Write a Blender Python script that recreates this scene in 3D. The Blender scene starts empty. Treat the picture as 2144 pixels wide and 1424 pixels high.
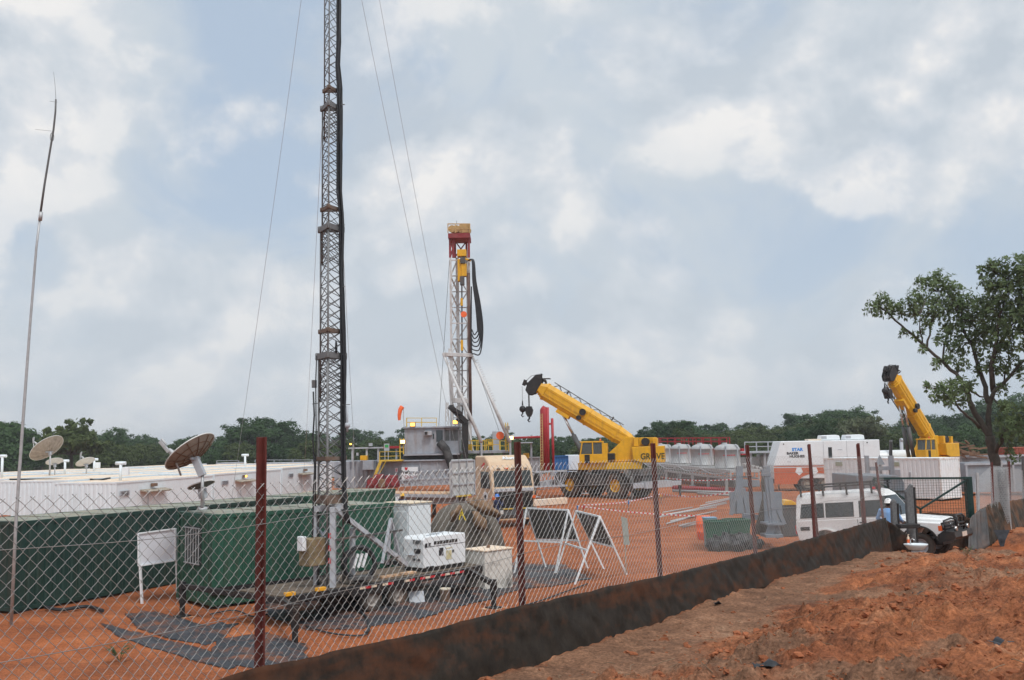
import bpy, math, random
import numpy as np
from mathutils import Vector, Matrix, noise as mnoise

random.seed(7)
rng = np.random.default_rng(11)
SC = bpy.context.scene
COL = SC.collection
R = math.radians

# ------------------------------------------------------------------ camera
EYE = 4.0
PITCH, ROLL = R(6.22), R(-1.1)
cam_d = bpy.data.cameras.new('camera')
cam_d.sensor_width = 36.0
cam_d.lens = 36.0 * 2000.0 / 2144.0
cam_d.clip_start = 0.1
cam_d.clip_end = 6000
cam = bpy.data.objects.new('camera', cam_d)
COL.objects.link(cam)
CAMR = Matrix.Rotation(R(90) + PITCH, 3, 'X') @ Matrix.Rotation(ROLL, 3, 'Z')
cam.matrix_world = Matrix.Translation((0, 0, EYE)) @ CAMR.to_4x4()
SC.camera = cam


def ray(px, py):
    return CAMR @ Vector(((px - 1072) / 2000.0, (712 - py) / 2000.0, -1.0))


def P(px, py, Y):
    """point of the place seen at photo pixel (px,py), Y metres ahead"""
    d = ray(px, py)
    return Vector((0, 0, EYE)) + d * (Y / d.y)


def XZ(px, py, Y):
    p = P(px, py, Y)
    return p.x, p.z


# ------------------------------------------------------------------ world: sky with clouds
SUN_EL, SUN_AZ = R(58), R(150)      # azimuth measured clockwise from +Y
w = bpy.data.worlds.new('World')
SC.world = w
w.use_nodes = True
nt = w.node_tree
nt.nodes.clear()


def math_node(tree, op, a, b=None, clamp=False):
    n = tree.nodes.new('ShaderNodeMath')
    n.operation = op
    n.use_clamp = clamp
    for i, x in enumerate((a, b)):
        if x is None:
            continue
        if isinstance(x, (int, float)):
            n.inputs[i].default_value = x
        else:
            tree.links.new(x, n.inputs[i])
    return n.outputs[0]


def ramp(tree, fac, stops, interp='EASE'):
    n = tree.nodes.new('ShaderNodeValToRGB')
    n.color_ramp.interpolation = interp
    e = n.color_ramp.elements
    while len(e) < len(stops):
        e.new(0.5)
    for i, (p, c) in enumerate(stops):
        e[i].position = p
        e[i].color = c if len(c) == 4 else (*c, 1)
    tree.links.new(fac, n.inputs[0])
    return n.outputs[0]


def mixc(tree, fac, a, b, blend='MIX'):
    n = tree.nodes.new('ShaderNodeMix')
    n.data_type = 'RGBA'
    n.blend_type = blend
    for i, x in ((0, fac), (6, a), (7, b)):
        if isinstance(x, (int, float)):
            n.inputs[i].default_value = x
        elif isinstance(x, (tuple, list)):
            n.inputs[i].default_value = (*x[:3], 1)
        else:
            tree.links.new(x, n.inputs[i])
    return n.outputs[2]


def noise_tex(tree, vec, scale, detail=4, rough=0.55, dist=0.0, out=0):
    n = tree.nodes.new('ShaderNodeTexNoise')
    n.inputs['Scale'].default_value = scale
    n.inputs['Detail'].default_value = detail
    n.inputs['Roughness'].default_value = rough
    n.inputs['Distortion'].default_value = dist
    if vec is not None:
        tree.links.new(vec, n.inputs['Vector'])
    return n.outputs[out]


tc = nt.nodes.new('ShaderNodeTexCoord').outputs['Generated']
sep = nt.nodes.new('ShaderNodeSeparateXYZ')
nt.links.new(tc, sep.inputs[0])
# clouds live in the direction of view, flattened a little towards the horizon
mp = nt.nodes.new('ShaderNodeMapping')
mp.inputs['Scale'].default_value = (1.0, 1.0, 1.2)
mp.inputs['Location'].default_value = (5.2, 3.1, 0.2)
nt.links.new(tc, mp.inputs[0])
cv = mp.outputs[0]
mp2 = nt.nodes.new('ShaderNodeMapping')          # the same clouds a little higher and to the left: gives lit and shaded sides
mp2.inputs['Scale'].default_value = (1.0, 1.0, 1.2)
mp2.inputs['Location'].default_value = (5.218, 3.1, 0.162)
nt.links.new(tc, mp2.inputs[0])
n_big = noise_tex(nt, cv, 2.6, 3, 0.5, 0.15)
n_puf = noise_tex(nt, cv, 5.2, 12, 0.55, 0.1)
n_pu2 = noise_tex(nt, mp2.outputs[0], 5.2, 5, 0.5, 0.1)
n_wsp = noise_tex(nt, cv, 3.4, 6, 0.6, 0.9)
dens = math_node(nt, 'ADD', math_node(nt, 'MULTIPLY', n_big, 0.55), math_node(nt, 'MULTIPLY', n_puf, 0.62))
dens = math_node(nt, 'SUBTRACT', dens, math_node(nt, 'MULTIPLY', sep.outputs[0], 0.05))
puff = ramp(nt, dens, [(0.505, (0, 0, 0)), (0.575, (0.7, 0.7, 0.7)), (0.68, (1, 1, 1))])
relief = math_node(nt, 'MULTIPLY', math_node(nt, 'SUBTRACT', n_puf, n_pu2), 5.5)
shade = math_node(nt, 'ADD', math_node(nt, 'ADD', 0.50, relief), math_node(nt, 'MULTIPLY', math_node(nt, 'SUBTRACT', n_wsp, 0.5), 0.9), clamp=True)
cloudc = ramp(nt, shade, [(0.12, (4.05, 4.50, 5.0)), (0.42, (4.8, 5.15, 5.55)), (0.70, (5.6, 5.75, 5.98)), (0.95, (6.7, 6.6, 6.5))], 'LINEAR')
sky = nt.nodes.new('ShaderNodeTexSky')
sky.sky_type = 'NISHITA'
sky.sun_disc = False
sky.sun_elevation = SUN_EL
sky.sun_rotation = SUN_AZ
sky.air_density = 1.0
sky.dust_density = 2.0
blue = mixc(nt, 0.80, sky.outputs[0], (3.25, 4.15, 5.35))
veil = ramp(nt, math_node(nt, 'ADD', n_wsp, math_node(nt, 'MULTIPLY', math_node(nt, 'SUBTRACT', n_big, 0.5), 0.8)), [(0.34, (0.30, 0.30, 0.30)), (0.58, (1, 1, 1))])
base = mixc(nt, veil, blue, (4.42, 4.90, 5.38))
col = mixc(nt, math_node(nt, 'MULTIPLY', puff, 0.92), base, cloudc)
# pale haze low over the woods
hz = math_node(nt, 'SUBTRACT', 1.0, math_node(nt, 'MULTIPLY', math_node(nt, 'MAXIMUM', sep.outputs[2], 0.0), 4.2), clamp=True)
col = mixc(nt, math_node(nt, 'MULTIPLY', hz, 0.62), col, (4.35, 4.82, 5.30))
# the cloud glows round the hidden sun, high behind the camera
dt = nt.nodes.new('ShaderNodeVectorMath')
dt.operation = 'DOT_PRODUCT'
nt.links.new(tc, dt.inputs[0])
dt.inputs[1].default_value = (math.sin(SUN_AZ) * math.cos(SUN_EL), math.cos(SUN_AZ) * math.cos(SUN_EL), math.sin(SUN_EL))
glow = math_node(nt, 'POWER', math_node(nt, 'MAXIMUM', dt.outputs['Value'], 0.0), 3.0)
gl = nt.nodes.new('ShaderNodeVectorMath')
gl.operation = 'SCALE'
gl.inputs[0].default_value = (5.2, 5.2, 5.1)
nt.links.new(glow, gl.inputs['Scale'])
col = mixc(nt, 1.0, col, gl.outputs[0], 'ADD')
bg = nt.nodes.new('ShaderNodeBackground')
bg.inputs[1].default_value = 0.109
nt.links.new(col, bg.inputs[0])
out = nt.nodes.new('ShaderNodeOutputWorld')
nt.links.new(bg.outputs[0], out.inputs[0])

# ------------------------------------------------------------------ sun behind thin cloud
sd = bpy.data.lights.new('sun', 'SUN')
sd.energy = 1.5
sd.angle = R(10)
sd.color = (1.0, 0.97, 0.93)
sun = bpy.data.objects.new('sun', sd)
COL.objects.link(sun)
sdir = Vector((math.sin(SUN_AZ) * math.cos(SUN_EL), math.cos(SUN_AZ) * math.cos(SUN_EL), math.sin(SUN_EL)))
sun.rotation_euler = sdir.to_track_quat('Z', 'Y').to_euler()
sun.location = (20, -30, 60)
SC.view_settings.view_transform = 'Standard'
SC.view_settings.look = 'None'
SC.view_settings.exposure = 0.32
SC.view_settings.gamma = 1.0
SC.view_settings.use_curve_mapping = False


# ------------------------------------------------------------------ materials
MATS = {}


def mat(name, c, rough=0.6, metal=0.0, var=0.12, vscale=3.0, dirt=None, damt=0.0, dscale=1.2, bump=0.0, bscale=20.0,
        c2=None, spec=0.4, streak=False, grain=0.0):
    """procedural paint / metal / cloth: base colour with tonal variation, optional dirt patches and bump"""
    if name in MATS:
        return MATS[name]
    m = bpy.data.materials.new(name)
    m.use_nodes = True
    t = m.node_tree
    b = t.nodes['Principled BSDF']
    co = t.nodes.new('ShaderNodeTexCoord').outputs['Object']
    nz = noise_tex(t, co, vscale, 6, 0.6)
    lo = tuple(max(0, x * (1 - var)) for x in c)
    hi = tuple(min(1, x * (1 + var)) for x in (c2 or c))
    col = ramp(t, nz, [(0.3, lo), (0.7, hi)], 'LINEAR')
    if grain > 0:
        g = noise_tex(t, co, 45, 3, 0.7)
        col = mixc(t, grain, col, ramp(t, g, [(0.35, (0, 0, 0)), (0.65, (1, 1, 1))]), 'SOFT_LIGHT')
    if dirt:
        if streak:
            mpn = t.nodes.new('ShaderNodeMapping')
            mpn.inputs['Scale'].default_value = (3.0, 3.0, 0.35)
            t.links.new(co, mpn.inputs[0])
            dz = noise_tex(t, mpn.outputs[0], dscale, 7, 0.65)
        else:
            dz = noise_tex(t, co, dscale, 7, 0.65, 0.3)
        dm = ramp(t, dz, [(0.48, (0, 0, 0)), (0.72, (1, 1, 1))], 'LINEAR')
        col = mixc(t, math_node(t, 'MULTIPLY', dm, damt), col, dirt)
    t.links.new(col, b.inputs['Base Color'])
    b.inputs['Metallic'].default_value = metal
    b.inputs['Specular IOR Level'].default_value = spec
    rn = math_node(t, 'ADD', math_node(t, 'MULTIPLY', math_node(t, 'SUBTRACT', nz, 0.5), 0.3), rough, clamp=True)
    t.links.new(rn, b.inputs['Roughness'])
    if bump > 0:
        bn = t.nodes.new('ShaderNodeBump')
        bn.inputs['Strength'].default_value = bump
        bn.inputs['Distance'].default_value = 0.02
        t.links.new(noise_tex(t, co, bscale, 5, 0.6), bn.inputs['Height'])
        t.links.new(bn.outputs[0], b.inputs['Normal'])
    MATS[name] = m
    return m


def emit_mat(name, c, s):
    m = bpy.data.materials.new(name)
    m.use_nodes = True
    b = m.node_tree.nodes['Principled BSDF']
    b.inputs['Base Color'].default_value = (*c, 1)
    b.inputs['Emission Color'].default_value = (*c, 1)
    b.inputs['Emission Strength'].default_value = s
    MATS[name] = m
    return m


def glass_mat(name, c=(0.03, 0.04, 0.045), rough=0.06, alpha=1.0):
    m = bpy.data.materials.new(name)
    m.use_nodes = True
    b = m.node_tree.nodes['Principled BSDF']
    b.inputs['Base Color'].default_value = (*c, 1)
    b.inputs['Roughness'].default_value = rough
    b.inputs['Specular IOR Level'].default_value = 0.8
    b.inputs['Alpha'].default_value = alpha
    MATS[name] = m
    return m


RED = (0.33, 0.105, 0.042)
M_white = mat('white_paint', (0.72, 0.79, 0.83), 0.5, dirt=(0.56, 0.55, 0.53), damt=0.25, dscale=1.6, streak=True, var=0.05)
M_white2 = mat('clean_white_paint', (0.74, 0.785, 0.81), 0.35, dirt=(0.55, 0.42, 0.32), damt=0.14, dscale=1.3, var=0.04)
M_cream = mat('cream_roof_paint', (0.72, 0.58, 0.44), 0.65, dirt=(0.62, 0.60, 0.56), damt=0.75, dscale=0.6, var=0.1)
M_gtop = mat('weathered_green_roof', (0.235, 0.25, 0.205), 0.75, dirt=(0.34, 0.22, 0.13), damt=0.55, dscale=1.4, var=0.2)
M_green = mat('green_paint', (0.020, 0.084, 0.054), 0.5, var=0.18, vscale=1.2, dirt=(0.06, 0.07, 0.045), damt=0.5, dscale=1.5, streak=True)
M_dgreen = mat('dark_green_paint', (0.012, 0.041, 0.034), 0.5, var=0.2, vscale=1.1, dirt=(0.035, 0.042, 0.03), damt=0.5, dscale=1.4, streak=True)
M_ggreen = mat('gate_green_paint', (0.008, 0.034, 0.030), 0.45)
M_grey = mat('grey_paint', (0.32, 0.345, 0.385), 0.5, dirt=(0.24, 0.16, 0.11), damt=0.5, dscale=0.9, streak=True)
M_lgrey = mat('light_grey_paint', (0.39, 0.42, 0.46), 0.5, dirt=(0.28, 0.2, 0.14), damt=0.4, dscale=1.0, streak=True)
M_dgrey = mat('dark_grey_steel', (0.075, 0.078, 0.08), 0.55, dirt=(0.2, 0.1, 0.055), damt=0.45, dscale=2.0)
M_galv = mat('galvanised_steel', (0.42, 0.43, 0.44), 0.5, metal=0.35, var=0.15, vscale=8)
M_wire = mat('fence_wire', (0.29, 0.29, 0.29), 0.45, metal=0.55, var=0.15, vscale=9, dirt=(0.30, 0.2, 0.13), damt=0.4, dscale=3)
M_post = mat('red_oxide_paint', (0.105, 0.022, 0.017), 0.6, var=0.3, vscale=5, dirt=(0.05, 0.025, 0.02), damt=0.6, dscale=3, bump=0.2)
M_red = mat('red_paint', (0.36, 0.022, 0.03), 0.5, var=0.15, dirt=(0.2, 0.05, 0.03), damt=0.3)
M_orange = mat('orange_paint', (0.50, 0.105, 0.035), 0.5, var=0.14, dirt=(0.42, 0.18, 0.08), damt=0.5)
M_hivis = mat('bright_orange_plastic', (0.85, 0.15, 0.04), 0.5, var=0.08)
M_yellow = mat('yellow_paint', (0.72, 0.385, 0.012), 0.42, var=0.10, dirt=(0.30, 0.16, 0.05), damt=0.45, dscale=1.1, streak=True)
M_yrail = mat('yellow_rail_paint', (0.62, 0.42, 0.05), 0.5, var=0.15, dirt=(0.3, 0.2, 0.08), damt=0.4)
M_blue = mat('blue_paint', (0.035, 0.16, 0.42), 0.5)
M_black = mat('black_steel', (0.018, 0.018, 0.019), 0.5, var=0.25, dirt=(0.1, 0.06, 0.04), damt=0.35, dscale=2.5)
M_rubber = mat('black_rubber', (0.028, 0.026, 0.025), 0.8, var=0.2, dirt=(0.19, 0.10, 0.06), damt=0.5, dscale=2.5)
M_tyre = mat('dusty_tyre_rubber', (0.055, 0.046, 0.040), 0.9, var=0.2, dirt=(0.24, 0.12, 0.07), damt=0.6, dscale=2.0)
M_cable = mat('black_cable', (0.022, 0.024, 0.028), 0.55, var=0.2)
M_rust = mat('rusty_steel', (0.20, 0.115, 0.07), 0.8, var=0.3, vscale=5, dirt=(0.10, 0.06, 0.045), damt=0.7)
M_tarp = mat('grey_brown_tarpaulin', (0.125, 0.108, 0.088), 0.8, var=0.15, vscale=2, bump=0.3, bscale=14)
M_sack = mat('brown_sacking', (0.20, 0.125, 0.075), 0.9, var=0.25, vscale=4, bump=0.4, bscale=25)
M_beige = mat('beige_vehicle_paint', (0.58, 0.44, 0.30), 0.4, var=0.06, dirt=(0.45, 0.25, 0.14), damt=0.5, dscale=1.1)
M_tan = mat('timber_deck', (0.52, 0.33, 0.20), 0.8, var=0.2, vscale=4)
M_wood = mat('grey_timber', (0.30, 0.26, 0.21), 0.85, var=0.3, vscale=5)
M_conc = mat('concrete', (0.42, 0.40, 0.37), 0.85, var=0.2, vscale=5, bump=0.2)
M_glass = glass_mat('dark_glass')
M_glass2 = glass_mat('vehicle_glass', (0.025, 0.032, 0.034), 0.05)
M_glass2.node_tree.nodes['Principled BSDF'].inputs['Specular IOR Level'].default_value = 0.42
M_lamp = emit_mat('lit_lamp', (1.0, 0.48, 0.08), 3.0)
M_lampw = emit_mat('bright_lit_lamp', (1.0, 0.72, 0.25), 4.0)
M_lens = mat('orange_lens', (0.7, 0.12, 0.02), 0.25, spec=0.6)
M_chrome = mat('bright_metal', (0.6, 0.6, 0.6), 0.25, metal=0.9)
M_txt = mat('black_lettering', (0.03, 0.03, 0.035), 0.5)
M_txtg = mat('green_black_lettering', (0.05, 0.055, 0.02), 0.5)
M_txtb = mat('blue_lettering', (0.03, 0.27, 0.75), 0.5)
M_txtr = mat('red_lettering', (0.6, 0.03, 0.04), 0.5)
M_bag = mat('black_bin_bag', (0.014, 0.014, 0.017), 0.45, var=0.3, bump=0.6, bscale=9)
M_bin = mat('green_bin_plastic', (0.014, 0.085, 0.05), 0.45, var=0.1)
M_skin = mat('brown_skin', (0.12, 0.062, 0.04), 0.6, var=0.06)
M_shirt = mat('light_blue_cotton', (0.20, 0.37, 0.66), 0.85, var=0.12, vscale=9)
M_navy = mat('navy_cotton', (0.025, 0.035, 0.09), 0.85, var=0.2, vscale=9)
M_trous = mat('dark_trouser_cotton', (0.05, 0.055, 0.08), 0.85, var=0.2)
M_hatw = mat('white_hard_hat_plastic', (0.80, 0.80, 0.79), 0.35, var=0.03)
M_haty = mat('yellow_hard_hat_plastic', (0.75, 0.42, 0.01), 0.35, var=0.03)
M_hatb = mat('blue_hard_hat_plastic', (0.04, 0.18, 0.6), 0.35, var=0.03)
M_hair = mat('black_hair', (0.01, 0.009, 0.008), 0.7)
M_dish = mat('dish_back_paint', (0.36, 0.31, 0.26), 0.7, var=0.2, dirt=(0.17, 0.14, 0.11), damt=0.7, dscale=2)
M_dishf = mat('dish_face_paint', (0.62, 0.62, 0.60), 0.5, var=0.08, dirt=(0.4, 0.36, 0.3), damt=0.4)
M_bark = mat('bark', (0.075, 0.062, 0.05), 0.9, var=0.35, vscale=5, bump=0.8, bscale=14)
M_plast = None


def sheet_mat(name, c, stain, samt, sscale, rough=0.45, along=False):
    """plastic sheeting with soil dried on it in streaks"""
    m = bpy.data.materials.new(name)
    m.use_nodes = True
    t = m.node_tree
    b = t.nodes['Principled BSDF']
    co = t.nodes.new('ShaderNodeTexCoord').outputs['Object']
    mpn = t.nodes.new('ShaderNodeMapping')
    mpn.inputs['Rotation'].default_value = (0, 0, R(-56.5) if along else 0)
    mpn.inputs['Scale'].default_value = (0.45, 1.0, 2.4) if along else (1, 1, 1)
    t.links.new(co, mpn.inputs[0])
    n1 = noise_tex(t, mpn.outputs[0], sscale, 8, 0.62, 0.4)
    n2 = noise_tex(t, co, sscale * 6, 6, 0.65)
    base = ramp(t, n2, [(0.3, tuple(x * 0.65 for x in c)), (0.7, tuple(x * 1.5 for x in c))], 'LINEAR')
    k = ramp(t, math_node(t, 'ADD', math_node(t, 'MULTIPLY', n1, 0.75), math_node(t, 'MULTIPLY', n2, 0.28)),
             [(0.50, (0, 0, 0)), (0.64, (1, 1, 1))], 'LINEAR')
    col = mixc(t, math_node(t, 'MULTIPLY', k, samt), base, stain)
    t.links.new(col, b.inputs['Base Color'])
    b.inputs['Specular IOR Level'].default_value = 0.14
    t.links.new(math_node(t, 'ADD', math_node(t, 'MULTIPLY', k, 0.4), rough, clamp=True), b.inputs['Roughness'])
    bn = t.nodes.new('ShaderNodeBump')
    bn.inputs['Strength'].default_value = 0.35
    bn.inputs['Distance'].default_value = 0.03
    t.links.new(noise_tex(t, co, 5, 6, 0.6, 0.6), bn.inputs['Height'])
    t.links.new(bn.outputs[0], b.inputs['Normal'])
    MATS[name] = m
    return m


M_liner = sheet_mat('black_plastic_liner', (0.024, 0.019, 0.015), (0.105, 0.040, 0.020), 0.60, 0.9, 0.62, True)
M_liner2 = sheet_mat('muddy_plastic_liner', (0.045, 0.036, 0.028), (0.19, 0.085, 0.042), 0.85, 0.5)
M_sheet = sheet_mat('grey_black_ground_sheet', (0.038, 0.041, 0.048), (0.22, 0.085, 0.042), 0.80, 1.1, 0.42)


def leaf_mat(name, c, c2):
    m = bpy.data.materials.new(name)
    m.use_nodes = True
    t = m.node_tree
    b = t.nodes['Principled BSDF']
    co = t.nodes.new('ShaderNodeTexCoord').outputs['Object']
    nz = noise_tex(t, co, 0.9, 5, 0.7)
    oi = t.nodes.new('ShaderNodeObjectInfo')
    f = math_node(t, 'ADD', nz, math_node(t, 'MULTIPLY', math_node(t, 'SUBTRACT', oi.outputs['Random'], 0.5), 0.35), clamp=True)
    col = ramp(t, f, [(0.3, c), (0.7, c2)], 'LINEAR')
    t.links.new(col, b.inputs['Base Color'])
    b.inputs['Roughness'].default_value = 0.65
    b.inputs['Specular IOR Level'].default_value = 0.25
    tl = t.nodes.new('ShaderNodeBsdfTranslucent')
    t.links.new(col, tl.inputs[0])
    mx = t.nodes.new('ShaderNodeMixShader')
    mx.inputs[0].default_value = 0.38
    t.links.new(b.outputs[0], mx.inputs[1])
    t.links.new(tl.outputs[0], mx.inputs[2])
    t.links.new(mx.outputs[0], t.nodes['Material Output'].inputs[0])
    MATS[name] = m
    return m


M_leafA = leaf_mat('dark_foliage', (0.032, 0.070, 0.026), (0.062, 0.118, 0.040))
M_leafB = leaf_mat('olive_foliage', (0.048, 0.076, 0.022), (0.088, 0.118, 0.036))
M_leafC = leaf_mat('pale_foliage', (0.062, 0.092, 0.038), (0.12, 0.14, 0.075))
M_leafN = leaf_mat('near_tree_leaves', (0.070, 0.120, 0.052), (0.15, 0.205, 0.09))
M_grass = leaf_mat('dry_grass', (0.13, 0.13, 0.045), (0.22, 0.19, 0.08))


# ------------------------------------------------------------------ mesh builder
class MB:
    def __init__(s, M=None):
        s.v, s.f, s.sm, s.mi = [], [], [], []
        s.M = M or Matrix()
        s.cur = 0

    def add(s, vs, fs, smooth=False):
        o = len(s.v)
        s.v += [s.M @ Vector(v) for v in vs]
        s.f += [tuple(i + o for i in f) for f in fs]
        s.sm += [smooth] * len(fs)
        s.mi += [s.cur] * len(fs)
        return s

    def bx(s, x0, x1, y0, y1, z0, z1):
        vs = [(x, y, z) for z in (z0, z1) for y in (y0, y1) for x in (x0, x1)]
        return s.add(vs, [(0, 2, 3, 1), (4, 5, 7, 6), (0, 1, 5, 4), (2, 6, 7, 3), (0, 4, 6, 2), (1, 3, 7, 5)])

    def bar(s, p, q, w, h=None, up=(0, 0, 1)):
        p, q = Vector(p), Vector(q)
        d = q - p
        L = d.length
        if L < 1e-6:
            return s
        d /= L
        u = Vector(up)
        a = d.cross(u)
        if a.length < 1e-3:
            a = d.cross(Vector((1, 0, 0)))
        a.normalize()
        b = a.cross(d)
        h = h or w
        a, b = a * w / 2, b * h / 2
        vs = [p - a - b, p + a - b, p + a + b, p - a + b, q - a - b, q + a - b, q + a + b, q - a + b]
        return s.add(vs, [(0, 1, 2, 3), (4, 7, 6, 5), (0, 4, 5, 1), (1, 5, 6, 2), (2, 6, 7, 3), (3, 7, 4, 0)])

    def tube(s, pts, r, n=8, closed=False, caps=True):
        pts = [Vector(p) for p in pts]
        m = len(pts)
        rs = r if isinstance(r, (list, tuple)) else [r] * m
        vs, fs = [], []
        prev = None
        for i, p in enumerate(pts):
            if closed:
                d = pts[(i + 1) % m] - pts[i - 1]
            else:
                d = pts[min(i + 1, m - 1)] - pts[max(i - 1, 0)]
            if d.length < 1e-9:
                d = Vector((0, 0, 1))
            d.normalize()
            if prev is None:
                a = d.cross(Vector((0, 0, 1)))
                if a.length < 0.05:
                    a = d.cross(Vector((1, 0, 0)))
            else:
                a = prev - d * prev.dot(d)
                if a.length < 1e-6:
                    a = d.cross(Vector((0, 0, 1)))
            a.normalize()
            prev = a
            b = d.cross(a)
            for j in range(n):
                t = 2 * math.pi * j / n
                vs.append(p + (a * math.cos(t) + b * math.sin(t)) * rs[i])
        for i in range(m if closed else m - 1):
            i2 = (i + 1) % m
            for j in range(n):
                j2 = (j + 1) % n
                fs.append((i * n + j, i * n + j2, i2 * n + j2, i2 * n + j))
        s.add(vs, fs, n > 4)
        if caps and not closed:
            o = len(s.v) - len(vs)
            for ring, rev in ((0, True), (m - 1, False)):
                idx = [o + ring * n + j for j in range(n)]
                s.f.append(tuple(reversed(idx)) if rev else tuple(idx))
                s.sm.append(False)
                s.mi.append(s.cur)
        return s

    def cyl(s, p, q, r, n=16, r2=None):
        return s.tube([p, q], [r, r if r2 is None else r2], n)

    def lathe(s, prof, M=None, n=24):
        """profile of (radius, height) about local z"""
        M = M or Matrix()
        vs, fs = [], []
        for (r, z) in prof:
            for j in range(n):
                t = 2 * math.pi * j / n
                vs.append(M @ Vector((r * math.cos(t), r * math.sin(t), z)))
        for i in range(len(prof) - 1):
            for j in range(n):
                j2 = (j + 1) % n
                fs.append((i * n + j, i * n + j2, (i + 1) * n + j2, (i + 1) * n + j))
        return s.add(vs, fs, True)

    def prism(s, poly, a0, a1, plane='xz'):
        n = len(poly)

        def mk(u, v, a):
            return (u, a, v) if plane == 'xz' else (a, u, v) if plane == 'yz' else (u, v, a)
        vs = [mk(u, v, a0) for u, v in poly] + [mk(u, v, a1) for u, v in poly]
        fs = [tuple(range(n)), tuple(range(2 * n - 1, n - 1, -1))]
        for i in range(n):
            j = (i + 1) % n
            fs.append((i, i + n, j + n, j))
        return s.add(vs, fs)

    def loft(s, rings, caps=True, smooth=False):
        n = len(rings[0])
        vs = [p for r in rings for p in r]
        fs = []
        for i in range(len(rings) - 1):
            for j in range(n):
                j2 = (j + 1) % n
                fs.append((i * n + j, i * n + j2, (i + 1) * n + j2, (i + 1) * n + j))
        if caps:
            fs.append(tuple(range(n - 1, -1, -1)))
            fs.append(tuple((len(rings) - 1) * n + j for j in range(n)))
        return s.add(vs, fs, smooth)

    def ball(s, c, r, n=12, sc=(1, 1, 1), jit=0.0, seed=0):
        vs, fs = [], []
        m = max(4, n // 2)
        c = Vector(c)
        for i in range(m + 1):
            ph = math.pi * i / m
            for j in range(n):
                t = 2 * math.pi * j / n
                d = Vector((math.sin(ph) * math.cos(t), math.sin(ph) * math.sin(t), math.cos(ph)))
                k = 1.0
                if jit:
                    k += jit * mnoise.noise(d * 1.7 + Vector((seed * 3.1, seed * 1.7, seed)))
                vs.append(c + Vector((d.x * sc[0], d.y * sc[1], d.z * sc[2])) * r * k)
        for i in range(m):
            for j in range(n):
                j2 = (j + 1) % n
                fs.append((i * n + j, (i + 1) * n + j, (i + 1) * n + j2, i * n + j2))
        return s.add(vs, fs, True)

    def quad(s, a, b, c, d):
        return s.add([a, b, c, d], [(0, 1, 2, 3)])

    def corr(s, p, q, z0, z1, amp=0.036, pitch=0.278, out=(0, -1)):
        """trapezoid corrugated wall from p to q (xy), ribs standing out along out"""
        p, q = Vector((p[0], p[1], 0)), Vector((q[0], q[1], 0))
        d = q - p
        L = d.length
        d /= L
        o = Vector((out[0], out[1], 0))
        k = max(1, round(L / pitch))
        pl = L / k
        prof = []
        for i in range(k):
            for fx, h in ((0.0, 0), (0.25, 0), (0.39, 1), (0.86, 1)):
                prof.append((i * pl + fx * pl, h))
        prof.append((L, 0))
        vs, fs = [], []
        for (x, h) in prof:
            b = p + d * x + o * (amp * h)
            vs += [(b.x, b.y, z0), (b.x, b.y, z1)]
        for i in range(len(prof) - 1):
            fs.append((2 * i, 2 * i + 2, 2 * i + 3, 2 * i + 1))
        return s.add(vs, fs)

    def text(s, body, size, M, ext=0.004, bold=0.0, sx=1.0):
        """lettering standing in local xy plane of M, centred"""
        cu = bpy.data.curves.new('t', 'FONT')
        cu.body = body
        cu.size = size
        cu.align_x = 'CENTER'
        cu.align_y = 'CENTER'
        cu.extrude = ext
        cu.offset = bold
        cu.resolution_u = 3
        o = bpy.data.objects.new('t', cu)
        COL.objects.link(o)
        me = bpy.data.meshes.new_from_object(o.evaluated_get(bpy.context.evaluated_depsgraph_get()))
        vs = [M @ Vector((v.co.x * sx, v.co.y, v.co.z)) for v in me.vertices]
        s.add(vs, [tuple(p.vertices) for p in me.polygons])
        bpy.data.objects.remove(o)
        bpy.data.curves.remove(cu)
        bpy.data.meshes.remove(me)
        return s

    def build(s, name, m, parent=None, bev=0.0, seg=2, solid=0.0, fixn=True):
        me = bpy.data.meshes.new(name)
        me.from_pydata([tuple(v) for v in s.v], [], s.f)
        for mm in (m if isinstance(m, (list, tuple)) else [m]):
            me.materials.append(mm)
        me.polygons.foreach_set('use_smooth', s.sm)
        me.polygons.foreach_set('material_index', s.mi)
        me.update()
        if fixn and len(s.f) < 60000:
            import bmesh
            bm = bmesh.new()
            bm.from_mesh(me)
            bmesh.ops.recalc_face_normals(bm, faces=bm.faces)
            bm.to_mesh(me)
            bm.free()
        o = bpy.data.objects.new(name, me)
        COL.objects.link(o)
        if parent is not None:
            o.parent = parent
        if bev:
            b = o.modifiers.new('bevel', 'BEVEL')
            b.width = bev
            b.segments = seg
            b.limit_method = 'ANGLE'
            b.angle_limit = R(35)
        if solid:
            b = o.modifiers.new('solid', 'SOLIDIFY')
            b.thickness = solid
        return o


def tag(o, label, cat, group=None):
    o['label'] = label
    o['category'] = cat
    if group:
        o['group'] = group
    return o


def thing(name, label, cat, loc=(0, 0, 0), rz=0.0, group=None):
    o = bpy.data.objects.new(name, None)
    COL.objects.link(o)
    o.location = loc
    o.rotation_euler = (0, 0, rz)
    o.empty_display_size = 0.3
    return tag(o, label, cat, group)


def inv(root):
    """matrix that takes world coordinates into root's own frame"""
    return (Matrix.Translation(root.location) @ root.rotation_euler.to_matrix().to_4x4()).inverted()


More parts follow.
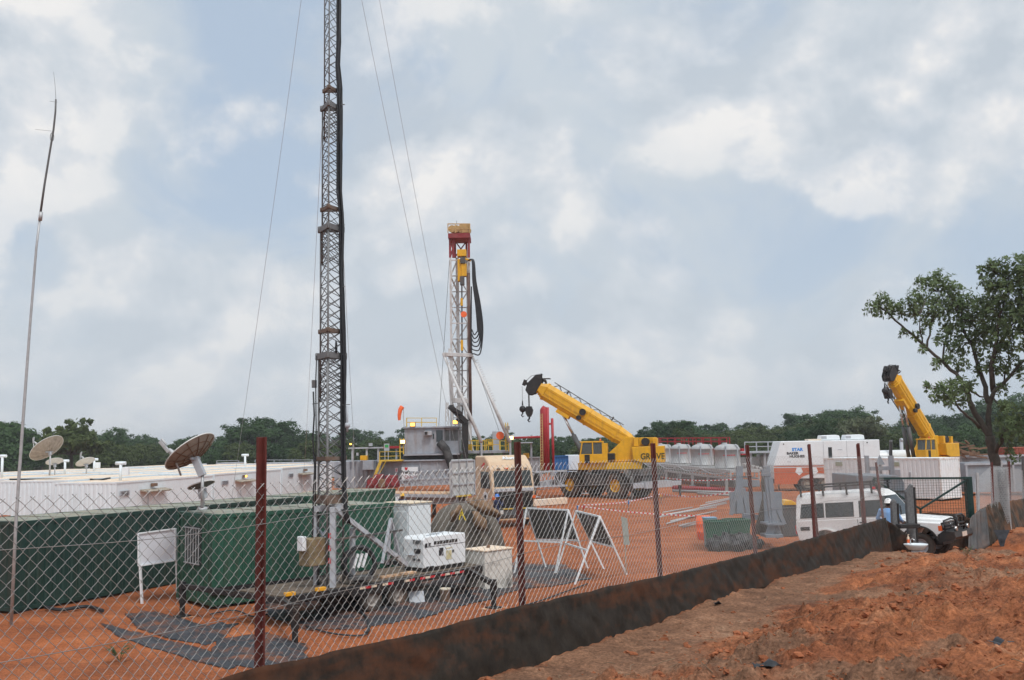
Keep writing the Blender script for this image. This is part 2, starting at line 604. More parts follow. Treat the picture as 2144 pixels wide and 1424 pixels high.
def dup(root, loc=None, rz=None, label=None, sc=None):
    """copy of a thing with copies of its parts and their sub-parts (shared mesh data)"""
    r = root.copy()
    COL.objects.link(r)
    if loc is not None:
        r.location = loc
    if rz is not None:
        r.rotation_euler = (0, 0, rz)
    if sc is not None:
        r.scale = sc if isinstance(sc, (tuple, list)) else (sc, sc, sc)
    if label:
        r['label'] = label
    for ch in list(root.children):
        c = ch.copy()
        COL.objects.link(c)
        c.parent = r
        for g in list(ch.children):
            d = g.copy()
            COL.objects.link(d)
            d.parent = c
    return r


def facing(x, y, z, rz, tilt=90):
    """matrix for lettering on an upright face: text runs along local +x turned by rz"""
    return Matrix.Translation((x, y, z)) @ Matrix.Rotation(rz, 4, 'Z') @ Matrix.Rotation(R(tilt), 4, 'X')


# ------------------------------------------------------------------ terrain
F0 = np.array([-2.15, 8.13])
FD = np.array([0.552, 0.834])
FN = np.array([0.834, -0.552])


def sstep(a, b, x):
    t = np.clip((x - a) / (b - a), 0, 1)
    return t * t * (3 - 2 * t)


def _hash(ix, iy, seed):
    h = (ix.astype(np.int64) * 374761393 + iy.astype(np.int64) * 668265263 + seed * 1442695041) & 0x7fffffff
    h = (h ^ (h >> 13)) * 1274126177 & 0x7fffffff
    h = h ^ (h >> 16)
    return (h & 0xffff) / 65535.0


def vnoise(x, y, seed=0):
    ix, iy = np.floor(x), np.floor(y)
    fx, fy = x - ix, y - iy
    fx = fx * fx * fx * (fx * (fx * 6 - 15) + 10)
    fy = fy * fy * fy * (fy * (fy * 6 - 15) + 10)
    a, b = _hash(ix, iy, seed), _hash(ix + 1, iy, seed)
    c, d = _hash(ix, iy + 1, seed), _hash(ix + 1, iy + 1, seed)
    return (a + (b - a) * fx + (c - a) * fy + (a - b - c + d) * fx * fy) * 2 - 1


def fbm(x, y, seed=0, oct=4, gain=0.5):
    s, a = 0, 1.0
    for o in range(oct):
        s = s + a * vnoise(x, y, seed + o * 17)
        x, y = x * 2.03 + 5.1, y * 2.03 - 3.7
        a *= gain
    return s


def terrain(x, y, fine=True):
    """ground height; inside the fence the pad is flat and lower, outside lies the spoil bank"""
    x = np.asarray(x, float)
    y = np.asarray(y, float)
    t = (x - F0[0]) * FD[0] + (y - F0[1]) * FD[1]
    s = (x - F0[0]) * FN[0] + (y - F0[1]) * FN[1]
    pad = -0.4 * (1 - sstep(-1.0, 5.0, x)) * (1 - sstep(42, 60, y))
    base = np.interp(t, [-14, 0, 4, 12, 20, 23.0, 26, 29, 36], [1.7, 1.62, 1.54, 1.39, 1.13, 0.56, 0.16, 0.11, 0.0])
    fade = 1 - sstep(15, 24, t)
    mound = sstep(1.0, 3.4, s) * 0.24 + sstep(3.2, 7.0, s) * 0.34
    mound = mound * fade
    width = 1.2 + 5.0 * (1 - sstep(8, 22, t))
    k = sstep(-1, 0, s / width)
    z = pad + (base - pad) * k + mound
    # bank on the right beyond the gate
    bank = sstep(15.6, 18.2, x - 0.0 * y) * sstep(26.5, 31.5, y) * (1 - sstep(40, 46, y)) * (1.0 + 0.25 * sstep(30, 38, y))
    z = z + bank * 0.42
    # land beyond rises slightly to the right
    z = z + sstep(120, 500, y) * sstep(40, 260, x) * 9.0
    out = k * (1 - 0.85 * sstep(24, 30, t) * (1 - bank))
    rough = 0.25 * (1 - out) + out
    strip = sstep(0.0, 0.4, s) * (1 - sstep(1.0, 2.2, s)) * fade
    near = 1 - sstep(60, 140, np.hypot(x, y))
    z = z + near * rough * (0.16 * fbm(x * 0.55, y * 0.55, 3, 3) * (1 - 0.6 * strip) + 0.03 * fbm(x * 1.7, y * 1.7, 9, 3)) * 0.8
    if fine:
        rid = 1 - np.abs(fbm(x * 2.1, y * 2.1, 21, 4, 0.55))
        clod = np.maximum(0, fbm(x * 3.3, y * 3.3, 31, 4, 0.6) - 0.12)
        sel = sstep(1.3, 2.4, s + 0.5 * fbm(x * 0.7, y * 0.7, 51, 2)) * fade + bank * 0.9 + sstep(20, 24, t) * 0.3
        sel = sel + 1.0 * sstep(-13, -10, s) * (1 - sstep(-2, -0.5, s)) * (1 - sstep(2.5, 5, t))
        sel = np.clip(sel, 0.0, 1.0)
        z = z + near * (sel * (0.065 * (rid - 0.6) + 0.11 * clod) + (0.15 + 0.25 * out) * 0.05 * fbm(x * 5, y * 5, 41, 3, 0.6))
        z = z + near * 0.16 * np.exp(-(((x - 10.75) / 0.9) ** 2 + ((y - 25.3) / 0.55) ** 2)) + near * 0.12 * np.exp(-(((x - 12.2) / 1.0) ** 2 + ((y - 26.0) / 0.5) ** 2))
        z = z + near * sel * 0.05 * np.maximum(0, fbm(x * 8.5, y * 8.5, 71, 3, 0.6) - 0.1)
        # trench at the near right
        tr = np.exp(-((s - 6.6 - 0.25 * np.sin(t * 0.8)) / 0.42) ** 2) * sstep(-1, 3, t) * (1 - sstep(12, 17, t))
        z = z - 0.38 * tr
    return z


def gz(x, y, fine=False):
    return float(terrain(np.array([x]), np.array([y]), fine)[0])


def on_ground(px, py, z=0.0):
    """where the line of sight through photo pixel (px,py) meets height z"""
    d = ray(px, py)
    k = (z - EYE) / d.z
    return Vector((0, 0, EYE)) + d * k

# ------------------------------------------------------------------ ground sheet
def make_ground():
    ang = np.concatenate([np.linspace(-180, -42, 36)[:-1], np.linspace(-42, 42, 560), np.linspace(42, 180, 36)[1:-1]])
    A = np.radians(ang)
    rad = [0.4]
    while rad[-1] < 3200:
        r = rad[-1]
        k = 1.12 if r < 4 else 1.0062 if r < 34 else 1.02 if r < 140 else 1.06
        rad.append(r * k)
    Rr = np.array(rad)
    na, nr = len(A), len(Rr)
    X = np.outer(Rr, np.sin(A))
    Y = np.outer(Rr, np.cos(A))
    Z = terrain(X, Y)
    vs = np.stack([X, Y, Z], -1).reshape(-1, 3)
    i, j = np.meshgrid(np.arange(nr - 1), np.arange(na), indexing='ij')
    j2 = (j + 1) % na
    q = np.stack([i * na + j, i * na + j2, (i + 1) * na + j2, (i + 1) * na + j], -1).reshape(-1, 4)
    q = q[:, ::-1]
    vs = np.vstack([vs, [[0, 0, float(terrain(np.array([0.0]), np.array([0.0]))[0])]]])
    c = len(vs) - 1
    tri = np.stack([np.full(na, c), (np.arange(na) + 1) % na, np.arange(na)], -1)[:, ::1]
    me = bpy.data.meshes.new('ground')
    nv = len(vs)
    me.vertices.add(nv)
    me.vertices.foreach_set('co', vs.astype(np.float32).ravel())
    loops = np.concatenate([q.ravel(), tri.ravel()])
    me.loops.add(len(loops))
    me.loops.foreach_set('vertex_index', loops.astype(np.int32))
    me.polygons.add(len(q) + len(tri))
    me.polygons.foreach_set('loop_start', np.concatenate([np.arange(len(q)) * 4, len(q) * 4 + np.arange(len(tri)) * 3]).astype(np.int32))
    me.polygons.foreach_set('use_smooth', np.ones(len(q) + len(tri), bool))
    me.update(calc_edges=True)
    # soil kinds: r = pale sandy strip, g = graded pad, b = grass
    x, y = vs[:, 0], vs[:, 1]
    t = (x - F0[0]) * FD[0] + (y - F0[1]) * FD[1]
    s = (x - F0[0]) * FN[0] + (y - F0[1]) * FN[1]
    wob = 0.5 * fbm(x * 0.6, y * 0.6, 61, 3)
    sand = sstep(0.05, 0.5, s) * (1 - sstep(1.0, 2.1, s + wob)) * (1 - sstep(21, 25, t)) * sstep(-3, 5, t + wob * 4)
    sand2 = np.clip(sstep(0.15, 0.7, fbm(x * 0.45, y * 0.45, 77, 4)), 0, 1) * sstep(0, 1, s) * 0.75
    pad = 1 - np.maximum(sstep(-4, -0.5, s + wob), sstep(-13, -10, s + 1.6 * wob) * (1 - sstep(2.5, 5, t + 0.5 * wob)) * 0.9)
    pad = np.maximum(pad, sstep(24, 30, t) * (x < 17.0))
    grass = sstep(125, 150, y + 12 * wob)
    lo = sstep(5.3, 6.6, s + wob) * (1 - sstep(14, 20, t)) * 0.7
    colr = np.stack([np.maximum(sand, sand2), pad, grass, 1 - lo], -1).astype(np.float32)
    ca = me.color_attributes.new('soil', 'FLOAT_COLOR', 'POINT')
    ca.data.foreach_set('color', colr.ravel())
    m = bpy.data.materials.new('red_soil')
    m.use_nodes = True
    tr = m.node_tree
    b = tr.nodes['Principled BSDF']
    at = tr.nodes.new('ShaderNodeVertexColor')
    at.layer_name = 'soil'
    sp = tr.nodes.new('ShaderNodeSeparateColor')
    tr.links.new(at.outputs[0], sp.inputs[0])
    co = tr.nodes.new('ShaderNodeTexCoord').outputs['Object']
    n0 = noise_tex(tr, co, 0.55, 6, 0.6, 0.3)
    n1 = noise_tex(tr, co, 3.0, 7, 0.65, 0.2)
    n2 = noise_tex(tr, co, 24, 6, 0.7)
    f = math_node(tr, 'ADD', math_node(tr, 'MULTIPLY', n0, 0.5), math_node(tr, 'MULTIPLY', n1, 0.5))
    heap = ramp(tr, f, [(0.34, (0.11, 0.048, 0.029)), (0.44, (0.25, 0.090, 0.044)), (0.56, (0.40, 0.150, 0.068)), (0.70, (0.46, 0.25, 0.15))], 'LINEAR')
    padc = ramp(tr, math_node(tr, 'ADD', math_node(tr, 'MULTIPLY', n0, 0.65), math_node(tr, 'MULTIPLY', n1, 0.35)),
                [(0.34, (0.225, 0.072, 0.032)), (0.52, (0.37, 0.117, 0.045)), (0.70, (0.49, 0.18, 0.078))], 'LINEAR')
    # shallow wheel ruts and puddle stains across the pad
    mpn = tr.nodes.new('ShaderNodeMapping')
    mpn.inputs['Scale'].default_value = (0.06, 0.55, 1)
    mpn.inputs['Rotation'].default_value = (0, 0, R(12))
    tr.links.new(co, mpn.inputs[0])
    rut = ramp(tr, noise_tex(tr, mpn.outputs[0], 1.6, 6, 0.65, 0.6), [(0.42, (0, 0, 0)), (0.62, (1, 1, 1))])
    padc = mixc(tr, math_node(tr, 'MULTIPLY', rut, 0.45), padc, (0.175, 0.068, 0.038))
    sandc = ramp(tr, f, [(0.35, (0.15, 0.085, 0.055)), (0.55, (0.28, 0.160, 0.10)), (0.70, (0.39, 0.25, 0.165))], 'LINEAR')
    grc = ramp(tr, f, [(0.35, (0.10, 0.10, 0.035)), (0.65, (0.19, 0.17, 0.07))], 'LINEAR')
    c = mixc(tr, sp.outputs[1], heap, padc)
    c = mixc(tr, math_node(tr, 'MULTIPLY', math_node(tr, 'SUBTRACT', 1.0, at.outputs[1]), 0.75), c, (0.105, 0.066, 0.043))
    sandk = ramp(tr, math_node(tr, 'ADD', sp.outputs[0], math_node(tr, 'MULTIPLY', math_node(tr, 'SUBTRACT', n1, 0.5), 0.8)), [(0.25, (0, 0, 0)), (0.65, (1, 1, 1))], 'LINEAR')
    c = mixc(tr, math_node(tr, 'MULTIPLY', sandk, 0.85), c, sandc)
    c = mixc(tr, sp.outputs[2], c, grc)
    damp = ramp(tr, noise_tex(tr, co, 1.3, 8, 0.7, 0.5), [(0.46, (0, 0, 0)), (0.60, (1, 1, 1))])
    c = mixc(tr, math_node(tr, 'MULTIPLY', math_node(tr, 'MULTIPLY', damp, math_node(tr, 'SUBTRACT', 1.0, sp.outputs[1])), 0.34), c, (0.105, 0.056, 0.036))
    c = mixc(tr, 0.65, c, ramp(tr, n2, [(0.33, (0.12, 0.12, 0.12)), (0.68, (0.88, 0.88, 0.88))], 'LINEAR'), 'OVERLAY')
    tr.links.new(c, b.inputs['Base Color'])
    b.inputs['Roughness'].default_value = 0.95
    b.inputs['Specular IOR Level'].default_value = 0.12
    hgt = math_node(tr, 'ADD', math_node(tr, 'MULTIPLY', noise_tex(tr, co, 9, 8, 0.7, 0.3), 1.0), math_node(tr, 'MULTIPLY', n2, 0.35))
    bn = tr.nodes.new('ShaderNodeBump')
    bn.inputs['Strength'].default_value = 1.0
    bn.inputs['Distance'].default_value = 0.06
    tr.links.new(hgt, bn.inputs['Height'])
    tr.links.new(bn.outputs[0], b.inputs['Normal'])
    me.materials.append(m)
    MATS['red_soil'] = m
    o = bpy.data.objects.new('ground', me)
    COL.objects.link(o)
    o['kind'] = 'structure'
    return o


make_ground()


def make_clods():
    """loose lumps of soil on the spoil bank"""
    mb = MB()
    n = 0
    protos = []
    for k in range(6):
        p = MB()
        p.ball((0, 0, 0), 1, 6, (1, random.uniform(0.7, 1), random.uniform(0.5, 0.8)), 0.95, k * 2.7)
        protos.append(p)
    while n < 5200:
        t = random.uniform(-2, 24)
        s = abs(random.gauss(0, 1)) * 3.0 + random.uniform(0.2, 4.5)
        if s > 9:
            continue
        x, y = F0[0] + FD[0] * t + FN[0] * s, F0[1] + FD[1] * t + FN[1] * s
        if y < 5 or abs(x / y) > 0.75:
            continue
        if fbm(np.array([x * 0.8]), np.array([y * 0.8]), 5, 2)[0] < random.uniform(-0.5, 0.5):
            continue
        r = min(0.075, random.paretovariate(2.1) * 0.011)
        z = gz(x, y, True)
        p = random.choice(protos)
        a = random.uniform(0, 6.28)
        mb.M = Matrix.Translation((x, y, z + r * 0.12)) @ Matrix.Rotation(a, 4, 'Z') @ Matrix.Diagonal((r, r, r, 1))
        mb.add(p.v, p.f, False)
        n += 1
    for _ in range(260):          # lumps pushed up round the gate bank
        x, y = random.uniform(16.5, 24), random.uniform(27, 42)
        r = min(0.11, random.paretovariate(2.2) * 0.022)
        p = random.choice(protos)
        mb.M = Matrix.Translation((x, y, gz(x, y, True))) @ Matrix.Rotation(random.uniform(0, 6), 4, 'Z') @ Matrix.Diagonal((r, r, r, 1))
        mb.add(p.v, p.f, False)
    m = mat('soil_clods', (0.27, 0.098, 0.048), 0.95, var=0.45, vscale=1.1, bump=0.7, bscale=40, spec=0.1)
    o = mb.build('loose_soil', m, fixn=False)
    o['kind'] = 'stuff'


make_clods()


def make_litter():
    """dry twigs and stalks lying about on the spoil bank"""
    mb = MB()
    for _ in range(420):
        t, s = random.uniform(-2, 22), random.uniform(0.4, 7.5)
        x, y = F0[0] + FD[0] * t + FN[0] * s, F0[1] + FD[1] * t + FN[1] * s
        a = random.uniform(0, 3.14)
        L = random.uniform(0.06, 0.32)
        dx, dy = math.cos(a) * L, math.sin(a) * L
        p = Vector((x, y, gz(x, y, True) + 0.012))
        q = Vector((x + dx, y + dy, gz(x + dx, y + dy, True) + 0.012 + random.choice((0, 0, 0.04))))
        m = (p + q) / 2 + Vector((random.uniform(-.03, .03), random.uniform(-.03, .03), 0.015))
        mb.tube([p, m, q], random.uniform(0.002, 0.005), 4)
    o = mb.build('dry_twigs', mat('dry_stalks', (0.20, 0.135, 0.085), 0.9, var=0.4), fixn=False)
    o['kind'] = 'stuff'


make_litter()


# ------------------------------------------------------------------ wire fence along the spoil bank
def fpt(k, z, s=0.0):
    t = 4.0 * k
    return Vector((F0[0] + FD[0] * t + FN[0] * s, F0[1] + FD[1] * t + FN[1] * s, z))


K_POST = [-1, 0, 1, 1.95, 3, 4, 5]
MESH_TOP = lambda k: float(np.interp(k, [-2, 0, 1, 2, 3, 4, 5, 6], [3.70, 3.70, 3.755, 3.735, 3.67, 3.60, 3.50, 3.38]))
POST_TOP = lambda k: float(np.interp(k, [-2, 0, 1, 2, 3, 4, 5, 6], [4.12, 4.10, 4.025, 3.97, 3.90, 3.86, 3.83, 3.4]))
LIN_TOP = lambda k: float(np.interp(k, [-2, -0.6, 0, 0.5, 1, 2, 3, 4, 5, 5.8], [2.12, 2.17, 2.235, 2.155, 2.145, 2.01, 1.93, 1.88, 1.83, 1.80]))
fence = thing('chain_link_fence', 'long chain link fence with red steel posts above the black liner', 'fence', tuple(fpt(0, gz(*fpt(0, 0)[:2]))))
FI = inv(fence)
LEAN = {0: 0.0, 1: -0.035, 1.95: -0.06, 3: -0.10, 4: -0.12, 5: -0.05}
for k in K_POST:
    mb = MB(FI)
    b = fpt(k, 0)
    zb = gz(b.x, b.y) - 0.3
    top = POST_TOP(k)
    ln = LEAN.get(k, 0)
    a = fpt(k, zb)
    q = a + Vector((ln, 0, top - zb))
    # rolled angle section: two flanges at right angles
    mb.bar(a, q, 0.066, 0.02, up=FN.tolist() + [0])
    off = Vector((FN[0], FN[1], 0)) * 0.022 + Vector((FD[0], FD[1], 0)) * 0.026
    mb.bar(a + off, q + off, 0.016, 0.052, up=FN.tolist() + [0])
    mb.build('post', M_post, fence, bev=0.003)
# leaning strut and short end post by the gate
for (x0, y0, x1, y1, Y, w) in ((1706, 1135, 1694, 930, 21.0, 0.06), (1815, 1120, 1797, 928, 25.2, 0.06), (1853, 1100, 1834, 968, 27.3, 0.06)):
    mb = MB(FI)
    mb.bar(P(x0, y0, Y) - Vector((0, 0, 0.4)), P(x1, y1, Y), w, 0.05)
    mb.build('brace_post', M_post, fence, bev=0.003)


def chain_link(mb, kA, kB, ptfun, topfun, pitch=0.1, length=None, bottom=lambda k: 1.2, r=0.0026, seed=0):
    L = length
    n = int(L / pitch * 2)
    for i in range(n):
        u0 = i / n
        zt = topfun(kA + (kB - kA) * u0)
        zb = bottom(kA + (kB - kA) * u0)
        m = int((zt - zb) / (pitch / 2))
        pts = []
        for j in range(m + 1):
            # neighbouring wires hook into each other: each zigzags over one full pitch
            u = (i + (0.5 if (j + i) % 2 else -0.5) * 1.06 + 0.5) / n
            k = kA + (kB - kA) * u
            z = topfun(k) - j * pitch / 2
            wob = 0.02 * mnoise.noise(Vector((k * 3.1, z * 1.3, seed)))
            p = ptfun(k, z + 0.012 * mnoise.noise(Vector((k * 5, z * 2, 9 + seed))), wob + (0.0035 if (j + i) % 2 else -0.0035))
            pts.append(p)
        # twisted barbs at the top
        d = pts[0] - pts[1]
        pts.insert(0, pts[0] + d * 0.22)
        mb.tube(pts, r, 4, caps=False)


for (kA, kB) in ((-1, 0), (0, 1), (1, 2), (2, 3), (3, 4), (4, 5), (5, 5.6)):
    mb = MB(FI)
    chain_link(mb, kA, kB, lambda k, z, s: fpt(k, z, 0.04 + s), MESH_TOP, 0.1, 4.0 * (kB - kA), lambda k: LIN_TOP(k) - 0.35, 0.0030 if kA < 1 else 0.0024 if kA < 2 else 0.0019 if kA < 3 else 0.0015)
    mb.build('wire_mesh', M_wire, fence, fixn=False)
for (dz, nm) in ((-0.32, 0), (-1.03, 1), (-0.02, 2)):
    if nm == 2:
        continue
    mb = MB(FI)
    pts = []
    for i in range(0, 66):
        k = -1 + 6.6 * i / 65
        pts.append(fpt(k, MESH_TOP(k) + dz + 0.02 * math.sin(k * 6.28) + 0.015 * mnoise.noise(Vector((k * 2, dz, 0))), 0.055))
    mb.tube(pts, 0.0032, 5)
    mb.build('straining_wire', M_wire, fence)

# ------------------------------------------------------------------ black liner along the foot of the fence


def curtain(name, pts_top, pts_bot, m, label, cat, nseg=24, fold=0.05, seed=0, solid=0.006, parent=None, group=None, rag=0.03, vert=False):
    """hanging sheet between two polylines (same length), with folds and a ragged top edge"""
    mb = MB()
    nu = (len(pts_top) - 1) * nseg
    rows = 14

    def lerp(pl, u):
        f = u * (len(pl) - 1)
        i = min(int(f), len(pl) - 2)
        return Vector(pl[i]).lerp(Vector(pl[i + 1]), f - i)
    for i in range(nu + 1):
        u = i / nu
        a, b = lerp(pts_top, u), lerp(pts_bot, u)
        L = u * sum((Vector(pts_top[j + 1]) - Vector(pts_top[j])).length for j in range(len(pts_top) - 1))
        tan = lerp(pts_top, min(1, u + 0.01)) - lerp(pts_top, max(0, u - 0.01))
        nrm = Vector((tan.y, -tan.x, 0))
        if nrm.length > 0:
            nrm.normalize()
        a = a + Vector((0, 0, rag * (mnoise.noise(Vector((L * 1.3, seed, 0))) * 1.6 + mnoise.noise(Vector((L * 6, seed, 3))))))
        for j in range(rows + 1):
            v = j / rows
            p = a.lerp(b, v)
            f = mnoise.noise(Vector((L * 1.6 + v * 1.5, v * 0.9, seed))) + 0.55 * mnoise.noise(Vector((L * 4.2 - v * 2.2, v * 2.0, seed + 5))) + 0.3 * mnoise.noise(Vector((L * 9, v * 5.0, seed + 8)))
            if vert:
                f = mnoise.noise(Vector((L * 3.1, v * 0.5, seed))) + 0.7 * mnoise.noise(Vector((L * 7.5, v * 0.8, seed + 5))) + 0.25 * mnoise.noise(Vector((L * 9, v * 5.0, seed + 8)))
            env = 0.25 + 0.75 * math.sin(math.pi * min(1, v * 0.9 + 0.08))
            mb.v.append(p + nrm * (fold * f * env))
    for i in range(nu):
        for j in range(rows):
            q = i * (rows + 1) + j
            mb.f.append((q, q + 1, q + rows + 2, q + rows + 1))
            mb.sm.append(True)
            mb.mi.append(0)
    o = mb.build(name, m, parent, solid=solid, fixn=False)
    if label:
        tag(o, label, cat, group)
    return o


ks = [-1.2, -0.6, 0, 0.5, 1, 1.5, 2, 2.5, 3, 3.5, 4, 4.5, 5, 5.3, 5.52]
tops, bots = [], []
for k in ks:
    p = fpt(k, LIN_TOP(k), 0.10)
    tops.append(p)
    q = fpt(k, 0, 0.26)
    q.z = gz(q.x, q.y) - 0.06
    bots.append(q)
curtain('plastic_liner', tops, bots, M_liner, 'black plastic liner hung along the foot of the long fence, stained with red soil', 'liner', 30, 0.05, 3, rag=0.014)
# the loose end of the liner swings round the last post towards the gate
a = fpt(5.75, LIN_TOP(5.75), 0.10)
tl = [P(1849, 1087, 27.6), P(1866, 1095, 27.4), P(1884, 1108, 27.2), P(1902, 1121, 27.0), P(1912, 1128, 26.9)]
bl = [Vector((p.x, p.y - 0.05, gz(p.x, p.y) - 0.1)) for p in tl]
curtain('liner_end', tl, bl, M_liner, 'loose dark liner end sagging beside the white hand basin', 'liner', 16, 0.12, 11)

# ------------------------------------------------------------------ plastic sheets lying on the pad


def ground_sheet(name, outline_px, m, label, cat, z0=-0.4, n=84, wr=0.05, seed=0, lift=0.012, group=None):
    """sheet lying on the ground inside a closed outline (photo pixels turned into ground points)"""
    poly = []
    for (px, py) in outline_px:
        zz = z0
        for _ in range(6):
            p = on_ground(px, py, zz)
            zz = gz(p.x, p.y)
        poly.append((p.x, p.y))
    xs, ys = [p[0] for p in poly], [p[1] for p in poly]
    x0, x1, y0, y1 = min(xs), max(xs), min(ys), max(ys)

    def inside(x, y):
        c = False
        for i in range(len(poly)):
            (ax, ay), (bx_, by) = poly[i], poly[i - 1]
            if (ay > y) != (by > y) and x < (bx_ - ax) * (y - ay) / (by - ay) + ax:
                c = not c
        return c
    mb = MB()
    idx = {}
    GX, GY_ = np.meshgrid(np.linspace(x0, x1, n + 1), np.linspace(y0, y1, n + 1), indexing='ij')
    GZ = terrain(GX, GY_)
    for i in range(n + 1):
        for j in range(n + 1):
            x, y = x0 + (x1 - x0) * i / n, y0 + (y1 - y0) * j / n
            w_ = max(0, mnoise.noise(Vector((x * 1.1, y * 1.1, seed))) + .1) * wr * 3.2 + abs(mnoise.noise(Vector((x * 3 + y, y * 1.4, seed + 4)))) * wr * 0.8
            e = 9.0
            for q_ in range(len(poly)):
                (ax, ay), (cx, cy) = poly[q_], poly[q_ - 1]
                L2 = (cx - ax) ** 2 + (cy - ay) ** 2
                f = max(0, min(1, ((x - ax) * (cx - ax) + (y - ay) * (cy - ay)) / max(L2, 1e-9)))
                e = min(e, math.hypot(x - ax - f * (cx - ax), y - ay - f * (cy - ay)))
            idx[i, j] = len(mb.v)
            mb.v.append(Vector((x, y, float(GZ[i, j]) + lift + w_ * min(1.0, e / 0.45))))
    for i in range(n):
        for j in range(n):
            xc, yc = x0 + (x1 - x0) * (i + .5) / n, y0 + (y1 - y0) * (j + .5) / n
            jx = 0.10 * mnoise.noise(Vector((xc * 2, yc * 2, 7)))
            if inside(xc + jx, yc - jx):
                mb.f.append((idx[i, j], idx[i + 1, j], idx[i + 1, j + 1], idx[i, j + 1]))
                mb.sm.append(True)
                mb.mi.append(0)
    o = mb.build(name, m, solid=0.006, fixn=False)
    return tag(o, label, cat, group)


ground_sheet('ground_sheet', [(545, 1238), (700, 1225), (960, 1180), (1085, 1180), (1180, 1183), (1240, 1212), (1180, 1225), (1085, 1236), (1000, 1262), (900, 1290), (760, 1318), (640, 1320), (560, 1290)],
             M_sheet, 'large grey black ground sheet under the mast trailer', 'ground sheet', wr=0.045, seed=2)
ground_sheet('ground_sheet', [(262, 1285), (330, 1282), (440, 1312), (500, 1305), (470, 1335), (430, 1352), (360, 1340), (290, 1318)],
             M_sheet, 'crumpled dark ground sheet near the white sign board', 'ground sheet', wr=0.13, seed=5)
ground_sheet('ground_sheet', [(455, 1340), (560, 1325), (640, 1352), (640, 1392), (560, 1405), (500, 1395), (440, 1372)],
             M_sheet, 'dark ground sheet at the foot of the nearest red post', 'ground sheet', wr=0.07, seed=8)
ground_sheet('ground_sheet', [(210, 1305), (290, 1325), (430, 1362), (520, 1392), (480, 1402), (380, 1376), (250, 1335)],
             M_sheet, 'narrow muddy strip of ground sheet in the red soil', 'ground sheet', wr=0.04, seed=9)

# ------------------------------------------------------------------ weeds
def weed(x, y, h, n, label, seed):
    rnd = random.Random(seed)
    z = gz(x, y, True)
    t = thing('weed', label, 'weed', (x, y, z))
    st, lf = MB(), MB()
    for i in range(n):
        a = rnd.uniform(0, 6.28)
        L = h * rnd.uniform(0.5, 1.0)
        tip = Vector((math.cos(a) * L * 0.6, math.sin(a) * L * 0.6, L * 0.8))
        st.tube([(0, 0, -0.02), tip * 0.5 + Vector((0, 0, L * 0.12)), tip], 0.003, 4)
        for k in range(4):
            c = tip * (0.4 + 0.2 * k)
            d = Vector((math.cos(a + rnd.uniform(-1.5, 1.5)), math.sin(a + rnd.uniform(-1.5, 1.5)), 0.3)) * h * 0.28
            sdv = d.cross(Vector((0, 0, 1))).normalized() * h * 0.06
            lf.quad(c, c + d * 0.5 + sdv, c + d, c + d * 0.5 - sdv)
    st.build('stem', M_leafN, t, fixn=False)
    lf.build('foliage', M_leafN, t, fixn=False)
    return t


pz = on_ground(250, 1385, 0.0)
for _ in range(6):
    pz = on_ground(250, 1385, gz(pz.x, pz.y))
weed(pz.x, pz.y, 0.50, 14, 'green weed sprouting in red soil before the dark green container', 3)
pz = on_ground(1690, 1225, 0.9)
weed(pz.x, pz.y, 0.16, 7, 'tiny green weed on the sandy strip by the liner', 4)
pz = on_ground(2030, 1240, 1.0)
weed(pz.x, pz.y, 0.2, 7, 'small green weed on the spoil heap near the trench', 5)


# ------------------------------------------------------------------ woods behind the site
def leaf_blob(mb, c, r, n, size, rnd, flat=0.75, shell=0.5, aspect=0.6):
    for _ in range(n):
        d = Vector((rnd.gauss(0, 1), rnd.gauss(0, 1), rnd.gauss(0, 1)))
        d.normalize()
        rr = r * (shell + (1 - shell) * rnd.random()) * (0.8 + 0.4 * rnd.random())
        p = Vector(c) + Vector((d.x * rr, d.y * rr, d.z * rr * flat))
        nrm = (d + Vector((rnd.uniform(-.7, .7), rnd.uniform(-.7, .7), rnd.uniform(-.2, 0.9)))).normalized()
        a = nrm.cross(Vector((rnd.uniform(-1, 1), rnd.uniform(-1, 1), rnd.uniform(-1, 1))))
        if a.length < 1e-3:
            continue
        a.normalize()
        b = nrm.cross(a)
        s = size * rnd.uniform(0.6, 1.3)
        mb.quad(p - a * s, p - b * s * aspect, p + a * s, p + b * s * aspect)


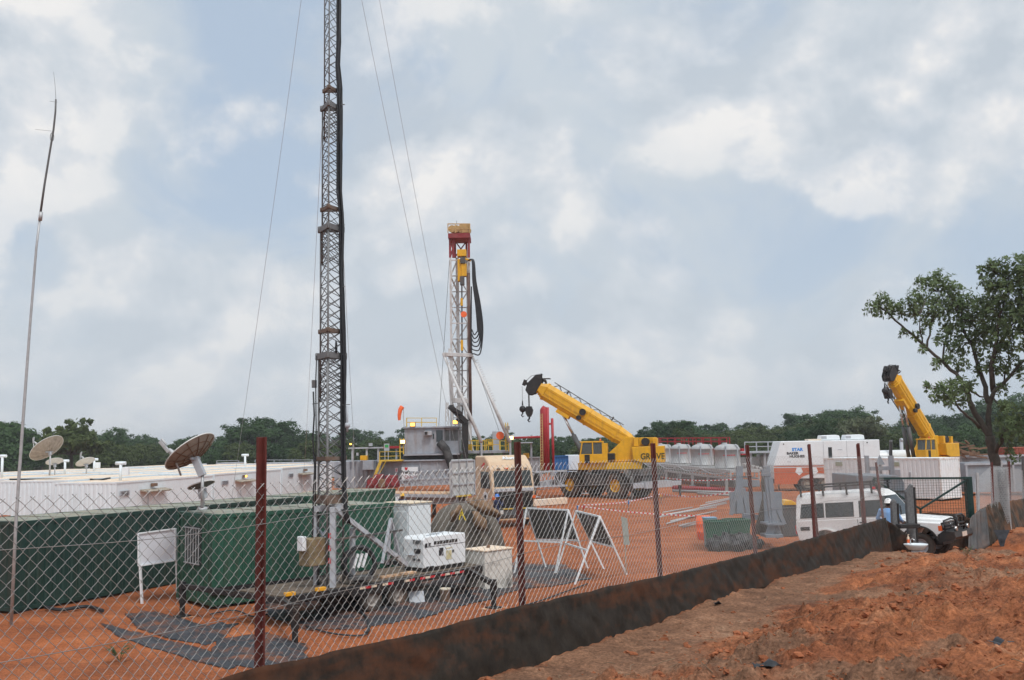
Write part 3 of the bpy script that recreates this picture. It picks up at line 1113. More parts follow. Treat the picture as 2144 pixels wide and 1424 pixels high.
def make_tree(name, label, H, Rc, kind, m, seed, lsize=0.25, dens=1.0, group='trees of the wood behind the site'):
    """kind: 'round' bushy crown, 'flat' layered savanna crown, 'open' crown on a bare trunk"""
    rnd = random.Random(seed)
    t = thing(name, label, 'tree', (0, 0, 0), 0, group)
    tr, cr = MB(), MB()
    lean = Vector((rnd.uniform(-.06, .06), rnd.uniform(-.06, .06), 0))
    fork = H * (0.22 if kind == 'round' else 0.45)
    r0 = 0.03 * H
    tr.tube([(0, 0, -0.5), Vector((0, 0, fork * .5)) + lean * fork, Vector((0, 0, fork)) + lean * fork * 2], [r0 * 1.2, r0, r0 * .8], 7)
    base = Vector((0, 0, fork)) + lean * fork * 2
    nb = {'round': 16, 'flat': 13, 'open': 11}[kind]
    for i in range(nb):
        a = i * 2.4 + rnd.uniform(-.4, .4)
        f = math.sqrt((i + 0.5) / nb)
        if kind == 'round':
            zz = H * (0.92 - 0.62 * f ** 1.7 * rnd.uniform(0.7, 1.1)) - 0.12 * H * rnd.random()
        elif kind == 'flat':
            zz = H * (0.95 - 0.26 * f * rnd.uniform(0.5, 1.4))
        else:
            zz = H * (0.93 - 0.38 * f * rnd.uniform(0.6, 1.3))
        rad = Rc * f * rnd.uniform(0.75, 1.0)
        c = Vector((math.cos(a) * rad, math.sin(a) * rad, zz))
        mid = base.lerp(c, 0.55) + Vector((0, 0, -0.04 * H))
        tr.tube([base, mid, c], [r0 * .5, r0 * .3, r0 * .08], 5)
        br = Rc * (0.40 if kind == 'round' else 0.36) * rnd.uniform(0.75, 1.25)
        leaf_blob(cr, c, br, int(300 * dens), lsize, rnd, 0.55 if kind == 'flat' else 0.75, 0.55)
        for _ in range(5):
            d = Vector((rnd.uniform(-1, 1), rnd.uniform(-1, 1), rnd.uniform(-.4, 0.9))) * br
            leaf_blob(cr, c + d, br * rnd.uniform(.28, .5), int(48 * dens), lsize, rnd, 0.7, 0.3)
    if kind == 'round':   # low skirt of foliage
        for i in range(9):
            a = rnd.uniform(0, 6.28)
            c = Vector((math.cos(a) * Rc * .8, math.sin(a) * Rc * .8, H * rnd.uniform(0.12, 0.36)))
            leaf_blob(cr, c, Rc * .38, int(160 * dens), lsize, rnd, 0.8, 0.5)
    tr.build('trunk', M_bark, t, fixn=False)
    cr.build('crown', m, t, fixn=False)
    return t


def wood():
    rnd = random.Random(5)
    L1 = 'dark green tree in the dense wood behind the site'
    L2 = 'olive green bushy tree in the wood behind the site'
    L3 = 'flat topped dark tree standing above the wood behind the site'
    protos = [make_tree('forest_tree', L1, 10, 4.6, 'round', M_leafA, 1), make_tree('forest_tree', L1, 9, 5.2, 'round', M_leafA, 2),
              make_tree('forest_tree', L2, 8, 4.4, 'round', M_leafB, 3), make_tree('forest_tree', L1, 10.5, 5.0, 'round', M_leafA, 4),
              make_tree('forest_tree', L2, 7.5, 5.0, 'round', M_leafB, 6), make_tree('forest_tree', L3, 12, 6.0, 'flat', M_leafA, 7),
              make_tree('forest_tree', L3, 11, 5.5, 'flat', M_leafA, 8)]
    used = [False] * len(protos)
    # skyline of the wood: photo pixel x -> y of the tree tops
    line_x = [-150, 0, 60, 130, 200, 270, 330, 420, 500, 600, 700, 800, 900, 1050, 1150, 1230, 1300, 1360, 1430, 1500, 1560, 1640, 1700, 1760, 1830, 1900, 2000, 2150, 2300]
    line_y = [885, 893, 905, 915, 905, 915, 922, 915, 900, 905, 908, 905, 900, 905, 915, 925, 918, 892, 880, 890, 888, 878, 866, 862, 876, 880, 868, 850, 845]

    def place(i, x, y, h, rz):
        o = protos[i]
        hs = {0: 10, 1: 9, 2: 8, 3: 10.5, 4: 7.5, 5: 12, 6: 11}[i]
        k = h / hs
        z = gz(x, y)
        if not used[i]:
            used[i] = True
            o.location = (x, y, z)
            o.rotation_euler = (0, 0, rz)
            o.scale = (k * 1.12, k * 1.12, k)
            return
        dup(o, (x, y, z), rz, None, (k * rnd.uniform(1.0, 1.3), k * rnd.uniform(1.0, 1.3), k))
    px = -170
    while px < 2330:          # front row, at the edge of the clearing
        Y = rnd.uniform(150, 172) if px < 900 else rnd.uniform(128, 160)
        top = np.interp(px, line_x, line_y) + rnd.uniform(14, 38)
        p = P(px, top, Y)
        g_ = gz(p.x, Y)
        i = rnd.choice([0, 1, 2, 2, 4, 4, 3])
        place(i, p.x, Y, max(4.0, p.z - g_), rnd.uniform(0, 6.28))
        px += rnd.uniform(38, 62)
    px = -170
    while px < 2330:          # skyline row
        Y = rnd.uniform(185, 225)
        top = np.interp(px, line_x, line_y) + rnd.uniform(-10, 16)
        p = P(px, top, Y)
        g_ = gz(p.x, Y)
        i = rnd.choice([0, 1, 3, 3, 0, 5, 6])
        place(i, p.x, Y, max(5.0, p.z - g_), rnd.uniform(0, 6.28))
        px += rnd.uniform(32, 50)
    px = -170
    while px < 2330:          # middle row closes the gaps
        Y = rnd.uniform(172, 186) if px < 900 else rnd.uniform(160, 182)
        top = np.interp(px, line_x, line_y) + rnd.uniform(8, 24)
        p = P(px, top, Y)
        i = rnd.choice([0, 1, 3, 2, 0, 4])
        place(i, p.x, Y, max(5.0, p.z - gz(p.x, Y)), rnd.uniform(0, 6.28))
        px += rnd.uniform(36, 54)
    for (px, top, Y, i) in ((560, 876, 175, 5), (530, 888, 172, 6), (10, 882, 150, 1), (1770, 856, 190, 6), (1375, 886, 150, 3), (1420, 878, 152, 0), (2090, 835, 200, 6), (2135, 828, 200, 3)):
        p = P(px, top, Y)
        place(i, p.x, Y, p.z - gz(p.x, Y), rnd.uniform(0, 6))
    p = P(155, 880, 128)
    o = make_tree('forest_tree', 'yellow green tree with a bare forked trunk standing clear of the wood', p.z - gz(p.x, 128), 4.0, 'open', M_leafB, 21, 0.30, 0.8)
    o.location = (p.x, 128, gz(p.x, 128))
    p = P(1785, 882, 140)
    o = make_tree('forest_tree', 'pale grey green tree against the dark wood near the further crane', p.z - gz(p.x, 140), 4.2, 'flat', M_leafC, 22, 0.26, 0.7)
    o.location = (p.x, 140, gz(p.x, 140))
    # scrub along the foot of the wood
    mb = MB()
    for _ in range(150):
        px = rnd.uniform(-170, 2330)
        Y = rnd.uniform(140, 150) if px < 900 else rnd.uniform(118, 132)
        p = P(px, 900, Y)
        z = gz(p.x, Y)
        leaf_blob(mb, (p.x, Y, z + 0.6), rnd.uniform(0.8, 2.0), 60, 0.3, rnd, 0.8, 0.4)
    o = mb.build('undergrowth', M_leafB, fixn=False)
    o['kind'] = 'stuff'
    mb = MB()
    for _ in range(5200):
        px = rnd.uniform(-150, 760)
        Y = rnd.uniform(126, 152)
        p = P(px, 900, Y)
        z = gz(p.x, Y)
        h = rnd.uniform(0.5, 1.1)
        a = rnd.uniform(0, 3.14)
        dx, dy = math.cos(a) * 0.25, math.sin(a) * 0.25
        mb.add([(p.x - dx, Y - dy, z - .1), (p.x + dx, Y + dy, z - .1), (p.x + dx * 1.6, Y + dy, z + h), (p.x - dx * 1.2, Y - dy, z + h * .8)], [(0, 1, 2, 3)])
    o = mb.build('grass', M_grass, fixn=False)
    o['kind'] = 'stuff'


wood()

# ------------------------------------------------------------------ steel containers and cabins
def container(name, label, loc, rz, L, W, H, mw, mr, amp=0.036, pitch=0.278, group=None, doors=False, mf=None, lift=0.12, smooth_front=False):
    """box container: local x along its length, y=0 the long front, x=0 the near end"""
    t = thing(name, label, 'container', loc, rz, group)
    mf = mf or mw
    z0, z1 = lift, lift + H
    fr = MB()
    c = 0.09
    for x in (0, L - c):
        for y in (0, W - c):
            fr.bx(x, x + c, y, y + c, z0, z1)
    for z in (z0, z1 - 0.11):
        for y in (0.004, W - 0.084):
            fr.bx(c, L - c, y, y + 0.08, z, z + 0.11)
        for x in (0.004, L - 0.084):
            fr.bx(x, x + 0.08, c, W - c, z, z + 0.11)
    for x in (-0.012, L - 0.168):
        for y in (-0.012, W - 0.152):
            fr.bx(x, x + 0.18, y, y + 0.164, z1 - 0.118, z1 + 0.006)
            fr.bx(x, x + 0.18, y, y + 0.164, z0 - 0.006, z0 + 0.118)
    fr.build('frame', mf, t, bev=0.006)
    wl = MB()
    d = amp + 0.012
    if smooth_front:
        wl.corr((c, d), (L - c, d), z0 + .05, z1 - .05, 0.006, 1.2, (0, -1))
    else:
        wl.corr((c, d), (L - c, d), z0 + .05, z1 - .05, amp, pitch, (0, -1))
    wl.corr((d, W - c), (d, c), z0 + .05, z1 - .05, amp, pitch, (-1, 0))
    wl.corr((L - c, W - d), (c, W - d), z0 + .05, z1 - .05, amp, pitch, (0, 1))
    wl.corr((L - d, c), (L - d, W - c), z0 + .05, z1 - .05, amp, pitch, (1, 0))
    wl.build('wall', mw, t)
    rf = MB()
    n = max(2, int(L / 1.5))
    rf.bx(0.03, L - 0.03, 0.03, W - 0.03, z1 - 0.05, z1 - 0.018)
    for i in range(n):
        x = L * (i + 0.5) / n
        rf.bx(x - L / n * 0.36, x + L / n * 0.36, 0.14, W - 0.14, z1 - 0.016, z1 + 0.004)
    rf.build('roof', mr, t, bev=0.008)
    fl = MB()
    for i in range(int(L / 0.6)):
        x = 0.3 + i * 0.6
        fl.bx(x, x + 0.1, 0.1, W - 0.1, z0 - 0.07, z0 + 0.02)
    fl.bx(0.12, L - 0.12, 0.11, W - 0.11, z0 + 0.021, z0 + 0.05)
    for x in (0.1, L - 0.5):
        for y in (0.02, W - 0.32):
            fl.bx(x, x + 0.4, y, y + 0.3, -0.05, z0 - 0.008)
    fl.build('base', M_black, t)
    return t


g1 = P(443, 1270, 27.0)
green1 = container('steel_container', 'bright green container standing behind the mast trailer, barred window in its end', (g1.x, g1.y, -0.42), R(41.5), 6.06, 2.44, 2.50, M_green, M_gtop)
# barred window and black rails on the near container
mb = MB()
mb.bx(-0.02, 0.02, 0.75, 1.85, 1.15, 2.25)
win = mb.build('window', mat('dark_window_panel', (0.02, 0.03, 0.028), 0.5), green1)
mb = MB()
for y in (0.80, 0.98, 1.16, 1.34, 1.52, 1.70):
    mb.bar((-0.06, y, 1.18), (-0.06, y, 2.22), 0.022)
mb.bar((-0.06, 0.75, 1.2), (-0.06, 1.8, 1.2), 0.03)
mb.bar((-0.06, 0.75, 2.2), (-0.06, 1.8, 2.2), 0.03)
mb.build('bar', M_galv, win)
mb = MB()
mb.bx(-0.03, 6.06, -0.06, -0.02, 0.42, 0.62)
mb.build('side_rail', M_black, green1)

g2 = P(27, 1288, 27.0)
green2 = container('steel_container', 'long dark green container behind the white sign board', (g2.x, g2.y, -0.47), R(62.6), 12.19, 2.44, 2.46, M_dgreen, M_gtop)
ux, uy = math.cos(R(62.6)), math.sin(R(62.6))
green3 = container('steel_container', 'green container at the far end of the long dark green one, by the flatbed', (g2.x + ux * 12.5, g2.y + uy * 12.5, -0.47), R(62.6), 6.06, 2.44, 2.46, M_green, M_gtop)

# blocks of white cabins
crz = math.atan2(0.989, 0.147)
cd_, cl_ = Vector((0.147, 0.989, 0)), Vector((-0.989, 0.147, 0))
c0 = P(242, 1075, 55.5)
c0.z = -0.35
CG = 'white site cabins standing side by side in the block'
proto = None
for r_ in range(11):
    for q_ in range(3 if r_ < 8 else 2):
        loc = c0 + cl_ * (2.55 * r_) + cd_ * (1.6 * min(r_, 6) + 0.9 * max(0, r_ - 6) + 12.4 * q_)
        loc.z = -0.35 - 0.06 * math.sin(r_ * 2.1 + q_) + 0.10 * q_
        if proto is None:
            proto = container('site_cabin', 'white cabin of the block, cream roof, closed in by cabins alike', loc, crz, 12.19, 2.44, 2.5, M_white, M_cream, 0.03, 0.30, CG, smooth_front=True, mf=M_white)
            blank = proto
            o = proto
        else:
            o = dup(blank, loc, crz, 'white cabin of the block, cream roof, closed in by cabins alike')
            o['group'] = CG
        if r_ == 0:
            o['label'] = ['white cabin at the corner of the block by the dark green container, unlit lamp box', 'white cabin with a lit lamp over its awning, next along from the corner cabin', 'white cabin at the far end of the long wall, seen behind the lattice mast'][q_]
            del o['group']
front_cabins = [o for o in COL.objects if o.name.startswith('site_cabin') and 'group' not in o.keys()]
for i, o in enumerate(front_cabins):
    a = MB()
    x0 = (2.6, 3.4, 3.6)[i]
    a.add([(x0, 0.0, 1.98), (x0 + 3.0, 0.0, 1.98), (x0 + 3.0, -0.5, 1.86), (x0, -0.5, 1.86), (x0, 0.0, 2.06), (x0 + 3.0, 0.0, 2.06), (x0 + 3.0, -0.52, 1.93), (x0, -0.52, 1.93)],
          [(0, 1, 2, 3), (4, 7, 6, 5), (0, 4, 5, 1), (2, 6, 7, 3), (0, 3, 7, 4), (1, 5, 6, 2)])
    a.build('awning', M_wood, o)
    d = MB()
    d.bx(x0 + 1.0, x0 + 1.85, -0.012, 0.02, 0.14, 1.85)
    d.build('door', M_white2, o, bev=0.004)
    l = MB()
    l.bx(x0 + 1.2, x0 + 1.65, -0.22, 0.0, 2.20, 2.38)
    lb = l.build('lamp_box', M_rust, o, bev=0.01)
    if i == 1:
        l = MB()
        l.bx(x0 + 1.22, x0 + 1.50, -0.25, -0.223, 2.22, 2.36)
        l.build('lit_glass', M_lamp, lb)
    s_ = MB()
    s_.bx(x0 - 2.2, x0 - 1.2, -0.03, -0.002, 1.78, 2.08)
    sg = s_.build('notice_plate', M_lgrey, o)
    s_ = MB()
    for k in range(3):
        s_.bx(x0 - 2.1, x0 - 1.35 + 0.08 * (k % 2), -0.038, -0.031, 1.82 + k * 0.085, 1.86 + k * 0.085)
    s_.build('lettering', M_txt, sg)
for j, o in enumerate([q for q in COL.objects if q.name.startswith('site_cabin') and 'group' in q.keys()]):
    pass
# vent pipes on the cabin roofs
for n_, (px, ty, by, Y) in enumerate(((136, 965, 980, 78), (197, 962, 980, 82), (252, 970, 1008, 57.5), (513, 953, 980, 84), (4, 955, 985, 70))):
    a, b = P(px, by, Y), P(px, ty, Y)
    a.z = 2.12
    t = thing('vent_pipe', ['white vent pipe on a cabin roof between the two small dishes', 'white vent pipe with a box on its side, on a cabin roof', 'white vent pipe at the roof corner of the nearest white cabin', 'white vent pipe on the roof behind the nearest red post', 'white vent pipe on a cabin roof behind the tall whip aerial'][n_], 'vent pipe', a)
    mb = MB()
    mb.cyl((0, 0, 0), (0, 0, b.z - a.z), 0.09, 10)
    mb.build('pipe', M_white, t)
    mb = MB()
    mb.cyl((-0.3, 0, b.z - a.z), (0.3, 0, b.z - a.z), 0.11, 10)
    mb.build('cap', M_white, t)
    if n_ in (1, 2):
        mb = MB()
        mb.bx(0.1, 0.5, -0.1, 0.1, (b.z - a.z) * .4, (b.z - a.z) * .8)
        mb.build('box', M_white2, t, bev=0.02)
# bundle of cables lying along the roof edge of the near cabins
mb = MB()
for k in range(3):
    pts = [P(0 + i * 24, 1003 + 0.30 * i + 2.0 * mnoise.noise(Vector((i * .7, k, 0))), 66.0 - 0.55 * i * (i < 10) - 0.0 * i) for i in range(11)]
    for p in pts:
        p.z = 2.20 + 0.05 * k
    mb.tube(pts, 0.03, 5)
o = mb.build('roof_cable', M_cable)
tag(o, 'dark cables lying along the roof edge of the white cabins', 'cable')


# ------------------------------------------------------------------ satellite dishes
def dish(label, base, mast_h, R_, n, mback, mface, feed=True, ribs=True, offset=(0, 0, 0), arm=None):
    t = thing('satellite_dish', label, 'satellite dish', base)
    mb = MB()
    mb.cyl((0, 0, 0), (0, 0, mast_h), 0.045 if R_ < 0.9 else 0.06, 12)
    mb.lathe([(0.14, 0), (0.14, 0.03), (0.06, 0.04)], None, 12)
    mb.build('mast', M_galv, t)
    n = Vector(n).normalized()
    Mx = n.to_track_quat('Z', 'Y').to_matrix().to_4x4()
    dep = R_ * 0.30
    ctr = Vector((0, 0, mast_h)) + Vector(offset) + n * 0.16
    Mx = Matrix.Translation(ctr) @ Mx
    prof = [(R_ * i / 10, dep * (i / 10) ** 2) for i in range(11)]
    mb = MB()
    back = [(max(r, 0.001), z - 0.012) for r, z in prof]
    mb.lathe(back, Mx, 40)
    mb.build('reflector_back', mback, t)
    mb = MB()
    mb.lathe([(max(r, 0.001), z) for r, z in prof] + [(R_ + 0.03, dep + 0.004), (R_ + 0.03, dep - 0.03), (R_, dep - 0.02)], Mx, 40)
    mb.build('reflector', mface, t)
    if ribs:
        mb = MB()
        for k in range(12):
            a = math.pi * 2 * k / 12
            pts = [Mx @ Vector((math.cos(a) * R_ * f, math.sin(a) * R_ * f, dep * f * f - 0.035)) for f in (0.12, 0.4, 0.7, 0.97)]
            mb.tube(pts, 0.014, 4)
        for f in (0.45, 0.75):
            mb.tube([Mx @ Vector((math.cos(a) * R_ * f, math.sin(a) * R_ * f, dep * f * f - 0.03)) for a in np.linspace(0, 2 * math.pi, 24)[:-1]], 0.012, 4, closed=True)
        mb.build('back_frame', M_rust if R_ < 1.0 else mback, t)
    mb = MB()
    mb.bar(Vector((0, 0, mast_h - 0.15)), ctr - n * 0.02, 0.16, 0.2)
    mb.bar(Mx @ Vector((-R_ * .3, 0, -0.05)), Mx @ Vector((R_ * .3, 0, -0.05)), 0.07)
    mb.build('mount', M_lgrey, t, bev=0.008)
    if feed:
        fp = arm or [Mx @ Vector((0, -R_, dep)), Mx @ Vector((0, -R_ * .9, R_ * 0.7)), Mx @ Vector((0, -R_ * .45, R_ * 1.25))]
        mb = MB()
        mb.tube(fp, 0.028, 8)
        for sx in (-1, 1):
            mb.tube([Mx @ Vector((sx * R_ * .55, -R_ * .8, dep)), Vector(fp[1]).lerp(Vector(fp[2]), 0.1)], 0.012, 5)
        fa = mb.build('feed_arm', M_galv, t)
        d = (Vector(fp[-1]) - Vector(fp[-2])).normalized()
        side = Vector((1, 0, 0.3)).normalized()
        mb = MB()
        e = Vector(fp[-1])
        mb.bar(e - d * 0.1, e + d * 0.30, 0.10, 0.09)
        mb.cyl(e + Vector((0.06, 0, 0)), e + Vector((0.24, 0.0, -0.16)), 0.05, 10, 0.085)
        mb.cyl(e + d * 0.1 + Vector((0.05, 0, 0.05)), e + d * 0.32 + Vector((0.05, 0, 0.05)), 0.035, 8)
        mb.build('feed_horn', M_galv, fa, bev=0.006)
    return t


b = P(421, 1066, 27.4)
ctr = P(414, 966, 27.4)
mtop = P(425, 985, 27.4)
base = Vector((P(423, 1066, 27.4).x, 27.4, 2.33))
arm = [P(379, 996, 27.2) - base, P(366, 962, 27.15) - base, P(349, 941, 27.15) - base]
dish('large brown backed satellite dish on the bright green container', base, mtop.z - base.z, 0.76, (-0.62, 0.15, 0.76), M_dish, M_dishf, True, True,
     (ctr - mtop), arm)
b2 = P(425, 1066, 28.0)
b2.z = 2.33
c2_ = P(423, 1024, 28.0)
dish('small dark satellite dish low on the bright green container', b2, c2_.z - b2.z - 0.12, 0.36, (-0.30, 0.15, 0.94), mat('dark_dish_paint', (0.10, 0.105, 0.10), 0.7), M_dishf, False, False)
for (lab, px, cy, Y, Rr_, n, fd) in (('big beige satellite dish seen from behind on a white cabin roof', 100, 943, 72, 1.28, (-0.66, 0.22, 0.72), True),
                                     ('little pale dish just below the big beige dish on the cabin roofs', 110, 969, 76, 0.62, (-0.30, 0.30, 0.90), False),
                                     ('little pale dish alone on the cabin roofs between two vent pipes', 176, 970, 76, 0.70, (-0.42, 0.25, 0.87), True)):
    c = P(px, cy, Y)
    bz = 2.15
    m_h = max(0.3, c.z - bz - 0.2)
    dish(lab, (c.x + 0.2, c.y, bz), m_h, Rr_, n, M_dish if Rr_ > 1 else M_dishf, M_dishf, fd, Rr_ > 1)

# ------------------------------------------------------------------ whip aerial
pp = [(24, 1292), (33, 1100), (41, 980), (52, 830), (63, 680), (76, 520), (84, 452), (93, 388), (104, 320), (112, 272), (116, 235), (117, 208)]
pts = [P(x, y, 25.2) for x, y in pp]
base = pts[0].copy()
base.z = gz(base.x, base.y)
t = thing('whip_aerial', 'very tall thin bent whip aerial at the end of the dark green container', 'aerial', base)
pts[0].z = base.z - 0.1
mb = MB(inv(t))
mb.tube(pts[:7], [0.042, 0.042, 0.042, 0.04, 0.034, 0.032, 0.030], 8)
mb.build('mast', M_galv, t)
mb = MB(inv(t))
mb.tube(pts[6:], [0.030, 0.028, 0.026, 0.026, 0.024, 0.022], 6)
mb.tube([pts[-1], P(115, 175, 25.2), P(112, 150, 25.2)], [0.006, 0.005, 0.003], 4)
c = P(109, 287, 25.2)
mb.tube([c + Vector((math.cos(a) * .05, 0, math.sin(a) * .12)) for a in np.linspace(0, 6.28, 14)[:-1]], 0.008, 5, closed=True)
mb.tube([P(74, 271, 25.2), P(112, 275, 25.2)], 0.004, 4)
mb.tube([P(104, 212, 25.2), P(120, 214, 25.2)], 0.004, 4)
mb.build('rod', mat('dark_rod', (0.12, 0.12, 0.12), 0.5), t)
for (x, y) in ((84, 452), (33, 1100), (63, 680)):
    pass
mb = MB(inv(t))
mb.cyl(P(84, 462, 25.2), P(86, 444, 25.2), 0.05, 10)
mb.build('clamp', M_galv, t)

# ------------------------------------------------------------------ mast trailer
TW = P(810, 1268, 26.45)
TZ = -0.4
TRZ = math.atan2(0.76, 0.65)
tr = thing('mast_trailer', 'black trailer with a tall lattice mast, black cables and stabiliser legs', 'trailer', (TW.x, TW.y, TZ), TRZ)
TI = inv(tr)
TM = TI.inverted()
mb = MB()
X0, X1 = -3.4, 4.3
for y in (0.0, 2.0):
    mb.bx(X0, X1, y, y + 0.1, 0.60, 0.78)
for x in np.linspace(X0, X1 - 0.1, 9):
    mb.bx(x, x + 0.1, 0.102, 1.998, 0.62, 0.76)
mb.bx(-1.6, 1.5, 0.55, 0.66, 0.30, 0.598)
mb.bx(-1.6, 1.5, 1.45, 1.56, 0.30, 0.598)
mb.bar((X1, 0.1, .68), (X1 + 1.5, 1.05, .62), 0.1, 0.12)
mb.bar((X1, 2.0, .68), (X1 + 1.5, 1.05, .62), 0.1, 0.12)
mb.build('frame', M_black, tr, bev=0.008)
mb = MB()
for k in range(13):
    mb.bx(X0 + 0.05, X1 - 0.05, 0.115 + k * 0.144, 0.115 + k * 0.144 + 0.135, 0.764, 0.795)
mb.build('deck', mat('dirty_deck_timber', (0.125, 0.095, 0.07), 0.85, var=0.4, vscale=4), tr)
mb = MB()
mb.bx(-1.25, 1.3, -0.02, 0.0, 0.50, 0.598)
mb.build('skirt', M_black, tr)


def wheel(parent, c, axis, r, wd, rim_m, hub_r=0.55, tread=0, tyre_m=None, lug=True, face=1):
    """tyre with shoulders and sidewalls (part 'wheel'), rim as its sub-part; axis points to the outer face"""
    axis = Vector(axis).normalized()
    Mx = Matrix.Translation(Vector(c)) @ axis.to_track_quat('Z', 'Y').to_matrix().to_4x4()
    h = wd / 2
    mb = MB()
    prof = [(r * hub_r, -h * .8), (r * .72, -h), (r * .90, -h * .98), (r * .975, -h * .78), (r, -h * .5), (r, h * .5), (r * .975, h * .78), (r * .90, h * .98), (r * .72, h), (r * hub_r, h * .8)]
    mb.lathe(prof, Mx, 36)
    if tread:
        for k in range(tread):
            a = 2 * math.pi * k / tread
            for sgn in (-1, 1):
                a2 = a + (math.pi / tread if sgn > 0 else 0)
                p = Vector((math.cos(a2) * r, math.sin(a2) * r, 0.02 * sgn))
                q = Vector((math.cos(a2 + 0.14) * r * 0.985, math.sin(a2 + 0.14) * r * 0.985, h * .92 * sgn))
                mb.bar(Mx @ p, Mx @ q, r * 0.07, r * 0.06, up=Mx.to_3x3() @ Vector((math.cos(a2), math.sin(a2), 0)))
    o = mb.build('wheel', tyre_m or M_tyre, parent, fixn=not tread)
    mb = MB()
    f = h * 0.8
    mb.lathe([(r * hub_r, f * .9), (r * hub_r * .93, f), (r * hub_r * .88, f * .7), (r * hub_r * .78, f * .35), (r * .30, f * .30), (r * .24, f * .75), (r * .20, f * .85), (0.001, f * .85)], Mx, 28)
    mb.lathe([(r * hub_r, -f * .9), (r * hub_r * .8, -f * .3), (0.001, -f * .3)], Mx, 20)
    if lug:
        for k in range(8):
            a = 2 * math.pi * k / 8
            c_ = Vector((math.cos(a) * r * .38, math.sin(a) * r * .38, f * .3))
            mb.cyl(Mx @ c_, Mx @ (c_ + Vector((0, 0, f * .18))), r * 0.035, 6)
    mb.build('rim', rim_m, o)
    return o


M_rim = mat('dusty_wheel_rim', (0.36, 0.33, 0.30), 0.6, dirt=(0.2, 0.11, 0.07), damt=0.8, dscale=3)
for x in (-0.46, 0.46):
    wheel(tr, (x, 0.14, 0.345), (0, -1, 0), 0.345, 0.22, M_rim)
    wheel(tr, (x, 1.96, 0.345), (0, 1, 0), 0.345, 0.22, M_rim)
    mb = MB()
    mb.cyl((x, 0.2, 0.345), (x, 1.9, 0.345), 0.05, 10)
    mb.build('axle', M_black, tr)
# marker tape and lamps
for k, x in enumerate(np.arange(-0.95, 2.9, 0.20)):
    if k in (3, 6, 7, 10, 14):
        continue
    mb = MB()
    mb.bx(x, x + 0.19, -0.006, -0.002, 0.665, 0.725)
    mb.build('marker_tape', M_txtr if k % 2 else M_cream, tr)
for x in (-3.3, -2.35):
    mb = MB()
    mb.bx(x, x + 0.28, -0.03, 0.09, 0.79, 0.88)
    mb.build('marker_lamp', mat('amber_paint', (0.75, 0.36, 0.02), 0.4), tr, bev=0.01)


def stabiliser(a, b, foot_z=0.0):
    mb = MB()
    a, b = Vector(a), Vector(b)
    mb.bar(a, b, 0.13, 0.13)
    d = (b - a).normalized()
    mb.bar(b - d * 0.10 + Vector((0, 0, 0.12)), Vector((b.x, b.y, 0.35)) - d * 0.1, 0.14)
    s_ = mb.build('stabiliser_arm', M_black, tr, bev=0.01)
    mb = MB()
    e = Vector((b.x, b.y, 0)) - d * 0.1
    mb.bar(e + Vector((0, 0, 0.45)), e + Vector((0, 0, foot_z + 0.03)), 0.10)
    mb.bx(e.x - .17, e.x + .17, e.y - .17, e.y + .17, foot_z - 0.0, foot_z + 0.03)
    mb.build('leg', M_black, s_)
    mb = MB()
    mb.bx(e.x - .30, e.x + .30, e.y - .24, e.y + .24, foot_z - 0.05, foot_z - 0.004)
    mb.build('foot_board', M_tan, s_)


lf = TI @ P(619, 1345, 22.0)
rf = TI @ P(1036, 1262, 26.5)
stabiliser((X0 + .05, 0.05, .69), (lf.x, lf.y, .80), gz(P(619, 1345, 22.0).x, 22.0) - TZ)
stabiliser((3.3, 0.05, .69), (rf.x, rf.y, .62), gz(P(1036, 1262, 26.5).x, 26.5) - TZ)
stabiliser((X0 + .05, 2.05, .69), (X0 - .4, 4.0, .8))
stabiliser((3.3, 2.05, .69), (2.8, 4.0, .8))

# the lattice mast: nested triangular sections, one leg towards the fence
MY = 25.7
mc = TI @ P(690, 1240, MY)


def zt(py):
    return P(692, py, MY).z - TZ


def tri(side, ang):
    r_ = side / math.sqrt(3)
    return [Vector((mc.x + r_ * math.cos(ang + k * 2.0944), mc.y + r_ * math.sin(ang + k * 2.0944), 0)) for k in range(3)]


ANG = math.atan2(-1, 0.03) - TRZ
mast_off = lambda z: Vector((0, 0, 0))


def lattice(name, side, z0, z1, step, leg_r, br_r, m):
    mb = MB()
    c = tri(side, ANG)
    n = max(1, round((z1 - z0) / step))
    for k in range(3):
        mb.tube([c[k] + Vector((0, 0, z0)), c[k] + Vector((0, 0, z1))], leg_r, 8)
    for k in range(3):
        a, b_ = c[k], c[(k + 1) % 3]
        for i in range(n):
            za, zb = z0 + (z1 - z0) * i / n, z0 + (z1 - z0) * (i + 1) / n
            if i % 2:
                a, b_ = b_, a
            p, q = a + Vector((0, 0, za)), b_ + Vector((0, 0, zb))
            mb.tube([p, q], br_r, 5)
            p2, q2 = b_ + Vector((0, 0, za)), a + Vector((0, 0, zb))
            if (i + k) % 3 == 0 or side > 0.4:
                mb.tube([p2, q2], br_r * .8, 5)
    return mb.build(name, m, tr, fixn=False)


M_mast = mat('mast_steel', (0.17, 0.175, 0.18), 0.55, metal=0.2, var=0.2, vscale=6)
lattice('mast_section', 0.66, 0.80, zt(748), 0.36, 0.030, 0.015, M_mast)
lattice('mast_section', 0.565, zt(748) - 1.2, zt(478), 0.31, 0.026, 0.0135, M_mast)
lattice('mast_section', 0.475, zt(478) - 1.0, zt(228), 0.27, 0.023, 0.0125, M_mast)
lattice('mast_section', 0.36, zt(228) - 0.9, zt(-170), 0.26, 0.020, 0.011, M_mast)
lattice('mast_section', 0.27, zt(-170) - 0.6, zt(-560), 0.30, 0.016, 0.009, M_mast)


M_brown = mat('dull_brown_steel', (0.15, 0.105, 0.08), 0.7, var=0.3, vscale=5, dirt=(0.2, 0.19, 0.18), damt=0.6, dscale=2)


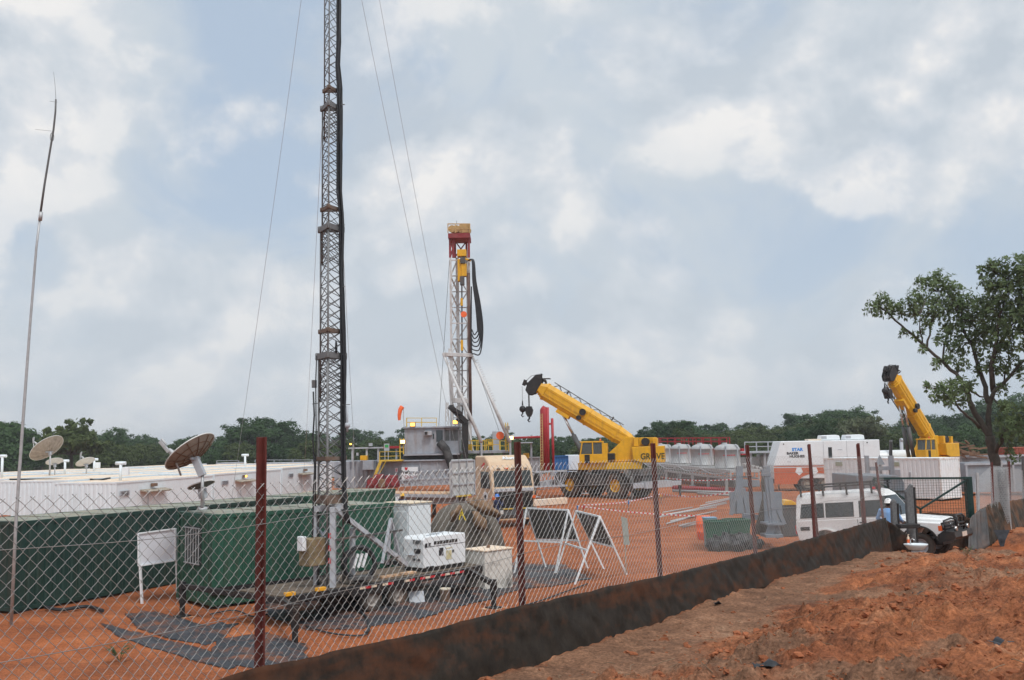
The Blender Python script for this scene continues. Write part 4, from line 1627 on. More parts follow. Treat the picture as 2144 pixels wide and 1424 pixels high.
def collar(side, z, h, m, nm='collar'):
    mb = MB()
    c = tri(side, ANG)
    for k in range(3):
        a, b_ = c[k] + Vector((0, 0, z)), c[(k + 1) % 3] + Vector((0, 0, z))
        d = (b_ - a).normalized()
        mb.bar(a - d * .05, b_ + d * .05, 0.035, h)
    for k in range(3):
        a = c[k] + Vector((0, 0, z - h * .6))
        mb.cyl(a, a + Vector((0, 0, h * 1.2)), 0.045, 8)
    mb.build(nm, m, tr)


collar(0.76, zt(745), 0.16, M_mast)
collar(0.60, zt(693), 0.10, M_brown)
collar(0.64, zt(478), 0.15, M_mast)
collar(0.50, zt(437), 0.10, M_brown)
collar(0.52, zt(224), 0.13, M_mast)
collar(0.38, zt(188), 0.09, M_brown)
collar(0.74, zt(960), 0.10, M_brown)
collar(0.80, zt(1045), 0.22, M_brown)
collar(0.42, zt(-170), 0.13, M_mast)
# side brackets and small fittings
mb = MB()
for (x, y, x2, y2) in ((722, 471, 705, 470), (722, 219, 704, 219), (725, 743, 712, 742), (733, 847, 716, 848), (654, 846, 668, 844), (722, 600, 712, 600)):
    mb.bar(TI @ P(x, y, MY), TI @ P(x2, y2, MY), 0.03, 0.02)
mb.bar(TI @ P(658, 796, MY), TI @ P(658, 812, MY), 0.10, 0.12)
mb.build('bracket', M_mast, tr)
# thick black cables down the mast
for k in range(6):
    rnd = random.Random(k)
    mb = MB()
    pts = []
    for y in range(-560, 1120, 24):
        bx_ = np.interp(y, [-560, 0, 80, 140, 180, 260, 400, 440, 480, 560, 700, 760, 900, 1000, 1060, 1090, 1120], [704, 710, 709, 706, 710, 711, 711, 715, 717, 714, 717, 719, 719, 720, 722, 726, 733])
        pts.append(TI @ P(bx_ + (k - 2.5) * 1.7 + 1.2 * math.sin(y * 0.013 + k) + rnd.uniform(-.4, .4), y, MY + 0.05 * (k % 3) - 0.05))
    mb.tube(pts, 0.022, 7)
    mb.build('cable', M_cable, tr)
mb = MB()
mb.tube([TI @ P(x, y, MY - 0.25) for x, y in ((656, 820), (658, 870), (655, 920), (659, 980), (656, 1040), (655, 1110), (652, 1150))], 0.022, 6)
mb.tube([TI @ P(x, y, MY - 0.2) for x, y in ((663, 745), (661, 800), (662, 900), (661, 1000), (660, 1060))], 0.016, 6)
mb.build('cable', M_cable, tr)
mb = MB()
for k in range(3):
    c = TI @ P(705, 728, MY - .1)
    mb.tube([c + Vector((0.09 * math.cos(a), 0.09 * math.cos(a) + 0.02 * k, (0.15 + .02 * k) * math.sin(a))) for a in np.linspace(0, 6.28, 18)[:-1]], 0.008, 5, closed=True)
mb.build('cable_loop', M_cable, tr)
# two small panel aerials right of the mast
mb = MB()
mb.cyl(TI @ P(727, 850, MY), TI @ P(727, 905, MY), 0.03, 8)
mb.ball(TI @ P(727, 891, MY), 0.085, 12)
mb.build('aerial', M_lgrey, tr)
# base frame: upright columns, back stay and winch box
mb = MB()
zc_ = 0.8
for (x0, y0, x1, y1, dY0, dY1, w_) in ((697, 1232, 697, 1062, -0.35, -0.35, 0.20), (660, 1225, 660, 1062, 0.1, 0.1, 0.12), (738, 1205, 738, 1105, 0.5, 0.5, 0.14),
                                 (700, 1065, 850, 1182, -0.1, 1.5, 0.17), (812, 1182, 818, 1090, 1.1, 1.1, 0.1), (800, 1180, 818, 1085, 0.6, 1.1, 0.08), (840, 1182, 818, 1085, 1.6, 1.1, 0.08)):
    mb.bar(TI @ P(x0, y0, MY + dY0), TI @ P(x1, y1, MY + dY1), w_, w_ * .7)
mb.bar(TI @ P(658, 1066, MY + .05), TI @ P(720, 1060, MY), 0.16)
mb.bar(TI @ P(662, 1100, MY + .2), TI @ P(690, 1140, MY), 0.05)
mb.bar(TI @ P(690, 1100, MY + .2), TI @ P(662, 1140, MY), 0.05)
mb.build('mast_foot', M_lgrey, tr, bev=0.008)
mb = MB()
mb.bar(TI @ P(703, 1130, MY - .4), TI @ P(842, 1110, MY + 1.4), 0.05)
mb.bar(TI @ P(790, 1180, MY + .7), TI @ P(838, 1165, MY + 1.3), 0.05)
mb.build('stay', M_dgrey, tr)
mb = MB()
c = TI @ P(655, 1155, MY - .35)
mb.bx(c.x - .28, c.x + .28, c.y - .22, c.y + .22, c.z - .35, c.z + .35)
wb = mb.build('winch_box', mat('camouflage_steel', (0.19, 0.15, 0.085), 0.7, var=0.5, vscale=2.5, dirt=(0.24, 0.11, 0.05), damt=0.8, dscale=3), tr, bev=0.02)
mb = MB()
mb.bx(c.x - .42, c.x - .29, c.y - .12, c.y + .12, c.z + .05, c.z + .42)
mb.build('cable_box', M_white2, wb, bev=0.02)
mb = MB()
for k in range(6):
    zz = 1.25 + k * 0.16
    p = TI @ P(697, 1232, MY - .35)
    mb.cur = 0
    if k % 2:
        mb = MB()
        mb.bx(p.x - .112, p.x - .106, p.y - 0.05, p.y + .05, zz, zz + .14)
        mb.build('marker_tape', M_txtr, tr)
# guy wires from the mast head to the ground
TOPP = {0: -303, 1: -545, 2: -505, 3: 470, 4: 224}
for k, (ya, e) in enumerate(((-303, (1008, 1145, 37)), (-545, (1018, 1145, 37.3)), (-505, (462, 1195, 35.0)), (224, (632, 1055, 60)), (476, (757, 1120, 40)))):
    a = TI @ P(697 if ya < 0 else (676 if k == 3 else 716), ya, MY)
    q = P(*e)
    q.z = gz(q.x, q.y)
    q = TI @ q
    pts = [a.lerp(q, i / 24) - Vector((0, 0, 0.55 * math.sin(math.pi * i / 24))) for i in range(25)]
    mb = MB()
    mb.tube(pts, 0.006, 5)
    mb.build('guy_wire', M_galv, tr)

# generator set on the trailer
gs = thing('generator_set', 'white box generator standing on the mast trailer', 'generator', TM @ Vector((1.7, 0.32, 0.80)), TRZ)
L_, W_, H_ = 1.75, 0.85, 0.98
mb = MB()
mb.prism([(0, 0.10), (0, H_ - .08), (0.08, H_), (L_ - .04, H_), (L_, H_ - .04), (L_, 0.10)], 0, W_)
body = mb.build('body', M_white2, gs, bev=0.02)
mb = MB()
mb.bx(0.03, L_ - .03, 0.02, W_ - .02, 0, 0.098)
mb.build('skid', M_black, gs)
mb = MB()
for k, x in enumerate(np.arange(0.42, 1.40, 0.125)):
    mb.bx(x, x + 0.10, -0.012, 0.002, 0.74, 0.83)
mb.build('vent', M_black, gs)
mb = MB()
mb.bx(0.06, L_ - .02, -0.007, -0.001, 0.685, 0.70)
mb.bx(0.05, 0.15, -0.012, 0.002, 0.68, 0.80)
mb.bx(0.20, 0.29, -0.012, 0.002, 0.68, 0.80)
mb.build('stripe', M_txt, gs)
mb = MB()
mb.bx(0.62, 0.80, -0.012, 0.002, 0.40, 0.62)
mb.bx(1.18, 1.24, -0.02, 0.002, 0.44, 0.52)
mb.bx(0.10, 0.40, -0.008, 0.002, 0.105, 0.14)
mb.build('label_plate', M_txt, gs)
mb = MB()
mb.bx(0.92, 1.18, -0.012, 0.002, 0.58, 0.60)
mb.bx(0.92, 1.14, -0.012, 0.002, 0.26, 0.52)
mb.build('access_plate', mat('pale_yellow_plate', (0.55, 0.5, 0.3), 0.5), gs)
mb = MB()
for k in range(4):
    mb.bx(-0.012, 0.002, 0.10, 0.42, 0.78 + k * .03, 0.795 + k * .03)
mb.bx(-0.012, 0.002, 0.12, 0.38, 0.50, 0.64)
for k in range(3):
    mb.bx(-0.03, 0.002, 0.15 + k * 0.1, 0.2 + k * .1, 0.30, 0.36)
mb.build('control_panel', M_txt, gs)
mb = MB()
mb.bar((-0.10, 0.5, 0.46), (-0.005, 0.5, 0.46), 0.35, 0.02)
mb.bx(0.75, 0.95, 0.3, 0.5, H_, H_ + 0.03)
mb.bar((0.3, 0.2, H_ + .012), (1.5, 0.7, H_ + .012), 0.02)
mb.build('fitting', M_lgrey, gs)

# coil of black hose on the trailer deck
cc = P(752, 1180, 26.0)
t = thing('hose_coil', 'upright coil of thick black hose on the trailer beside the mast foot', 'hose', cc)
cam_dir = Vector((0.45, -1, 0.1)).normalized()
Mx = cam_dir.to_track_quat('Z', 'Y').to_matrix().to_4x4()
for k in range(5):
    mb = MB()
    r_ = 0.44 - 0.03 * (k % 3)
    mb.tube([Mx @ Vector(((r_ + .02 * math.sin(3 * a + k)) * math.cos(a), (r_ + 0.02 * math.cos(2 * a + k)) * math.sin(a), (k - 2) * 0.06 + 0.03 * math.sin(a))) for a in np.linspace(0, 6.283, 34)[:-1]], 0.034, 8, closed=True)
    mb.build('hose', M_cable, t)
for i, a in enumerate((0.3, 0.75, 1.2)):
    mb = MB()
    mb.bar(Mx @ Vector((-0.18 + i * .12, -0.1, 0.1)), Mx @ Vector((-0.06 + i * .12, 0.26, 0.12)), 0.06)
    mb.build('spool_bar', M_white2, t)
mb = MB()
mb.bar(Mx @ Vector((-.35, -.36, 0)), Mx @ Vector((.35, -.36, 0)), 0.5, 0.08)
mb.build('tray', M_dgrey, t)

# ------------------------------------------------------------------ things round the trailer
def boxy(name, label, cat, corner, rz, wx, wy, H, m, lid=None, bev=0.02):
    t = thing(name, label, cat, corner, rz)
    mb = MB()
    mb.bx(0, wx, 0, wy, 0, H)
    mb.build('body', m, t, bev=bev)
    if lid:
        mb = MB()
        mb.bx(-0.03, wx + .03, -0.03, wy + .03, H + .004, H + .05)
        mb.build('lid', lid, t, bev=0.012)
    return t


c = P(857, 1200, 31.0)
cab = boxy('storage_cabinet', 'tall plain white cabinet behind the white generator', 'cabinet', (c.x, c.y, gz(c.x, c.y) - .05), R(50), 1.0, 1.15, 2.62, M_white2, mat('cream_lid', (0.66, 0.56, 0.42), 0.6))
mb = MB()
mb.bx(-0.015, 0.0, 0.06, 1.09, 0.1, 2.38)
d_ = mb.build('door', M_white2, cab, bev=0.006)
mb = MB()
mb.bx(-0.03, -0.014, 0.14, 0.24, 1.1, 1.3)
mb.build('handle', M_dgrey, d_)
c = P(1016, 1222, 29.3)
M_stain = mat('stained_white_paint', (0.62, 0.60, 0.55), 0.6, dirt=(0.05, 0.046, 0.042), damt=0.95, dscale=1.7)
tk = boxy('fuel_tank', 'stained white steel tank behind the right end of the mast trailer', 'tank', (c.x, c.y, gz(c.x, c.y)), R(44), 1.15, 0.95, 1.18, M_stain, M_cream, 0.03)
mb = MB()
mb.cyl((0.6, 0.5, 1.22), (0.6, 0.5, 1.32), 0.06, 10)
mb.build('filler', M_rust, tk)
c = P(932, 1251, 27.6)
t = thing('bucket', 'dirty white bucket under the mast trailer', 'bucket', (c.x, c.y, gz(c.x, c.y)))
mb = MB()
mb.lathe([(0.001, 0.01), (0.125, 0.0), (0.15, 0.36), (0.158, 0.36), (0.158, 0.41), (0.14, 0.41), (0.12, 0.03), (0.001, 0.03)], None, 20)
mb.build('body', mat('stained_bucket_plastic', (0.58, 0.54, 0.44), 0.5, dirt=(0.45, 0.2, 0.08), damt=0.7, dscale=3), t)
mb = MB()
mb.tube([(0.16 * math.cos(a), 0.05, 0.38 - 0.14 * math.sin(a)) for a in np.linspace(0, math.pi, 9)], 0.004, 5)
mb.build('handle', M_galv, t)
c = P(874, 1256, 27.4)
mb = MB(Matrix.Translation((c.x, c.y, gz(c.x, c.y))) @ Matrix.Rotation(R(20), 4, 'Z') @ Matrix.Rotation(R(-28), 4, 'X'))
mb.bx(-0.22, 0.22, -0.01, 0.01, 0, 0.36)
tag(mb.build('loose_board', M_lgrey, bev=0.004), 'small pale board leaning behind the trailer wheels', 'board')
c = P(735, 1236, 26.9)
mb = MB(TI.inverted())
mb.bx(0.1, 1.4, 0.3, 0.5, 0.80, 0.86)
tag(mb.build('timber_plank', M_tan, bev=0.006), 'pale timber plank lying on the trailer deck', 'plank')

# mound under a tarpaulin
c = P(978, 1180, 34.0)
zg = gz(c.x, c.y)
t = thing('covered_heap', 'dome shaped heap under a ribbed grey brown tarpaulin', 'heap', (c.x, c.y, zg))
mb = MB()
na, nh = 72, 22
for j in range(nh + 1):
    h = j / nh
    for i in range(na):
        a = 2 * math.pi * i / na
        rr = 1.42 * math.cos(h * math.pi / 2) ** 0.62
        fold = 1 + 0.030 * math.sin(a * 24) * (1 - h) + 0.07 * mnoise.noise(Vector((math.cos(a) * 1.5, math.sin(a) * 1.5, h * 2)))
        x = rr * fold * math.cos(a) - 0.10 * h
        mb.v.append(Vector((x, rr * fold * math.sin(a), 2.42 * math.sin(h * math.pi / 2) ** 0.9 - .03)))
for j in range(nh):
    for i in range(na):
        i2 = (i + 1) % na
        mb.f.append((j * na + i, j * na + i2, (j + 1) * na + i2, (j + 1) * na + i))
        mb.sm.append(True)
        mb.mi.append(0)
mb.build('tarpaulin', M_tarp, t)


def sack(px, py, Y, sx, sy, sz, rot, label, seed):
    c = P(px, py, Y)
    mb = MB(Matrix.Translation(c) @ Matrix.Rotation(R(rot), 4, 'Y'))
    mb.ball((0, 0, 0), 1, 20, (sx, sy, sz), 0.45, seed)
    return tag(mb.build('sack', M_sack), label, 'sack')


sack(1012, 1062, 32.8, 0.60, 0.30, 0.20, 28, 'large brown sacking draped over the covered heap, near the truck', 1)
sack(955, 1075, 32.6, 0.30, 0.2, 0.13, -55, 'small brown sacking on the covered heap beside the yellow straps', 2)
sack(1004, 1092, 32.5, 0.34, 0.2, 0.20, 65, 'brown sacking hanging low on the covered heap under the large one', 4)
c = P(967, 1078, 32.35)
t = thing('yellow_straps', 'yellow harness straps hanging on the covered heap', 'straps', c)
mb = MB()
for pl in (((0, 0, .14), (-.05, 0, 0), (-.09, 0, -.16)), ((0, 0, .14), (.05, 0, -.02), (.13, 0, -.20)), ((-.05, 0, 0), (.05, 0, -.02)), ((0, 0, .2), (0, 0, .05))):
    for a, b_ in zip(pl[:-1], pl[1:]):
        mb.bar(a, b_, 0.06, 0.03)
mb.build('webbing', mat('yellow_webbing', (0.75, 0.55, 0.03), 0.7), t)

# blank sign board on a post
c = P(297, 1252, 28.6)
t = thing('sign_board', 'blank white sign board on white posts before the dark green container', 'sign', (c.x, c.y, gz(c.x, c.y)))
SI = inv(t)
a, b_, c_, d = (SI @ P(x, y, Y) for x, y, Y in ((290, 1117, 28.6), (367, 1107, 29.1), (367, 1173, 29.1), (290, 1185, 28.6)))
mb = MB()
nrm = Vector((0.4, -1, 0)).normalized() * 0.02
mb.add([a, b_, c_, d, a - nrm, b_ - nrm, c_ - nrm, d - nrm], [(0, 3, 2, 1), (4, 5, 6, 7), (0, 1, 5, 4), (1, 2, 6, 5), (2, 3, 7, 6), (3, 0, 4, 7)])
mb.build('board', mat('sign_white', (0.66, 0.69, 0.74), 0.5, var=0.04), t)
mb = MB()
for p, q in ((a, b_), (b_, c_), (c_, d), (d, a)):
    mb.bar(p + nrm, q + nrm, 0.05, 0.04)
mb.build('frame', M_white2, t)
for p, q in ((a, SI @ Vector((P(298, 1252, 28.6).x, 28.6, -.5))), (b_, SI @ Vector((P(373, 1252, 29.3).x, 29.3, -.5)))):
    mb = MB()
    mb.bar(p - nrm * 2, q, 0.06)
    mb.build('post', M_white2, t)


# A-frame sign stands seen from behind
def aframe(label, tl, tr_, fl, fr, rl, rr):
    G = lambda px, py: on_ground(px, py, 0.0)
    FL, FR, RL, RR = G(*fl), G(*fr), G(*rl), G(*rr)
    for v in (FL, FR, RL, RR):
        v.z = gz(v.x, v.y)
    Yl, Yr = (FL.y + RL.y) / 2, (FR.y + RR.y) / 2
    TL, TR = P(tl[0], tl[1], Yl), P(tr_[0], tr_[1], Yr)
    t = thing('sign_stand', label, 'sign stand', (FL + RR) / 2 * Vector((1, 1, 0)).x if False else Vector(((FL.x + RR.x) / 2, (FL.y + RR.y) / 2, FL.z)))
    I = inv(t)
    FL, FR, RL, RR, TL, TR = (I @ v for v in (FL, FR, RL, RR, TL, TR))
    w_ = 0.05
    for p, q in ((TL, FL), (TR, FR), (TL, RL), (TR, RR)):
        mb = MB()
        mb.bar(p, q, w_)
        mb.build('leg', M_white2, t, bev=0.004)
    mb = MB()
    mb.bar(TL, TR, w_)
    mb.bar(TL.lerp(FL, .5), TR.lerp(FR, .5), w_)
    mb.bar(TL.lerp(RL, .52), TR.lerp(RR, .52), w_)
    mb.build('rail', M_white2, t)
    n = (TR - TL).cross(RR - TR).normalized() * 0.012
    e = [TL.lerp(TR, .03), TL.lerp(TR, .97), TR.lerp(RR, .5), TL.lerp(RL, .5)]
    mb = MB()
    mb.add([v + n for v in e] + [v - n for v in e], [(0, 1, 2, 3), (7, 6, 5, 4), (0, 4, 5, 1), (1, 5, 6, 2), (2, 6, 7, 3), (3, 7, 4, 0)])
    mb.build('panel', mat('dark_sign_back', (0.085, 0.08, 0.075), 0.6), t)
    mb = MB()
    mb.bar(TL.lerp(TR, .5) - n * 2, TL.lerp(TR, .5).lerp(RL.lerp(RR, .5), .5) - n * 2, 0.03)
    mb.build('stiffener', M_lgrey, t)


aframe('white framed sign stand with a dark panel, wider one next to the red post', (1103, 1064), (1190, 1068), (1076, 1180), (1161, 1186), (1143, 1172), (1230, 1181))
aframe('white framed sign stand with a dark panel, leaning one near the small grey sign', (1206, 1070), (1256, 1082), (1161, 1188), (1203, 1210), (1264, 1184), (1312, 1199))
c = on_ground(1312, 1200, 0.0)
t = thing('small_sign', 'small grey sign on a thin stake, edge turned to the fence', 'sign', (c.x, c.y, gz(c.x, c.y)))
I = inv(t)
mb = MB()
mb.bar(I @ P(1311, 1200, c.y), I @ P(1307, 1086, c.y), 0.03)
mb.build('stake', M_wood, t)
mb = MB()
mb.prism([((I @ P(x, y, c.y)).x, (I @ P(x, y, c.y)).z) for x, y in ((1300, 1081), (1313, 1085), (1318, 1141), (1306, 1140))], -0.05, -0.02)
mb.build('plate', mat('grey_green_plate', (0.28, 0.31, 0.28), 0.6), t)

# ------------------------------------------------------------------ drilling rig
def smooth(pts, n=6):
    """rounded curve through the points"""
    out = []
    for i in range(len(pts) - 1):
        p0, p1, p2, p3 = pts[max(i - 1, 0)], pts[i], pts[i + 1], pts[min(i + 2, len(pts) - 1)]
        for k in range(n):
            t_ = k / n
            out.append(0.5 * ((2 * p1) + (p2 - p0) * t_ + (2 * p0 - 5 * p1 + 4 * p2 - p3) * t_ ** 2 + (3 * p1 - p0 - 3 * p2 + p3) * t_ ** 3))
    return out + [pts[-1]]


def pbox(mb, x0, y0, x1, y1, Y, dep):
    """box whose front face spans the photo rectangle at distance Y, going dep metres back (upright)"""
    xa, zt_ = XZ(x0, y0, Y)
    xb, zb = XZ(x1, y1, Y)
    xa2, zt2 = XZ(x0, y1, Y)
    xb2, zb2 = XZ(x1, y0, Y)
    xl, xr = (xa + xa2) / 2, (xb + xb2) / 2
    z1, z0 = (zt_ + zb2) / 2, (zb + zt2) / 2
    return mb.bx(xl, xr, Y, Y + dep, z0, z1)


def rail(mb, pts, h, r=0.03, posts=1.2, mid=True):
    """handrail along a polyline of foot points"""
    first = True
    closed = (Vector(pts[0]) - Vector(pts[-1])).length < 1e-4
    for p, q in zip(pts[:-1], pts[1:]):
        p, q = Vector(p), Vector(q)
        L = (q - p).length
        n = max(1, round(L / posts))
        for i in range(0 if first else 1, n + 1):
            a = p.lerp(q, i / n)
            if i == n and closed and q == Vector(pts[-1]):
                continue
            mb.bar(a, a + Vector((0, 0, h)), r * 1.3)
        first = False
        for k in ((0.5, 1.0) if mid else (1.0,)):
            mb.bar(p + Vector((0, 0, h * k)), q + Vector((0, 0, h * k)), r)


RB = P(960, 1030, 80)
rig = thing('drilling_rig', 'drilling rig with a tall white mast, red crown and grey cabin', 'drilling rig', (RB.x, 80, 0))
RI = inv(rig)
mb = MB(RI)
pbox(mb, 800, 966, 950, 1014, 78.5, 5.0)
for x in (805, 840, 878, 915, 945):
    pbox(mb, x, 966, x + 3, 1012, 78.42, 0.078)
pbox(mb, 800, 963, 950, 966, 78.3, 5.4)
mb.build('substructure', M_grey, rig, bev=0.02)
mb = MB(RI)
pbox(mb, 842, 953, 960, 963, 79.4, 4.0)
pbox(mb, 950, 966, 1062, 1008, 80.5, 3.0)
for x in (930, 944, 1000, 1030, 1055):
    mb.bar(P(x, 945, 79.5), P(x + 8, 1010, 79.5), 0.2)
mb.build('under_floor', M_dgrey, rig)
dh = MB(RI)
pbox(dh, 847, 896, 930, 950, 78.6, 3.2)
pbox(dh, 930.3, 923, 961, 950, 78.75, 3.0)
pbox(dh, 930.3, 896, 961, 900, 78.75, 3.0)
pbox(dh, 845, 893, 962, 896.3, 78.4, 3.7)
for x in (930.3, 941, 959):
    pbox(dh, x, 900, x + 2, 923, 78.77, 0.1)
pbox(dh, 845, 950, 962, 953.5, 78.3, 4.0)
dho = dh.build('cabin', M_grey, rig, bev=0.015)
mb = MB(RI)
pbox(mb, 932, 900, 959, 923, 78.85, 0.06)
mb.build('window', mat('hazy_cabin_glass', (0.13, 0.14, 0.14), 0.2, var=0.4, vscale=2), dho)
mb = MB(RI)
pbox(mb, 913.5, 901, 927, 925, 78.56, 0.035)
mb.build('window', M_glass, dho)
mb = MB(RI)
pbox(mb, 906, 908, 909, 919, 78.56, 0.03)
mb.build('window_slot', M_glass, dho)
mb = MB(RI)
pbox(mb, 888, 902.5, 904, 911.5, 78.15, 0.44)
mb.build('air_conditioner', M_lgrey, dho, bev=0.02)
mb = MB(RI)
pbox(mb, 889, 904, 895, 910, 78.12, 0.028)
mb.build('fan_grille', M_black, dho)
mb = MB(RI)
mb.tube([P(920, 926, 78.4), P(933, 940, 78.3), P(942, 965, 78.2), P(950, 985, 78.2), P(955, 1005, 78.3)], 0.35, 8)
mb.build('exhaust_duct', mat('sooty_duct', (0.035, 0.034, 0.034), 0.9, var=0.5, vscale=1.5, dirt=(0.2, 0.19, 0.19), damt=0.5), rig)


def railing(name, pts, h, m, parent, root_inv, **kw):
    mb = MB(root_inv)
    rail(mb, pts, h, **kw)
    return mb.build(name, m, parent)


railing('roof_railing', [P(851, 894, 78.6), P(914, 894, 78.6), P(914, 893, 81.4), P(852, 893, 81.4), P(851, 894, 78.6)], 0.72, M_yrail, rig, RI, r=0.035)
railing('stair_railing', [P(795, 965, 77.8), P(838, 964, 77.8)], 0.72, M_yrail, rig, RI, r=0.04)
mb = MB(RI)
pbox(mb, 793, 963, 842, 966, 77.3, 1.2)
mb.build('landing', M_yrail, rig)
mb = MB(RI)
for Yo in (77.3, 78.2):
    mb.bar(P(797, 966, Yo), P(781, 1006, Yo), 0.08, 0.22)
    mb.bar(P(810, 962, Yo), P(790, 1000, Yo), 0.05)
for i in range(8):
    f = (i + .5) / 8
    a = P(797 - 16 * f, 966 + 40 * f, 77.3)
    mb.bx(a.x - .12, a.x + .12, 77.32, 78.18, a.z - .02, a.z + .02)
mb.build('stair', M_yrail, rig)
# yellow lamp tower beside the cabin
mb = MB(RI)
for x in (837.5, 845):
    mb.bar(P(x, 951, 77.9), P(x, 918, 77.9), 0.09)
for y in (922, 930, 938, 946):
    mb.bar(P(837.5, y, 77.9), P(845, y, 77.9), 0.06)
mb.build('lamp_tower', M_yrail, rig)


def lamp(px, py, Y, m, parent, I, r=0.22):
    c = P(px, py, Y)
    mb = MB(I)
    mb.bx(c.x - r, c.x + r, Y, Y + 0.3, c.z - r * .8, c.z + r * .8)
    o = mb.build('lamp', M_rust, parent, bev=0.03)
    mb = MB(I)
    mb.bx(c.x - r * .8, c.x + r * .8, Y - 0.02, Y - 0.003, c.z - r * .6, c.z + r * .6)
    mb.build('lit_glass', m, o)


for (x, y, Y, m) in ((864, 889, 78.3, M_lamp), (953, 884, 78.6, M_lamp), (843, 925, 77.7, M_lampw), (1070, 917, 79.0, M_lampw)):
    lamp(x, y, Y, m, rig, RI)
# drill floor with railings, right of the cabin
mb = MB(RI)
pbox(mb, 962, 944, 1068, 949, 79.0, 5.0)
mb.build('drill_floor', M_grey, rig)
for pts in ([P(973, 944, 79.1), P(1015, 944, 79.1)], [P(1018, 942, 79.0), P(1046, 942, 79.0)], [P(973, 944, 83.5), P(1060, 944, 83.5)], [P(1058, 942, 79), P(1066, 942, 79)]):
    railing('floor_railing', pts, 0.86, M_yrail, rig, RI, r=0.05, posts=0.5)
for a_ in ((974, 930, 989, 943, 79.25, 0.05), (1022, 925, 1033, 934, 79.05, 0.05)):
    mb = MB(RI)
    pbox(mb, *a_)
    mb.build('floor_panel', M_yrail, rig)
mb = MB(RI)
pbox(mb, 1031, 903, 1046, 945, 80.5, 0.9)
pbox(mb, 1006, 925, 1010, 955, 78.8, 0.3)
pbox(mb, 1066, 920, 1070.5, 955, 78.8, 0.3)
mb.build('floor_post', M_lgrey, rig, bev=0.02)
mb = MB(RI)
c = P(1047, 912, 78.9)
mb.cyl((c.x, 78.9, c.z), (c.x, 79.0, c.z), 0.33, 20)
mb.build('orange_disc', M_hivis, rig)
mb = MB(RI)
for x in (1058, 1063):
    mb.bar(P(x + 2, 945, 78.7), P(x, 885, 78.7), 0.08)
for i in range(9):
    y = 890 + i * 6
    mb.bar(P(1058.5, y, 78.7), P(1064.5, y, 78.7), 0.05)
mb.build('ladder', M_yrail, rig)

# mast
M_rigw = mat('white_mast_paint', (0.55, 0.55, 0.55), 0.5, dirt=(0.28, 0.23, 0.19), damt=0.6, dscale=0.9)
mb = MB(RI)
Ya, Yb = 80.2, 81.7


def ln(x0, x1, y, y0=540.0, y1=938.0):
    return x0 + (x1 - x0) * (y - y0) / (y1 - y0)


legs = [(lambda y: P(ln(943, 947, y), y, Ya)), (lambda y: P(ln(982, 985, y), y, Ya)), (lambda y: P(ln(957, 962, y), y, Yb)), (lambda y: P(ln(978, 982, y), y, Yb))]
for i, l in enumerate(legs):
    mb.bar(l(540), l(742), 0.17 if i != 2 else 0.26)
    mb.bar(l(742), l(945), 0.24 if i != 2 else 0.30)
ys = list(range(545, 945, 33))
for k, (ya, yb) in enumerate(zip(ys[:-1], ys[1:])):
    for (i, j) in ((0, 2), (2, 3), (3, 1), (1, 3)):
        a, b_ = (legs[i], legs[j]) if k % 2 else (legs[j], legs[i])
        mb.bar(a(ya), b_(yb), 0.09)
        mb.bar(legs[i](ya), legs[j](ya), 0.09)
    mb.bar(legs[0](ya), legs[1](ya) if k % 4 == 0 else legs[2](yb), 0.10)
    mb.bar(legs[0](yb), legs[2](ya), 0.07)
mb.build('mast', M_rigw, rig)
mb = MB(RI)
mb.bar(P(927, 742, Ya - .2), P(990, 744, Ya - .2), 0.28, 0.3)
mb.bar(P(928, 742, Ya - .2), P(945, 746, Yb), 0.2)
mb.bar(P(943, 730, Ya), P(943, 752, Ya), 0.32)
mb.bar(P(985, 735, Ya), P(985, 752, Ya), 0.32)
mb.bar(P(944, 838, Ya), P(986, 840, Ya), 0.3, 0.4)
mb.build('mast_collar', M_rigw, rig, bev=0.02)
# red crown
mb = MB(RI)
for (x, Y) in ((942.5, Ya), (982, Ya), (953, Yb), (977, Yb), (949, Ya)):
    mb.bar(P(x, 540, Y), P(x - .5, 492, Y), 0.18)
for x0, x1, y0, y1 in ((943, 982, 500, 500), (943, 953, 505, 538), (953, 943, 505, 538)):
    mb.bar(P(x0, y0, Ya), P(x1, y1, Ya), 0.12)
mb.bar(P(953, 505, Yb), P(977, 538, Yb), 0.1)
mb.bar(P(977, 505, Yb), P(953, 538, Yb), 0.1)
pbox(mb, 938, 488, 984, 498, 79.8, 2.3)
mb.build('crown', mat('dull_red_paint', (0.24, 0.028, 0.034), 0.6, var=0.2, dirt=(0.2, 0.1, 0.07), damt=0.4), rig, bev=0.015)
M_crail = mat('faded_yellow_crown_rail', (0.50, 0.33, 0.14), 0.6, var=0.25)
mb = MB(RI)
rail(mb, [P(938, 488, 79.8), P(984, 488, 79.8), P(984, 488, 82), P(938, 488, 82), P(938, 488, 79.8)], 0.80, r=0.06, posts=0.6)
mb.build('crown_railing', M_crail, rig)
mb = MB(RI)
for x in (946, 955, 964, 973):
    a = P(x, 479, 80.4)
    mb.cyl(a, a + Vector((0.22, 0.9, 0)), 0.32, 16)
pbox(mb, 962, 470, 983, 487, 80.0, 0.06)
mb.build('crown_sheave', M_crail, rig)
mb = MB(RI)
mb.bar(P(956, 470, 80), P(956, 462, 80), 0.03)
mb.build('crown_aerial', M_dgrey, rig)
